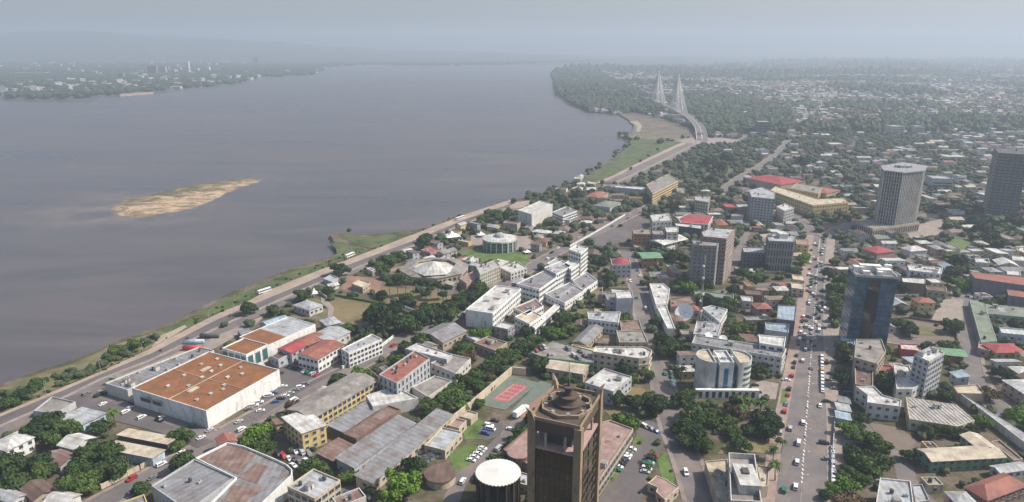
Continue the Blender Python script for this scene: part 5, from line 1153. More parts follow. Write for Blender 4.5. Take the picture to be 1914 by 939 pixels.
bld("low blue glass annex at the left foot of the blue tower", [(1572, 628), (1576, 642), (1598, 645), (1597, 630)], 6, wall="paleblue", rm="blue", poly=True, st=1, name="annex", cat="building")
# white ribbed tower with podium
def ribbed_tower():
    h = from_drop(1688, 320, 112); pts = [(1650, 312), (1655, 320), (1688, 324), (1724, 320), (1729, 312), (1690, 306)]; P = ccw([G(x, y, h).xy[:] for x, y in pts])
    c = sum((Vector(p) for p in P), Vector((0, 0))) / len(P); loc = [(p[0] - c.x, p[1] - c.y) for p in P]
    # depth read off the roof is foreshortened: keep the traced outline
    rt = root("ribbed_tower", "tall office tower clad in white vertical ribs with a thin oval cornice", "tower", (c.x, c.y, 0)); landmark("the white-ribbed tower", 1688, 370)
    b = MB(); b.prism(loc, 0, h); b.build("glass_body", M("glass"), rt)
    o_ = inset(loc, -.6); n = len(loc)
    for i in range(n):
        a, e = Vector(o_[i]), Vector(o_[(i + 1) % n]); L = (e - a).length; k = max(3, int(L / 2.3)); nr = Vector(((e - a).y, -(e - a).x)) / L
        for j in range(k + 1):
            if nr.dot(-c.normalized()) < -.1: continue
            p = a.lerp(e, j / k); t = math.atan2((e - a).y, (e - a).x); q = MB(); q.box(-.26, .26, -.4, .5, 8, h + .3); x = q.build("rib", M("wall_offwhite"), rt, (p.x, p.y, 0)); x.rotation_euler = (0, 0, t)
    for k in range(1, int(h / 3.6)):
        q = MB(); q.prism(inset(loc, -.3), k * 3.6, k * 3.6 + .7); q.build("spandrel", M("wall_grey"), rt)
    q = MB(); q.prism(inset(loc, -2.0), h, h + 1.0); q.prism(inset(loc, 1), h + 1.01, h + 1.1); q.build("cornice", M("wall_grey"), rt)
    for x, y in ((-6, 2), (0, 4), (6, 1), (3, -2), (-3, -1)): q = MB(); q.box(x - 2, x + 2, y - 1.5, y + 1.5, h + 1.1, h + 3.4); q.build("roof_hut", M("wall_palegrey"), rt)
    occupy(P, 1, 2)
ribbed_tower()
bld("stone podium with tall narrow openings below the white-ribbed tower", [(1600, 415), (1632, 428), (1719, 416), (1700, 404), (1640, 405)], 9, wall="beige", rm="concrete", poly=True, st=1, ww=1.6, wh=5.5, sp=3.2, name="podium", cat="building")
bld("dark unfinished tower at the right edge seen through haze", [(1858, 276), (1866, 286), (1925, 290), (1925, 276)], drop=118, wall="dark", rm="dark", poly=True, st=20, ww=3.5, wh=1.7, sp=4.2, style="opening", name="dark_tower", cat="tower", lm="the dark hazy tower", cap=90)
# twin concrete frames
bld("unfinished grey concrete tower with open floors, front one of the pair", [(1293, 448), (1297, 458), (1340, 460), (1346, 449)], drop=78, wall="purplegrey", rm="concrete", poly=True, st=11, ww=2.6, wh=1.7, sp=3.2, style="opening", name="concrete_tower", cat="tower", lm="the front concrete tower", ledge=True)
bld("unfinished concrete tower standing behind its twin, with a brown side", [(1311, 434), (1315, 442), (1358, 446), (1374, 428), (1330, 425)], drop=84, wall="warmbrown", rm="palegrey", poly=True, st=12, ww=2.4, wh=1.7, sp=3.2, style="opening", name="concrete_tower", cat="tower", lm="the rear concrete tower", ledge=True)
bld("dark grey glass tower with slim vertical fins and a small roof cabin", [(1433, 440), (1437, 450), (1484, 452), (1487, 441), (1462, 434)], drop=56, wall="grey", rm="palegrey", poly=True, st=4, ww=.9, wh=4.6, sp=1.9, style="std_plain", name="grey_tower", cat="tower", lm="the dark grey fin tower", cap=90,
    extra=lambda rt, l, h, a, b: panel(rt, -a * .2, a * .3, -b * .2, b * .4, h, 4, "wall_offwhite", "roof_cabin"))
bld("lower grey wing left of the fin tower with a colonnade top", [(1387, 462), (1390, 471), (1430, 474), (1430, 463)], 12, wall="purplegrey", rm="palegrey", poly=True, st=4, sp=2.6, ww=1.2, name="office", cat="building", ledge=True)
bld("blue-grey stepped apartment slab in the upper centre", [(1400, 356), (1405, 368), (1448, 372), (1449, 359), (1425, 350)], drop=44, wall="palegrey", rm="palegrey", poly=True, st=9, sp=3, ww=1.6, wh=1.3, name="apartment_slab", cat="apartment building", lm="the blue-grey apartment slab", cap=60)
bld("white-roofed grey office beside the blue-grey slab", [(1451, 386), (1466, 394), (1485, 388), (1468, 380)], 13, wall="palegrey", rm="white", poly=True, st=4, name="office", cat="building")
bld("long yellow government building with a flat roof", [(1440, 356), (1520, 384), (1586, 378), (1578, 370), (1530, 372), (1450, 348)], 12, wall="yellow", rm="cream", poly=True, st=3, sp=4, ww=1.6, name="government_building", cat="building", lm="the long yellow building", cap=70)
bld("upper yellow wing with a flat roof above the long one", [(1478, 352), (1530, 362), (1537, 350), (1490, 342)], 13, wall="yellow", rm="concrete", poly=True, st=3, name="government_wing", cat="building")
bld("wide red vaulted roof above the yellow buildings", [(1413, 330), (1460, 346), (1503, 340), (1455, 323)], 11, wall="beige", rm="red", roof="hip", rise=5, st=2, win=None, name="red_roofed_hall", cat="hall", lm="the red vaulted hall")
bld("smaller red roof right of the vaulted hall", [(1528, 352), (1545, 362), (1572, 356), (1545, 346)], 8, wall="beige", rm="brick", roof="hip", rise=3, win=None, name="red_roofed_hall", cat="hall")
bld("yellow apartment row with white balconies near the meadow", [(1208, 345), (1220, 362), (1268, 338), (1250, 325)], 13, wall="yellow", rm="concrete", poly=True, st=4, sp=3, ww=1.6, name="apartment_building", cat="apartment building", lm="the yellow apartment row", cap=50)
bld("long white roof hall left of the yellow apartment row", [(1148, 346), (1150, 350), (1206, 355), (1207, 350)], 7, wall="palegrey", rm="white", poly=True, win=None, name="hall", cat="hall")
bld("red-roofed pavilion among trees by the promenade", [(1105, 362), (1118, 370), (1137, 360), (1122, 353)], 6, wall="beige", rm="brick", roof="hip", rise=2.5, win=None, name="pavilion", cat="house")
bld("pale green pitched roof villa above the earth yard", [(1125, 378), (1140, 388), (1162, 378), (1145, 370)], 6, wall="palegrey", rm="mossy", roof="hip", rise=2.5, win=None, name="villa", cat="house")
bld("beige four-storey corner building on the upper street", [(1298, 367), (1300, 374), (1324, 378), (1328, 367)], 14, wall="cream", rm="palegrey", poly=True, st=4, sp=3, name="office", cat="building")
bld("grey-brown office left of the beige corner building", [(1263, 350), (1266, 358), (1280, 362), (1279, 351)], 12, wall="beige", rm="concrete", poly=True, st=3, name="office", cat="building")
bld("red-roofed white building in the upper centre", [(1268, 408), (1272, 416), (1324, 420), (1333, 404), (1285, 400)], 10, wall="white", rm="red", poly=True, st=3, name="building", lm="the red flat-roofed building", par=.3)
bld("long white slab roof below the red flat roof", [(1260, 416), (1263, 422), (1312, 428), (1312, 421)], 10, wall="dark", rm="white", poly=True, st=2, name="building")
bld("white stepped office below the upper centre cluster", [(1243, 425), (1246, 434), (1268, 434), (1268, 424)], 16, wall="offwhite", rm="white", poly=True, st=5, name="office", cat="building")
bld("white-roofed gabled house at the edge of the centre grove", [(1232, 443), (1238, 458), (1262, 452), (1258, 440)], 8, wall="white", rm="white", roof="gable", rise=2, poly=True, st=2, name="house", cat="house")
bld("orange-brown four-storey block beside the grey parking", [(1182, 428), (1184, 437), (1217, 438), (1216, 428)], 13, wall="orange", rm="concrete", poly=True, st=4, name="building", clutter=1)
bld("grey block right of the orange-brown one", [(1218, 430), (1220, 438), (1242, 439), (1241, 430)], 14, wall="purplegrey", rm="concrete", poly=True, st=4, name="building", clutter=1)
bld("cluttered white rooftops north of the orange-brown block", [(1215, 402), (1220, 414), (1256, 412), (1250, 399)], 9, wall="offwhite", rm="white", poly=True, st=2, name="building", clutter=5)
bld("yellow-fronted building at the head of the avenue", [(1487, 447), (1489, 456), (1512, 458), (1512, 448)], 10, wall="yellow", rm="pinkish", poly=True, st=3, name="building")
bld("cream tiered roofs on the left of the upper avenue", [(1480, 513), (1482, 522), (1504, 525), (1505, 515)], 7, wall="cream", rm="cream", poly=True, st=2, name="building")
bld("flat cream roof just below the tiered ones", [(1478, 527), (1480, 538), (1503, 541), (1503, 530)], 6, wall="cream", rm="cream", poly=True, st=2, name="building")
bld("brown shed roof right of the radio mast grove", [(1390, 541), (1395, 550), (1425, 552), (1424, 542)], 5, wall="brown", rm="brown", poly=True, win=None, name="shed", cat="shed")
bld("small white roof below the brown shed", [(1384, 553), (1388, 562), (1408, 564), (1406, 555)], 5, wall="offwhite", rm="white", poly=True, st=1, name="house", cat="house")
bld("red-roofed villa behind the avenue roundabout", [(1630, 462), (1640, 474), (1672, 470), (1660, 458)], 7, wall="pinkish", rm="red", roof="hip", rise=2.5, win=None, name="villa", cat="house", lm="the red-roofed roundabout villa")
bld("white peaked roof house right of the red-roofed villa", [(1697, 462), (1702, 470), (1730, 468), (1726, 458)], 6, wall="offwhite", rm="white", roof="hip", rise=3, win=None, name="house", cat="house")
bld("white office with three roof blocks behind the blue tower", [(1696, 495), (1700, 505), (1760, 512), (1762, 500)], 10, wall="white", rm="white", poly=True, st=3, name="office", cat="building", clutter=5)
bld("brown-walled hall with a white slab roof below the three-block office", [(1685, 518), (1687, 527), (1730, 531), (1731, 520)], 9, wall="brown", rm="white", poly=True, win=None, name="hall", cat="hall")
bld("flat brown roof right of the white slab hall", [(1730, 534), (1733, 541), (1770, 545), (1768, 536)], 5, wall="beige", rm="brown", poly=True, st=1, name="house", cat="house")
for i, (x, y, lb) in enumerate(((1836, 482, "white flat roof by the right-hand grove"), (1880, 487, "white peaked roof near the right edge"), (1905, 478, "narrow white roof set upright near the right edge"), (1895, 505, "white roof strip above the dark warehouse"))):
    bld(lb, [(x - 14, y), (x - 12, y + 8), (x + 14, y + 10), (x + 12, y + 1)], 5, wall="offwhite", rm="white", poly=True, roof="flat" if i != 1 else "gable", win=None, name="house", cat="house")
finish_walks()
# ---------------------------------------------------------------- trees
def leaf_mat(name, c, c2):
    m = bpy.data.materials.new(name); m.use_nodes = True; n = m.node_tree.nodes; l = m.node_tree.links; b = n["Principled BSDF"]
    b.inputs["Roughness"].default_value = .7; b.inputs["Specular IOR Level"].default_value = .15
    geo = n.new("ShaderNodeNewGeometry"); oi = n.new("ShaderNodeObjectInfo"); t = n.new("ShaderNodeTexNoise"); t.inputs["Scale"].default_value = .35; t.inputs["Detail"].default_value = 3; l.new(geo.outputs["Position"], t.inputs["Vector"])
    r = n.new("ShaderNodeMapRange"); l.new(t.outputs[0], r.inputs[0]); r.inputs[1].default_value = .35; r.inputs[2].default_value = .65
    ad = n.new("ShaderNodeMath"); ad.operation = 'MULTIPLY_ADD'; l.new(oi.outputs["Random"], ad.inputs[0]); ad.inputs[1].default_value = .95; l.new(r.outputs[0], ad.inputs[2])
    sb = n.new("ShaderNodeMath"); sb.operation = 'SUBTRACT'; sb.use_clamp = True; l.new(ad.outputs[0], sb.inputs[0]); sb.inputs[1].default_value = .45
    x = n.new("ShaderNodeMix"); x.data_type = 'RGBA'; l.new(sb.outputs[0], x.inputs[0]); x.inputs[6].default_value = (*c, 1); x.inputs[7].default_value = (*c2, 1)
    l.new(x.outputs[2], b.inputs["Base Color"]); MATS[name] = m; m["noise"] = 1; return m
leaf_mat("leaf_dark", (0.020, 0.042, 0.014), (0.055, 0.088, 0.026)); leaf_mat("leaf_mid", (0.040, 0.078, 0.016), (0.095, 0.140, 0.034)); leaf_mat("leaf_bright", (0.075, 0.145, 0.018), (0.13, 0.22, 0.03))
leaf_mat("leaf_brown", (0.10, 0.07, 0.045), (0.16, 0.11, 0.06)); leaf_mat("leaf_far", (0.022, 0.040, 0.020), (0.055, 0.075, 0.034))
ICO = None
def ico(sub):
    bm = bmesh.new(); bmesh.ops.create_icosphere(bm, subdivisions=sub, radius=1); bm.verts.ensure_lookup_table()
    V = np.array([v.co[:] for v in bm.verts]); Fc = np.array([[v.index for v in f.verts] for f in bm.faces]); bm.free(); return V, Fc
I1, I2 = ico(1), ico(2)
def crown_mesh(seed, m, kind="round", nleaf=1900):
    """unit crown: radius about 1, leaf clumps over several boughs, gaps between them"""
    r = np.random.RandomState(seed); lobes = []
    if kind == "round":
        lobes.append((0, 0, .72, .62, .5))
        for i in range(r.randint(7, 11)):
            t = r.rand() * 6.28; d = r.uniform(.35, .78); lobes.append((d * math.cos(t), d * math.sin(t), r.uniform(.35, 1.0), r.uniform(.26, .46), r.uniform(.22, .36)))
    elif kind == "slim":
        for i in range(6): lobes.append((r.uniform(-.06, .06), r.uniform(-.06, .06), .4 + i * .75, .34 * (1 - i * .1), .5))
    elif kind == "grove":
        for i in range(6):
            t = r.rand() * 6.28; d = r.uniform(0, .6); lobes.append((d * math.cos(t), d * math.sin(t), r.uniform(1.8, 2.3), r.uniform(.35, .5), r.uniform(.2, .3)))
    elif kind == "shrub":
        for i in range(5):
            t = r.rand() * 6.28; d = r.uniform(0, .6); lobes.append((d * math.cos(t), d * math.sin(t), r.uniform(.2, .5), r.uniform(.35, .5), r.uniform(.3, .4)))
    Vs, Fs = [], []; k = 0
    w = np.array([l_[3] ** 2 for l_ in lobes]); w /= w.sum()
    for l_ in lobes:                             # small inner mass so the middle is not see-through
        V, Fc = I1; V = V * (1 + r.uniform(-.3, .2, (len(V), 1))) * np.array([l_[3], l_[3], l_[4]]) * .72 + np.array(l_[:3]); Vs.append(V); Fs.append(np.hstack([Fc, Fc[:, 2:3]]) + k); k += len(V)
    idx = r.choice(len(lobes), nleaf, p=w)
    d = r.normal(size=(nleaf, 3)); d /= np.linalg.norm(d, axis=1, keepdims=True); d[:, 2] = np.where(d[:, 2] < -.4, -d[:, 2], d[:, 2])
    L = np.array(lobes)[idx]; rad = r.uniform(.72, 1.12, (nleaf, 1)); C_ = L[:, :3] + d * rad * np.stack([L[:, 3], L[:, 3], L[:, 4]], 1)
    nr = d + r.normal(size=(nleaf, 3)) * .55; nr /= np.linalg.norm(nr, axis=1, keepdims=True)
    up = r.normal(size=(nleaf, 3)); u = np.cross(nr, up); u /= np.linalg.norm(u, axis=1, keepdims=True); v = np.cross(nr, u); s = r.uniform(.03, .085, (nleaf, 1)) * (1.3 if kind != "round" else 1)
    q = np.stack([C_ - u * s - v * s * .7, C_ + u * s - v * s * .7, C_ + u * s * .8 + v * s, C_ - u * s * .8 + v * s], 1).reshape(-1, 3)
    Vs.append(q); Fs.append(np.arange(nleaf * 4).reshape(-1, 4) + k)
    V = np.vstack(Vs); Fq = np.vstack(Fs)
    me = bpy.data.meshes.new("crown"); fl = [tuple(dict.fromkeys(f)) for f in Fq.tolist()]
    me.from_pydata(V.tolist(), [], fl); me.materials.append(m); me.update(); return me
def trunk_mesh(kind):
    b = MB()
    if kind == "grove":
        b.bar((0, 0, -.02), (.02, .01, 1.9), .045, 6, 0, .025)
        for a in range(4): t = a * 1.6; b.bar((.02, .01, 1.5), (.4 * math.cos(t), .4 * math.sin(t), 2.0), .018, 4, 0, .008)
    elif kind == "slim": b.bar((0, 0, -.02), (0, 0, 3.5), .07, 6, 0, .02)
    else:
        hh = .55 if kind == "round" else .2
        b.bar((0, 0, -.02), (.01, .02, hh), .085, 7, 0, .06)
        for a in range(5): t = a * 1.26 + .3; b.bar((.01, .02, hh * .8), (.5 * math.cos(t), .5 * math.sin(t), hh + .35), .035, 5, 0, .012)
    return b.mesh("trunk", M("bark"))
TR = {k: trunk_mesh(k) for k in ("round", "slim", "grove", "shrub")}
CR = {"d": [crown_mesh(i, M("leaf_dark")) for i in range(5)], "m": [crown_mesh(10 + i, M("leaf_mid")) for i in range(5)], "b": [crown_mesh(20 + i, M("leaf_bright")) for i in range(3)],
      "s": [crown_mesh(30 + i, M("leaf_dark"), "slim", 900) for i in range(2)], "g": [crown_mesh(40 + i, M("leaf_dark"), "grove", 900) for i in range(3)],
      "u": [crown_mesh(50 + i, M("leaf_mid"), "shrub", 700) for i in range(3)], "r": [crown_mesh(60, M("leaf_brown"), "round", 900)]}
def palm_meshes():
    b = MB(); b.bar((0, 0, 0), (.05, 0, .5), .035, 7, 0, .026); b.bar((.05, 0, .5), (.08, .02, 1.0), .026, 7, 0, .02); tk = b.mesh("trunk", M("bark")); b = MB(); r = random.Random(5)
    for i in range(26):
        t = i * 2.4; el = r.uniform(-.1, 1.1); L = r.uniform(.38, .5); pts = []
        for k in range(6):
            s = k / 5; rad = L * s * math.cos(el * (1 - s * .5)); z = 1.0 + L * (s * math.sin(el) - .75 * s * s)
            pts.append(Vector((.08 + rad * math.cos(t), .02 + rad * math.sin(t), z)))
        side = Vector((-math.sin(t), math.cos(t), 0))
        for k in range(5):
            w0, w1 = .055 * math.sin(math.pi * (k / 5 * .8 + .15)), .055 * math.sin(math.pi * ((k + 1) / 5 * .8 + .15))
            for s_ in (-1, 1):
                a, c = pts[k], pts[k + 1]; b.add([a, c, c + side * s_ * w1 + Vector((0, 0, -w1 * .7)), a + side * s_ * w0 + Vector((0, 0, -w0 * .7))], [(0, 1, 2, 3)])
    return tk, b.mesh("crown", M("leaf_mid"))
PT, PC = palm_meshes()
DESC = {"d": ("tree", ["dark green round", "dark green broad", "dark spreading"]), "m": ("tree", ["mid green leafy", "mid green bushy", "olive green"]), "b": ("tree", ["bright green leafy"]), "s": ("slim_tree", ["slim dark column-shaped"]),
        "g": ("tall_trunked_tree", ["tall bare-trunked dark"]), "u": ("shrub", ["low green"]), "r": ("tree", ["dry brownish"]), "p": ("palm_tree", ["feathery green"])}
NTREE = [0]; TREES = []
def add_tree(x, y, r, kind):
    """x, y on the ground in metres; r crown radius in metres"""
    TREES.append((x, y, r, kind))
def make_trees(cap=300):
    """the nearest ones are things of their own, the rest joins the far wood"""
    def size(t): return t[2] / math.hypot(t[1], t[0])
    TR_S = sorted(TREES, key=lambda t: -size(t)); mains = [t for t in TR_S if t[3] not in "up"]; shr = [t for t in TR_S if t[3] == "u"]; shr = [t for t in TR_S if t[3] == "p"] + shr; rt_rest = mains[cap:] + shr[170:]
    for x, y, r, kind in mains[:cap] + shr[:170]:
        NTREE[0] += 1; rr = random.Random(NTREE[0]); nm, ds = DESC[kind]; noun = {"tree": "tree", "slim_tree": "tree", "tall_trunked_tree": "tree", "shrub": "shrub", "palm_tree": "palm"}[nm]
        g = {"shrub": "shrubs along the river bank and lawns", "palm_tree": "palms between the streets", "tree": "broadleaf trees of the city", "slim_tree": "slim column trees by the promenade", "tall_trunked_tree": "tall bare-trunked grove"}[nm]
        rt = root(nm, "", noun, (x, y, 0), rr.uniform(0, 6.28), g); big = r / math.hypot(x, y)
        zs = r * rr.uniform(.85, 1.12)
        if kind == "p": ht = r * 2.6; a = obj("trunk", PT, rt, (0, 0, 0), 0, (ht, ht, ht)); b = obj("crown", PC, rt, (0, 0, 0), 0, (ht, ht, ht)); zt = ht * .9
        else:
            tk = {"s": "slim", "g": "grove", "u": "shrub"}.get(kind, "round")
            obj("trunk", TR[tk], rt, (0, 0, 0), 0, (r, r, zs)); obj("crown", rr.choice(CR[kind]), rt, (0, 0, 0), 0, (r, r, zs)); zt = {"slim": 2, "grove": 2, "shrub": .4, "round": .7}[tk] * zs
        later(rt, rr.choice(ds), noun, (x, y, zt))
    return rt_rest
def tree(px, py, rpx, kind="d"):
    r = rpx * mpp(py, 5); zc = {"s": 2.0, "g": 2.0, "u": .35, "p": 2.2}.get(kind, .75) * r; r = rpx * mpp(py, zc); p = G(px, py, zc); add_tree(p.x, p.y, r, kind)
    if 0 <= int((p.x - OX) / CS) < NX and 0 <= int((p.y - OY) / CS) < NY:
        rr_ = r * .6; rs2 = raster([(p.x - rr_, p.y - rr_), (p.x + rr_, p.y - rr_), (p.x + rr_, p.y + rr_), (p.x - rr_, p.y + rr_)])
        if rs2: s = OCC[rs2[0]]; s[(s == 0) | (s == 2)] = 4
T = """77 794 34 d;20 868 34 d;100 818 20 m;24 900 26 d;89 879 18 d;165 848 28 d;198 842 30 d;216 872 26 d;176 882 26 d;150 868 20 d;213 772 13 p;197 795 11 m;338 815 19 m;330 832 14 m;65 717 15 m;38 735 16 d;15 752 15 m;5 735 12 u;105 702 11 u;
150 698 11 d;168 690 12 d;190 678 11 m;218 652 14 m;235 648 13 d;250 643 14 m;272 637 12 m;232 660 11 d;205 668 10 m;128 694 9 u;84 712 10 u;477 812 25 b;749 905 32 b;735 925 22 b;770 895 18 b;642 893 13 d;632 872 11 m;755 754 11 r;586 838 7 m;
804 756 17 m;828 742 18 m;852 728 19 m;872 712 19 m;888 700 17 m;905 690 17 d;925 675 18 m;950 662 17 m;972 648 17 d;815 768 13 m;840 757 12 m;864 742 12 m;885 722 13 m;798 775 12 d;935 690 12 m;910 705 12 r;467 575 17 d;467 602 12 m;509 580 13 m;
715 597 30 d;700 585 22 d;732 580 20 d;760 602 26 d;785 592 22 d;805 585 22 d;638 502 18 d;729 486 17 m;713 493 14 m;745 478 13 m;666 508 4 s;675 501 4 s;682 497 4 s;691 495 4 s;700 489 4 s;790 452 16 d;797 444 14 d;594 537 12 m;577 541 9 m;606 574 6 u;660 548 11 m;
727 528 14 g;742 523 14 g;757 527 14 g;772 524 14 g;787 530 14 g;803 528 14 g;818 534 14 g;834 533 14 g;735 545 13 g;764 545 13 g;796 548 13 g;828 552 13 g;895 540 21 d;878 552 18 d;857 560 18 d;838 572 18 d;820 580 16 m;845 588 14 m;905 552 14 d;
927 401 16 m;905 406 14 m;949 399 13 m;915 395 12 m;1026 413 12 d;1007 420 8 m;1020 427 7 m;1061 453 9 m;1118 483 16 d;1090 480 13 d;1138 472 12 d;1103 504 8 d;1002 557 9 d;1128 527 10 m;1045 597 17 d;1064 612 15 m;1023 620 14 m;1003 636 15 m;985 646 15 m;1052 585 10 m;1085 572 9 u;1098 556 8 u;
1170 592 12 d;882 599 9 b;866 652 18 m;880 660 12 r;1003 372 10 d;1051 374 13 d;1080 367 13 d;1108 356 10 d;1035 378 10 d;1064 380 9 d;1124 352 8 m;1166 387 9 d;1192 378 10 d;1131 482 14 d;1150 474 12 d;1256 478 15 d;1280 484 13 d;1241 473 11 m;1268 470 11 d;1265 536 12 m;1205 526 9 m;1342 567 19 d;1325 560 14 d;1358 572 13 d;1310 554 12 d;
1408 519 15 m;1390 511 13 m;1429 515 12 d;1420 505 11 m;1226 598 13 d;1220 612 11 m;1247 638 20 d;1262 652 20 d;1241 656 17 d;1235 628 13 d;1375 602 10 m;1366 617 11 d;1480 561 10 m;1384 432 10 d;1259 387 13 d;1223 387 12 d;1275 375 12 d;1395 425 9 m;1240 378 10 m;
1224 598 11 d;1273 693 12 p;1258 685 10 m;1222 757 22 d;1236 748 16 d;1215 740 14 m;1276 742 20 d;1292 735 14 m;1297 768 26 m;1310 790 26 m;1282 795 22 d;1305 812 26 d;1285 822 22 d;1318 832 20 m;1362 788 17 m;1368 808 16 m;1350 800 12 m;1340 770 13 m;1382 748 14 p;1418 790 24 d;1440 782 20 d;1430 805 20 d;1402 800 17 d;1452 795 13 d;
1400 752 13 p;1422 757 13 p;1390 765 12 p;1452 872 14 p;1447 842 10 p;1462 828 10 p;1406 698 10 d;1424 702 10 d;1440 700 9 d;1458 700 7 m;1570 543 20 m;1549 512 14 d;1578 525 17 m;1558 556 18 m;1572 571 17 m;1552 535 13 m;1560 592 13 d;1566 602 12 d;1573 669 14 d;1577 709 17 d;1570 688 12 d;1613 782 15 d;1600 795 14 m;
1597 812 20 m;1622 818 21 m;1645 835 20 m;1592 845 20 d;1617 855 22 d;1640 858 18 d;1590 880 18 m;1580 905 22 b;1605 890 20 m;1628 882 16 m;1560 915 17 b;1545 925 13 d;1657 860 14 d;1734 804 16 d;1752 798 18 d;1772 802 17 d;1794 804 18 d;1813 800 15 d;1722 812 12 d;1702 850 16 d;1715 842 11 d;1738 733 12 m;1782 693 12 b;1800 680 10 m;1722 722 10 m;
1851 735 18 r;1875 698 18 d;1860 690 12 d;1900 778 20 b;1885 790 14 b;1908 760 13 m;1823 762 12 m;1765 875 12 m;1850 765 12 m;1840 790 11 m;1790 488 18 d;1785 508 18 d;1772 522 15 d;1802 530 16 b;1792 545 11 b;1776 478 13 d;1808 500 13 d;1737 447 11 d;1689 450 9 m;1671 455 9 d;1593 479 12 d;1626 482 10 d;1614 455 9 m;1581 457 8 b;1563 438 7 b;
1569 396 11 d;1582 402 10 d;1838 426 17 d;1853 441 17 d;1870 453 16 d;1823 412 15 d;1898 455 11 r;1898 412 17 d;1880 394 14 d;1860 410 14 d;1820 440 12 d;1733 585 10 r;1751 560 12 d;1725 562 9 m;1769 597 9 m;1847 490 11 m;1715 745 8 m;1650 700 8 m;1690 622 8 u;1905 640 9 m;1870 600 8 m;1640 905 12 m;
1195 920 5 u;1203 880 5 u;1212 872 9 m;1222 848 9 p;1228 825 8 m;1215 895 7 u;1196 828 5 u;1254 880 5 u;1140 893 6 u;1126 830 5 u;1020 700 9 m;1060 710 13 m;1090 722 11 m;1075 730 9 m;1030 645 9 m;560 598 8 m;540 588 7 u;300 655 4 u;350 632 4 u;420 605 8 m;430 590 4 u;120 775 8 m;150 790 6 m;
1150 400 7 m;1236 262 8 d;1212 290 3 d;1230 278 4 d;1198 300 4 d;1180 314 4 m;1325 300 14 d;1345 310 14 d;1310 320 12 d;1360 295 14 d;1330 335 14 d;1300 345 12 d;1370 350 12 d;1395 365 12 d;1345 355 11 d;1500 300 14 d;1530 320 13 d;1560 300 13 d;1590 330 13 d;1610 350 12 d;1480 320 11 m"""
for q in T.replace("\n", "").split(";"):
    a = q.split(); X_, Y_ = float(a[0]), float(a[1]); k_ = 1.22 if (780 < X_ < 1120 and 540 < Y_ < 800) else 1.1
    tree(X_, Y_, float(a[2]) * (k_ if a[3] not in "psgu" else 1), a[3])
rv = random.Random(91)
for (x0, y0), (x1, y1) in zip(S0[1:-2], S0[2:-1]):           # rough shrubs along the promenade edge and the river bank
    for i in range(9):
        t = rv.random(); x, y = x0 + (x1 - x0) * t, y0 + (y1 - y0) * t; tree(x + rv.uniform(-3, 3), y - rv.uniform(.5, 12 if x < 700 else 5), rv.uniform(2.0, 5.0) * (.6 + (y - 300) / 800), "u")
        if occ_at(TREES[-1][0], TREES[-1][1]) == 3: TREES.pop()
for i in range(34):                                         # riverside scrub trees at the left
    t = rv.random(); x = 8 + 290 * t; ys0 = np.interp(x, [p[0] for p in S0], [p[1] for p in S0]); ysh = np.interp(x, [p[0] for p in shore], [p[1] for p in shore]); tree(x, ys0 + (ysh - ys0) * rv.uniform(.2, .75), rv.uniform(7, 12) * (1.1 - .3 * t), rv.choice("mdmdb" if t > .3 else "ddm"))
for i in range(46):                                         # thicket of the green belt
    t = rv.random(); x, y = 790 + 330 * t, 782 - 232 * t; x += rv.uniform(-20, 20); y += rv.uniform(-14, 16); tree(x, y, rv.uniform(8, 15) * (1 - .35 * t), rv.choice("mmmdd"))
# ---------------------------------------------------------------- vehicles
def car_meshes(kind):
    b = MB(); g = MB(); L, Wd = {"car": (4.3, 1.75), "suv": (4.7, 1.9), "van": (5.0, 1.95)}[kind]; l, w = L / 2, Wd / 2
    if kind == "van": prof = [(-l, .45), (-l, 1.0), (-l + .05, 1.95), (l - 1.1, 2.0), (l - .45, 1.15), (l, .95), (l, .4)]
    elif kind == "suv": prof = [(-l, .45), (-l, 1.0), (-l + .25, 1.7), (l - 1.8, 1.75), (l - 1.15, 1.1), (l - .1, .95), (l, .45)]
    else: prof = [(-l, .35), (-l, .85), (-l + .5, .92), (-l + 1.05, 1.38), (l - 1.7, 1.42), (l - 1.0, .92), (l - .05, .75), (l, .35)]
    n = len(prof); vs = []
    for s in (-1, 1):
        for x, z in prof: vs.append((x, s * w * (.82 if z > 1.2 else (1.0 if z > .4 else .96)), z))
    b.add(vs, [(i, n + i, n + (i + 1) % n, (i + 1) % n) for i in range(n)] + [tuple(range(n)), tuple(reversed(range(n, 2 * n)))])
    top = max(z for _, z in prof)
    zb, zt = (.95, 1.32) if kind == "car" else ((1.12, 1.62) if kind == "suv" else (1.2, 1.8)); x0, x1 = (-l + .75, l - 1.35) if kind == "car" else ((-l + .2, l - 1.4) if kind == "suv" else (-l + .3, l - 1.0))
    for s in (-1, 1):
        yb, yt = s * (w * .99 + .01), s * (w * .845 + .01); g.add([(x0, yb, zb), (x1, yb, zb), (x1 - .35, yt, zt), (x0 + .3, yt, zt)], [(0, 1, 2, 3) if s < 0 else (3, 2, 1, 0)])
    fx = {"car": (l - 1.0, .93, l - 1.68, 1.40), "suv": (l - 1.15, 1.12, l - 1.78, 1.70), "van": (l - .46, 1.18, l - 1.08, 1.92)}[kind]
    g.add([(fx[0] + .03, -w * .85, fx[1]), (fx[0] + .03, w * .85, fx[1]), (fx[2] + .03, w * .75, fx[3]), (fx[2] + .03, -w * .75, fx[3])], [(0, 1, 2, 3)])
    if kind == "car": g.add([(-l + .5, -w * .8, .95), (-l + .5, w * .8, .95), (-l + 1.02, w * .7, 1.36), (-l + 1.02, -w * .7, 1.36)], [(3, 2, 1, 0)])
    else: g.add([(-l - .02, -w * .8, top - .75), (-l - .02, w * .8, top - .75), (-l + .1, w * .7, top - .15), (-l + .1, -w * .7, top - .15)], [(3, 2, 1, 0)])
    return b, g, L, Wd
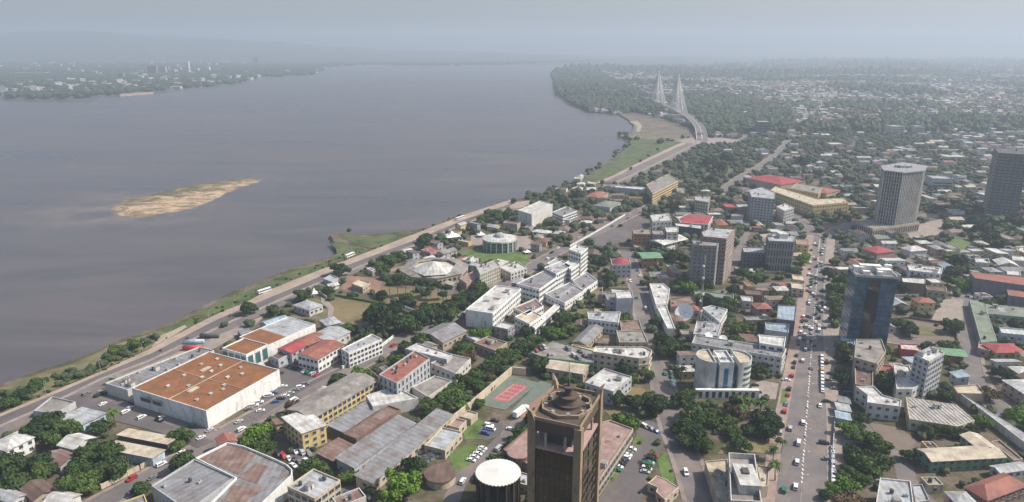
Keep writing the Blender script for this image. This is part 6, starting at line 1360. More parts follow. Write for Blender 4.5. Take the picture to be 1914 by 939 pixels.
PAINTS = {"white": (.78, .78, .78), "silver": (.45, .46, .48), "grey": (.2, .2, .21), "black": (.02, .02, .022), "red": (.4, .03, .03), "blue": (.04, .09, .3), "green": (.02, .16, .07), "yellow": (.6, .42, .05)}
for k, c in PAINTS.items(): mat("paint_" + k, c, var=.03, fine=.02, rough=.3, spec=.6)
wb = MB()
for k in range(1): wb.cyl(0, 0, .33, .33, -.11, .11, 12)
wm_ = wb.mesh("wheel", M("rubber")); CMESH = {}
for kd in ("car", "suv", "van"):
    for pt in PAINTS:
        b, g, L, Wd = car_meshes(kd); CMESH[kd, pt] = (b.mesh("body", M("paint_" + pt)), g.mesh("windows", M("glass")), L, Wd)
        b.f += []; k = len(b.v); b.add(g.v, g.f, 1); CMESH[kd, pt] += (b.mesh("car_small", [M("paint_" + pt), M("glass")]),)
NCAR = [0]; CARSPOTS = []
KWORD = {"car": "saloon car", "suv": "off-road car", "van": "van"}
def add_car(x, y, ang, paint=None, kind=None, z=.03, grp="cars parked and driving in the streets"):
    for a, b in CARSPOTS:
        if (a - x) ** 2 + (b - y) ** 2 < 2.0 ** 2: return
    CARSPOTS.append((x, y)); NCAR[0] += 1; rr = random.Random(NCAR[0] * 7)
    paint = paint or rr.choice(["white"] * 6 + ["silver"] * 3 + ["grey"] * 3 + ["black"] * 4 + ["red", "blue", "green", "green"]); kind = kind or rr.choice(["car", "car", "car", "suv", "suv", "van"])
    bo, gl, L, Wd, small = CMESH[kind, paint]; d = math.hypot(x, y); nm = "parked_car" if kind != "van" else "van"
    if d > 430:
        o = obj(nm, small, None, (x, y, z), ang); o["category"] = "car" if kind != "van" else "van"; o["group"] = grp
    else:
        o = root(nm, "", "car" if kind != "van" else "van", (x, y, z), ang, grp); obj("body", bo, o); obj("windows", gl, o)
        for sx in (-1, 1):
            for sy in (-1, 1): q = obj("wheel", wm_, o, (sx * (L / 2 - .8), sy * (Wd / 2 - .08), .33)); q.rotation_euler = (math.pi / 2, 0, 0)
    later(o, paint, KWORD[kind], (x, y, z)); return o
def car_px(px, py, ang_px=None, **k):
    p = G(px, py, k.get("z", 0)); q = G(px + ang_px[0], py + ang_px[1], k.get("z", 0)) if ang_px else None
    return add_car(p.x, p.y, math.atan2(q.y - p.y, q.x - p.x) if q else rnd.uniform(0, 6), **k)
def car_row(a, b, n, d, skip=.12, **k):
    for i in range(n):
        if rnd.random() < skip: continue
        t = i / max(1, n - 1); car_px(a[0] + (b[0] - a[0]) * t, a[1] + (b[1] - a[1]) * t, d, **k)
car_row((466, 766), (530, 724), 8, (14, -2)); car_row((478, 775), (571, 720), 11, (14, -2)); car_row((515, 678), (592, 703), 11, (10, -7)); car_row((545, 668), (560, 690), 3, (10, 6)); car_row((500, 684), (524, 700), 3, (10, -5))
car_row((520, 852), (560, 866), 5, (8, 8)); car_row((548, 872), (585, 858), 4, (9, 5)); car_row((575, 885), (605, 868), 3, (12, -5)); car_row((552, 846), (590, 852), 4, (8, 8)); car_row((650, 925), (700, 935), 5, (8, 8), .3)
for x, y, c in ((954, 804, "white"), (950, 801, "grey"), (908, 812, "blue"), (917, 804, "white"), (914, 797, "white"), (925, 788, "black"), (881, 862, "white"), (887, 856, "white"), (893, 850, "white"), (898, 845, "silver"), (902, 840, "white"), (944, 906, "black"), (930, 915, "blue")): car_px(x, y, (14, 3), paint=c)
car_row((1152, 880), (1180, 842), 8, (14, 3), .05); car_row((1206, 884), (1220, 855), 6, (14, 3), .05); car_row((1176, 786), (1226, 808), 6, (12, 7), .2); car_row((1110, 915), (1118, 928), 2, (14, 3))
for x, y, c in ((1003, 657, "red"), (1011, 654, "black"), (1018, 651, "silver"), (1062, 654, "grey"), (1084, 659, "black"), (1092, 667, "black"), (1073, 667, "silver"), (1082, 672, "grey")): car_px(x, y, (8, 7), paint=c, z=7.02)
car_row((1254, 697), (1258, 722), 6, (-8, -9), .1); car_row((1411, 722), (1416, 735), 2, (12, 0)); car_row((1414, 858), (1425, 860), 2, (1, -10))
for x, y, c, kd in ((302, 870, "white", "suv"), (340, 848, "white", "car"), (352, 849, "black", "suv"), (376, 820, "white", "car"), (250, 920, "silver", "car"), (286, 895, "grey", "car"), (392, 806, "silver", "car"), (235, 772, "white", "suv"), (242, 765, "silver", "car"), (265, 782, "white", "suv"), (300, 783, "white", "car"), (447, 790, "silver", "car"), (425, 815, "silver", "car"), (162, 738, "grey", "suv"), (184, 741, "black", "suv"), (193, 757, "white", "car"), (640, 715, "white", "van")): car_px(x, y, (12, -6), paint=c, kind=kd)
# the avenue
def on_avenue(f, y):
    i = [p[1] for p in AV_L]; xl = np.interp(-y, [-v for v in i], [p[0] for p in AV_L]); xr = np.interp(-y, [-v for v in i], [p[0] for p in AV_R]); return xl + (xr - xl) * f
def av_car(f, y, **k): car_px(on_avenue(f, y), y, (on_avenue(f, y - 10) - on_avenue(f, y), -10), **k)
for y, f, c in ((912, .38, "white"), (918, .15, "green"), (866, .37, "white"), (830, .36, "white"), (803, .12, "silver"), (792, .42, "white"), (760, .85, "white"), (690, .55, "grey"), (676, .2, "white"), (655, .25, "silver")): av_car(f, y, paint=c, kind="suv" if y > 860 else None)
for i in range(11): av_car(.93, 668 + i * 6.4, paint="white" if i != 4 else "yellow", kind=rnd.choice(["car", "suv"]))
r3 = random.Random(11)
for i in range(64):
    y = 440 + 215 * (i / 64) + r3.uniform(-2, 2); av_car(r3.choice([.14, .32, .45, .62, .8, .93]), y)
for i in range(20): av_car(r3.choice([-.07, 1.1]), 470 + i * 11 + r3.uniform(-3, 3))
for i, y in enumerate(range(600, 830, 13)): 
    if i % 5 != 4: av_car(-.10, y + r3.uniform(-3, 3), paint=r3.choice(["black", "grey", "red", "silver"]))
for i, y in enumerate(range(840, 935, 9)): av_car(1.13, y, paint=r3.choice(["white", "silver"]))
for x, y in ((1545, 752), (1550, 755), (1585, 738), (1560, 728), (1548, 712), (1552, 700), (1470, 712), (1540, 830), (1546, 860)): car_px(x, y, (10, 1))
for nm, L, w in ROADS:
    tot = 0
    for i in range(2, len(L) - 2):
        tot += (L[i + 1] - L[i]).length
        if tot > 16:
            tot = r3.uniform(-26, 6) if L[i].y < 900 else -20; t = (L[i + 1] - L[i]).normalized(); s = r3.choice([-1, 1]); v = Vector((-t.y, t.x)); p = L[i] + v * s * w * r3.choice([.22, .40]); x, y = proj((p.x, p.y, 0))
            if 0 < x < W and y < H + 20 and NCAR[0] < 290: add_car(p.x, p.y, math.atan2(t.y, t.x) + (math.pi if s > 0 else 0))
# two trucks, buses, containers
def truck(label, px, py, d, L=11.5, white=True, name="truck", cat="truck", bus=False):
    p = G(px, py); q = G(px + d[0], py + d[1]); rt = root(name, label, cat, (p.x, p.y, .03), math.atan2(q.y - p.y, q.x - p.x)); l = L / 2
    b = MB()
    if bus:
        b.box(-l, l, -1.25, 1.25, .5, 3.0, 0, True); b.build("body", M("paint_white"), rt); g = MB()
        for s in (-1, 1): g.box(-l + .3, l - .3, *sorted((s * 1.25, s * 1.28)), 1.5, 2.5, 0, True)
        g.box(l, l + .03, -1.1, 1.1, 1.3, 2.6, 0, True); g.build("windows", M("glass"), rt)
    else:
        b.box(-l, l - 2.6, -1.25, 1.25, 1.0, 3.9, 0, True); b.build("cargo_box", M("paint_white"), rt); b = MB(); b.box(l - 2.3, l, -1.2, 1.2, .5, 2.9, 0, True); b.build("cab", M("paint_white"), rt)
        b = MB(); b.box(l, l + .03, -1.05, 1.05, 1.7, 2.6, 0, True); b.build("windscreen", M("glass"), rt); b = MB(); b.box(-l, l - .4, -.5, .5, .6, 1.0); b.build("chassis", M("rubber"), rt)
    for x in (-l + 1.2, -l + 2.4, l - 1.4):
        for s in (-1, 1): w_ = obj("wheel", wm_, rt, (x, s * 1.1, .45), 0, (1.35, 1.35, 1.6)); w_.rotation_euler = (math.pi / 2, 0, 0)
truck("long white box truck parked by the podium of the bronze tower", 974, 775, (12, -9)); truck("white coach on the promenade above the green bank", 494, 547, (12, -4), 11, name="coach", cat="bus", bus=True)
truck("white coach on the promenade near the green spit", 654, 480, (12, -5), 11, name="coach", cat="bus", bus=True); truck("white coach on the promenade near the marquees", 860, 410, (12, -4), 14, name="coach", cat="bus", bus=True)
def container(label, px, py, d, m):
    p = G(px, py); q = G(px + d[0], py + d[1]); b = MB(); b.box(-6, 6, -1.22, 1.22, .1, 2.7, 0, True)
    for i in range(30): x = -5.8 + i * .4; [b.box(x, x + .18, *sorted((s * 1.22, s * 1.27)), .25, 2.55, 0, True) for s in (-1, 1)]
    for x in (-5.9, 5.9):
        for y in (-1.15, 1.15): b.box(x - .1, x + .1, y - .1, y + .1, 0, 2.76, 1)
    o = b.build("shipping_container", [M(m), M("wall_dark")], None, (p.x, p.y, 0.02), math.atan2(q.y - p.y, q.x - p.x)); o["category"] = "container"; o["label"] = label
container("red shipping container in the yard by the waterfront road", 361, 655, (12, -4), "wall_redpaint"); container("blue shipping container just behind the red one", 364, 643, (12, -5), "wall_paleblue"); container("dark shipping container right of the blue one", 392, 632, (12, -5), "wall_dark")
# ---------------------------------------------------------------- street lamps, mast, dishes
lb = MB(); lb.bar((0, 0, 0), (0, 0, 8), .12, 6, 0, .07); lb.bar((0, 0, 8), (1.6, 0, 8.5), .06, 5); lamp_pole = lb.mesh("pole", M("wall_palegrey")); lb = MB(); lb.box(1.2, 2.1, -.18, .18, 8.35, 8.55, 0, True); lamp_head = lb.mesh("lamp_head", M("wall_offwhite"))
def lamp(p, ang, g): rt = root("street_lamp", "", "street lamp", (p[0], p[1], 0.1), ang, g); obj("pole", lamp_pole, rt); obj("lamp_head", lamp_head, rt); later(rt, "slender white", "street lamp", (p[0], p[1], 4))
acc = 0
for a, b in zip(LINE_WF[:-1], LINE_WF[1:]):
    n = max(1, int((b - a).length / 38)); t = (b - a).normalized()
    for i in range(n):
        q = a + (b - a) * i / n + Vector((-t.y, t.x)) * 6.5; x, y = proj((q.x, q.y, 0))
        if 0 < x < W and y < H: lamp(q, math.atan2(t.y, t.x) - math.pi / 2, "street lamps along the promenade")
for y in range(480, 940, 44): p = G(on_avenue(.5, y), y); lamp(p, 0 if y % 88 else math.pi, "street lamps on the avenue median")
def mast():
    p = G(1303, 660); h = from_drop(1303, 478, 182); h = min(h, 75); rt = root("radio_mast", "tall thin red and white lattice radio mast with small dishes", "radio mast", (p.x, p.y, 0)); n = 14; occupy([(p.x - 3, p.y - 3), (p.x + 3, p.y - 3), (p.x + 3, p.y + 3), (p.x - 3, p.y + 3)], 1)
    for k in range(n):
        z0, z1 = h * k / n, h * (k + 1) / n; r0, r1 = 1.3 - .9 * k / n, 1.3 - .9 * (k + 1) / n; b = MB()
        P0 = [(r0 * math.cos(t), r0 * math.sin(t), z0) for t in (.5, 2.6, 4.7)]; P1 = [(r1 * math.cos(t), r1 * math.sin(t), z1) for t in (.5, 2.6, 4.7)]
        for i in range(3): b.bar(P0[i], P1[i], .09, 4); b.bar(P0[i], P1[(i + 1) % 3], .05, 4); b.bar(P1[i], P1[(i + 1) % 3], .05, 4)
        b.build("lattice_section", M("wall_offwhite" if k % 2 else "wall_pinkish"), rt)
    for z, t in ((h * .55, 3.8), (h * .62, 5.0), (h * .78, 4.4), (h * .9, 4.0), (h * .45, 4.9)):
        b = MB(); b.cyl(0, 0, .8, .7, 0, .4, 12); o = b.build("dish", M("whitepaint"), rt, (1.2 * math.cos(t), 1.2 * math.sin(t), z)); o.rotation_euler = (math.pi / 2, 0, t + math.pi / 2)
mast(); landmark("the lattice radio mast", 1303, 600)
def dish(label, px, py, rpx, z=0.0, tilt=.8, az=0.0, hgt=2.0):
    p = G(px, py, z + hgt); r = rpx * mpp(py, z); rt = root("satellite_dish", label, "satellite dish", (p.x, p.y, z)); b = MB(); n = 24; prof = [(r * t, .22 * r * t * t) for t in (0.02, .25, .5, .75, 1.0)]
    for (r0, z0), (r1, z1) in zip(prof[:-1], prof[1:]): b.cyl(0, 0, r0, r1, z0, z1, n, 0, False)
    o = b.build("reflector", M("whitepaint"), rt, (0, 0, hgt)); o.rotation_euler = (tilt, 0, az); o.data.materials[0] = M("whitepaint")
    b = MB(); b.bar((0, 0, 0), (0, 0, hgt + .1), max(.12, r * .08), 8); b.build("mount", M("wall_grey"), rt)
    b = MB()
    for t in (0, 2.1, 4.2): b.bar((r * .8 * math.cos(t), r * .8 * math.sin(t), .15 * r), (0, 0, r * .75), .05 + r * .01, 4)
    b.cyl(0, 0, .18, .18, r * .7, r * .82, 8); o = b.build("feed_horn", M("wall_grey"), rt, (0, 0, hgt)); o.rotation_euler = (tilt, 0, az)
dish("huge white satellite dish tilted up beside the centre street", 1280, 585, 17, 0, .9, -.7, 6); landmark("the huge satellite dish", 1280, 588)
dish("white satellite dish on the terrace in front of the office block, left one", 1325, 628, 7, 7.3, .5, .3, 1.5); dish("white satellite dish right of the similar one behind the office block", 1352, 633, 7, 7.3, .5, -.3, 1.5)
def flagpole(label, x, y, h=10):
    p = G(x, y); b = MB(); b.bar((0, 0, 0), (0, 0, h), .1, 6, 0, .05); b.cyl(0, 0, .5, .5, 0, .3, 10); o = b.build("flagpole", M("whitepaint"), None, (p.x, p.y, 0.02)); o["category"] = "flagpole"; o["label"] = label
for i, x in enumerate((1450, 1456, 1462, 1468)): flagpole(["leftmost", "second from left", "third from left", "rightmost"][i] + " of four thin flagpoles before the grey fin tower", x, 508)
# ---------------------------------------------------------------- small houses between the traced ones
HN = [0]; WALLS = ["white", "offwhite", "cream", "beige", "palegrey", "yellow", "grey", "pinkish"]; ROOFS = ["white", "palegrey", "grey", "concrete", "oldrust", "brown", "brick", "cream", "blue", "mossy", "red"]
RW = [5, 6, 5, 5, 4, 2.5, 2, 2.5, 1.2, 1.0, .5]
RNAME = {"white": "white-roofed", "palegrey": "pale tin-roofed", "grey": "grey-roofed", "concrete": "concrete-roofed", "oldrust": "rusty-roofed", "brown": "brown-roofed", "brick": "brick-red roofed", "cream": "cream-roofed", "blue": "blue-roofed", "mossy": "mossy-roofed", "red": "bright red-roofed"}
def small_house(x, y, w, d, h, ang, wl, rm, kind, rr, parts=True):
    R = Matrix.Rotation(ang, 2); wp = [R @ Vector(q) + Vector((x, y)) for q in ((-w, -d), (w, -d), (w, d), (-w, d))]; occupy([tuple(q) for q in wp], 1, 1.0); HN[0] += 1
    rt = root("house", "", "house", (x, y, 0), ang, "small houses of the city blocks"); loc = [(-w, -d), (w, -d), (w, d), (-w, d)]
    if kind == "flat": b = MB(); walls_flat(b, loc, h, .6); b.build("wall", M("wall_" + wl), rt); r = MB(); r.prism(inset(loc, .36), h - .3, h); r.build("roof", M("roof_" + rm), rt)
    else:
        b = MB(); b.prism(loc, 0, h, 0, top=False); w_, r = gable_parts(w, d, h, min(w, d) * .4 if kind != "shed" else .8, .6, .15, 'x' if w >= d else 'y', kind); b.add(w_.v, w_.f); b.build("wall", M("wall_" + wl), rt); r.build("roof", M("roof_" + rm), rt)
    if parts:
        put_windows(rt, loc, ang, h, max(1, round(h / 3.4)), "grid", 4.2, 1.3, 1.2, "std", 0, 14)
        if kind == "flat" and rr.random() < .7: roof_clutter(rt, loc, h, rr.randint(1, 3), rr, .01)
    later(rt, ("small " if w * d < 45 else "large ") + RNAME[rm], "two-storey house" if h > 5 else "house", (x, y, h))
def grid_angle(x, y):
    px, py = proj((x, y, 0)); t = min(1, max(0, (px - 700) / 500)); a0 = math.atan2(*(G(705, 712).xy - G(541, 763).xy).yx); a1 = math.pi / 2 + .02
    return a0 * (1 - t) + a1 * t if px < 1250 else a1 - .0
rh = random.Random(21); HOUSE_SPOTS = []
cells = []
yy = 235.0
while yy < 1500:
    half = (W / 2 + 60) / F * yy * 1.05 + 10; st = 13.2 if yy < 600 else 18 if yy < 900 else 22; xx = -half
    while xx < half: cells.append((xx + rh.uniform(-4, 4), yy + rh.uniform(-4, 4))); xx += st
    yy += st
NH_IND = 270; nh = 0; far_houses = []; free_spots = []
cells.sort(key=lambda q: q[0] ** 2 + q[1] ** 2)
for x, y in cells:
    o = occ_at(x, y)
    if o == 3 or o == 1 or o == 255: continue
    px, py = proj((x, y, 0))
    if px < -40 or px > W + 40: continue
    if o in (2, 4): continue
    dens = mnoise.noise(Vector((x * .006, y * .006, 1.7)))
    p_house = .72 if y < 620 else .48 if y < 900 else .27
    if px < 330 and py > 740: p_house = .25
    if 1270 < px < 1400 and 265 < py < 370: p_house = .12
    if rh.random() < p_house + dens * .4:
        w, d = rh.uniform(4.5, 9.5), rh.uniform(3.8, 6.5)
        if rh.random() < .15: w *= 1.5
        ang = grid_angle(x, y) + rh.choice([0, math.pi / 2]) + rh.uniform(-.05, .05); h = rh.choice([3.2, 3.6, 4, 6.8]) if y < 1000 else rh.choice([3.5, 4, 6.5, 8]); placed = False
        for sc_ in (1, .75, .55):
            R = Matrix.Rotation(ang, 2); q = [tuple(R @ Vector(t) + Vector((x, y))) for t in ((-w * sc_, -d * sc_), (w * sc_, -d * sc_), (w * sc_, d * sc_), (-w * sc_, d * sc_))]
            if free(q, 1.0): placed = True; break
        if not placed: free_spots.append((x, y)); continue
        wl = rh.choice(WALLS); rm = rh.choices(ROOFS, RW)[0]; kind = rh.choice(["gable", "gable", "hip", "flat", "flat", "shed"])
        if nh < NH_IND: small_house(x, y, w * sc_, d * sc_, h, ang, wl, rm, kind, rh, y < 620); nh += 1
        else: far_houses.append((x, y, w * sc_, d * sc_, h, ang, wl, rm)); occupy(q, 1, .5)
    else: free_spots.append((x, y))
# trees between the houses
ft = random.Random(31)
for x, y in free_spots:
    if occ_at(x, y) != 0: continue
    px, py = proj((x, y, 0)); k = 1 if y < 700 else 2
    for _ in range(k):
        xx, yy = x + ft.uniform(-6, 6), y + ft.uniform(-6, 6)
        if occ_at(xx, yy) in (1, 3, 255): continue
        add_tree(xx, yy, ft.uniform(3.2, 7.2), ft.choice("ddddmmmb" if ft.random() < .6 else "dddmmr"))
tx = ft.uniform
yy = 235.0
while yy < 1500:                       # small garden trees and bushes in left-over corners
    half = (W / 2 + 60) / F * yy * 1.05 + 10; xx = -half; st = 9 if yy < 700 else 13
    while xx < half:
        x, y = xx + tx(-3, 3), yy + tx(-3, 3); xx += st
        if occ_at(x, y) == 0 and ft.random() < (.30 if y < 620 else .62):
            px, py = proj((x, y, 0))
            if -40 < px < W + 40: add_tree(x, y, tx(1.8, 3.6) if y < 620 else tx(3, 6), ft.choice("ddmmu" if y < 620 else "dddm"))
    yy += st
rest = make_trees(300)
# yard walls and clutter: low boxes of junk and crates would be unreadable; a few yard walls instead
# ---------------------------------------------------------------- the far city: woods and roofs beyond counting
rf = np.random.RandomState(5)
def blob_mass(name, pts, m, label, cat, base=I1):
    """pts: rows of x, y, z0, rx, rz"""
    P = np.array(pts); V0, F0 = base; n = len(P); nv = len(V0)
    V = V0[None] * (1 + rf.uniform(-.22, .22, (n, nv, 1))); V = V * np.stack([P[:, 3], P[:, 3], P[:, 4]], 1)[:, None]
    a = rf.uniform(0, 6.28, n); c, s = np.cos(a)[:, None], np.sin(a)[:, None]; x = V[..., 0] * c - V[..., 1] * s; y = V[..., 0] * s + V[..., 1] * c
    V = np.stack([x, y, V[..., 2]], 2) + np.stack([P[:, 0], P[:, 1], P[:, 2] + P[:, 4] * .75], 1)[:, None]
    Fc = (F0[None] + (np.arange(n) * nv)[:, None, None]).reshape(-1, 3); me = np_mesh(name, V.reshape(-1, 3), Fc, [m]); o = obj(name, me); o["kind"] = "stuff"; o["label"] = label; o["category"] = cat; return o
mid = []
for x, y, r, k in rest:
    for j in range(4): t = rf.rand() * 6.28; d = r * .5 * rf.rand(); mid.append((x + d * math.cos(t), y + d * math.sin(t), r * .35 * rf.rand(), r * .62, r * .5))
blob_mass("garden_trees", mid, M("leaf_far"), "mass of garden trees between the farther houses", "trees")
LAND_LST = land_ccw
def in_land_np(X, Y, poly):
    ins = np.zeros(X.shape, bool); n = len(poly)
    for i in range(n):
        (x1, y1), (x2, y2) = poly[i], poly[(i + 1) % n]
        if y1 == y2: continue
        ins ^= ((y1 > Y) != (y2 > Y)) & (X < (x2 - x1) * (Y - y1) / (y2 - y1) + x1)
    return ins
DECK = [G(1180, 181).xy, G(1215, 190).xy, G(1250, 206).xy, G(1285, 224).xy, G(1306, 245).xy, G(1312, 263).xy]
def near_line(X, Y, L, d):
    m = np.zeros(X.shape, bool)
    for a, b in zip(L[:-1], L[1:]):
        e = b - a; t = np.clip(((X - a.x) * e.x + (Y - a.y) * e.y) / e.length_squared, 0, 1); m |= (X - a.x - t * e.x) ** 2 + (Y - a.y - t * e.y) ** 2 < d * d
    return m
def scatter(y0, y1, st, poly, xfac=1.12, margin=0):
    ys = np.arange(y0, y1, st); X, Y = [], []
    for y in ys:
        half = (W / 2 + 50) / F * y * xfac; xs = np.arange(-half, half, st); X.append(xs); Y.append(np.full(len(xs), y))
    X = np.concatenate(X); Y = np.concatenate(Y); X = X + rf.uniform(-.45, .45, X.shape) * st; Y = Y + rf.uniform(-.45, .45, Y.shape) * st
    k = in_land_np(X, Y, poly); 
    return X[k], Y[k]
def noise2(X, Y, s, o): return np.array([mnoise.noise(Vector((x * s, y * s, o))) for x, y in zip(X, Y)])
WOODS = [[(1262, 190), (1300, 175), (1400, 185), (1480, 215), (1470, 262), (1400, 255), (1330, 258), (1300, 225)], [(1030, 135), (1120, 140), (1210, 180), (1240, 210), (1180, 214), (1080, 205), (1040, 180)], [(1500, 240), (1650, 260), (1640, 330), (1480, 330), (1475, 280)], [(1750, 300), (1914, 300), (1914, 400), (1740, 380)]]
WP = [[tuple(G(x, y).xy) for x, y in w] for w in WOODS]
OPEN = [[tuple(G(x, y).xy) for x, y in w] for w in ([(1088, 340), (1140, 303), (1178, 272), (1150, 255), (1180, 250), (1150, 214), (1185, 210), (1240, 222), (1300, 245), (1318, 262), (1280, 290), (1190, 335), (1130, 345)],)]
def far_city(y0, y1, st, base, treesize, phouse, tag):
    X, Y = scatter(y0, y1, st, land_ccw); k = ~near_line(X, Y, DECK, 16)
    for rl in ROAD_FAR: k &= ~near_line(X, Y, rl, 11)
    for o_ in OPEN: k &= ~in_land_np(X, Y, o_)
    X, Y = X[k], Y[k]; wood = np.zeros(X.shape, bool)
    for w in WP: wood |= in_land_np(X, Y, w)
    nn = noise2(X, Y, .0022 if y0 < 3000 else .001, 4.0); hp = rf.rand(len(X)) < np.where(wood, .02, phouse + nn * .6)
    for i in np.nonzero(hp)[0]:
        s = 1.0 if y0 < 2500 else 1.15 if y0 < 4000 else 1.8
        far_houses.append((X[i], Y[i], rf.uniform(5, 12) * s, rf.uniform(4, 8) * s, rf.choice([4, 5, 7, 10]) * (1 if y0 < 2500 else 1.3), rf.uniform(0, 3.14), WALLS[rf.randint(5)], ROOFS[rf.choice([0, 0, 0, 1, 2, 2, 3, 4, 4, 5, 5, 6])]))
    P = []
    for i in np.nonzero(~hp & (rf.rand(len(X)) < .93))[0]:
        r = rf.uniform(*treesize) * (1.25 if nn[i] < -.15 or wood[i] else .9); P.append((X[i], Y[i], 0, r, r * rf.uniform(.6, 1.0) * (1.25 if nn[i] < -.2 else 1)))
    return blob_mass("distant_woodland", P, M("leaf_far"), tag, "woodland", base)
RFP = [((1385, 332), (1420, 312), (1448, 292), (1466, 272), (1474, 262)), ((1474, 262), (1500, 225), (1560, 185), (1640, 150)), ((1440, 225), (1600, 218), (1760, 205), (1930, 200)), ((1560, 300), (1700, 270), (1930, 250)),
       ((1330, 214), (1480, 190), (1700, 168), (1930, 162)), ((1880, 400), (1800, 290), (1740, 230), (1690, 180), (1660, 140)), ((1120, 165), (1300, 158), (1500, 148), (1900, 142)), ((1180, 181), (1130, 172), (1080, 160)), ((1640, 330), (1600, 262), (1570, 215))]
ROAD_FAR = [[G(x, y).xy for x, y in l_] for l_ in RFP]
for l_ in ROAD_FAR[1:]: ZL[0] += .02; ribbon("street", l_, -6, 6, M("dusty_asphalt"), ZL[0] + .1, None)
I0 = (np.array([[0, 0, 1], [1, 0, .1], [.31, .95, .1], [-.81, .59, .1], [-.81, -.59, .1], [.31, -.95, .1], [0, 0, -.6]]) * 1.0, np.array([[0, 1, 2], [0, 2, 3], [0, 3, 4], [0, 4, 5], [0, 5, 1], [6, 2, 1], [6, 3, 2], [6, 4, 3], [6, 5, 4], [6, 1, 5]]))
far_city(1500, 2500, 12.5, I1, (5, 10), .25, "tree cover of the city quarters behind the cable bridge")
far_city(2500, 4500, 20, I1, (6, 12), .33, "hazy tree cover of the outer quarters")
far_city(4500, 9500, 44, I0, (12, 24), .34, "faint blue tree cover near the horizon")
# trees fringing the river on the near side of the headland
# opposite bank
X, Y = scatter(2300, 9200, 40, far_poly, 1.15); inl = in_land_np(X, Y - 230, far_poly); P = []; nn = noise2(X, Y, .0008, 9.0)
hpx = [proj((x, y, 0)) for x, y in zip(X, Y)]
for i in range(len(X)):
    px, py = hpx[i]
    if px > 650 and rf.rand() < .5: continue
    if px < 620 and inl[i] and rf.rand() < .13 + nn[i] * .5:
        far_houses.append((X[i], Y[i], rf.uniform(8, 24), rf.uniform(7, 13), rf.choice([7, 10, 16, 28], p=[.5, .3, .15, .05]), rf.uniform(0, 3.14), ['beige', 'palegrey', 'offwhite'][rf.choice([0, 1, 1, 1, 2])], ROOFS[rf.choice([0, 1, 2, 2, 3, 4])]))
    else: P.append((X[i], Y[i], 2, rf.uniform(14, 27), rf.uniform(7, 13)))
blob_mass("distant_woodland", P, M("leaf_far"), "hazy tree cover on the opposite river bank", "woodland", I1)
# high-rises on the opposite bank, each one a thing
for i, (px, py, wpx, hpx_, c, lb) in enumerate(((479, 119, 11, 13, "purplegrey", "tall dark slab tower on the opposite bank near the headland"), (353, 131, 4, 17, "white", "slim white tower on the opposite bank"), (287, 140, 16, 18, "purplegrey", "broad dark high-rise on the opposite bank"), (306, 138, 12, 15, "pinkish", "pinkish high-rise beside the broad dark one"),
        (229, 149, 9, 13, "purplegrey", "dark mid-rise in the middle of the opposite bank"), (315, 134, 5, 12, "grey", "narrow grey block right of the pinkish high-rise"), (335, 134, 9, 9, "palegrey", "pale low block near the slim white tower"), (390, 134, 6, 10, "white", "white block right of the slim white tower"), (370, 136, 5, 9, "white", "small white block under the slim white tower"),
        (110, 127, 12, 9, "palegrey", "pale mid-rise on the far left bank"), (60, 140, 60, 6, "white", "very long white shed on the far left bank"), (110, 152, 40, 8, "palegrey", "wide pale depot at the far left waterfront"), (150, 116, 8, 7, "offwhite", "faint white block on the far left skyline"), (250, 140, 14, 4, "white", "long low white shed in the middle of the opposite bank"), (440, 117, 20, 4, "white", "white low building left of the dark slab tower"))):
    p = G(px, py + 2); k = mpp(py + 2); w, h = wpx * k / 2, hpx_ * k; rt = root("distant_building", lb, "building", (p.x, p.y, 0)); loc = [(-w, -12), (w, -12), (w, 12), (-w, 12)]; b = MB(); walls_flat(b, loc, h, 1.5); b.build("wall", M("wall_" + c), rt); b = MB(); b.prism(inset(loc, .36), h - .5, h); b.build("roof", M("roof_palegrey"), rt)
    if h > 30:
        for q in range(3, int(h / 4)): z = MB(); z.box(-w + 2, w - 2, -12.3, -12, q * 4, q * 4 + 1.6); z.build("window_band", M("glass"), rt)
for pts, nm in (([(222, 178), (285, 173), (287, 175), (225, 180)], "beach"), ([(852, 118.5), (870, 118), (928, 120.6), (925, 121.4)], "beach"), ([(780, 118.2), (830, 118), (832, 119), (782, 119)], "beach"), ([(690, 116.5), (704, 116.5), (704, 118), (690, 118)], "beach")):
    pp = ccw([tuple(G(x, y, 0).xy) for x, y in pts]); b = MB(); b.prism(pp, -2.5, 2.6); o = b.build(nm, M("sand_path")); o["kind"] = "structure"
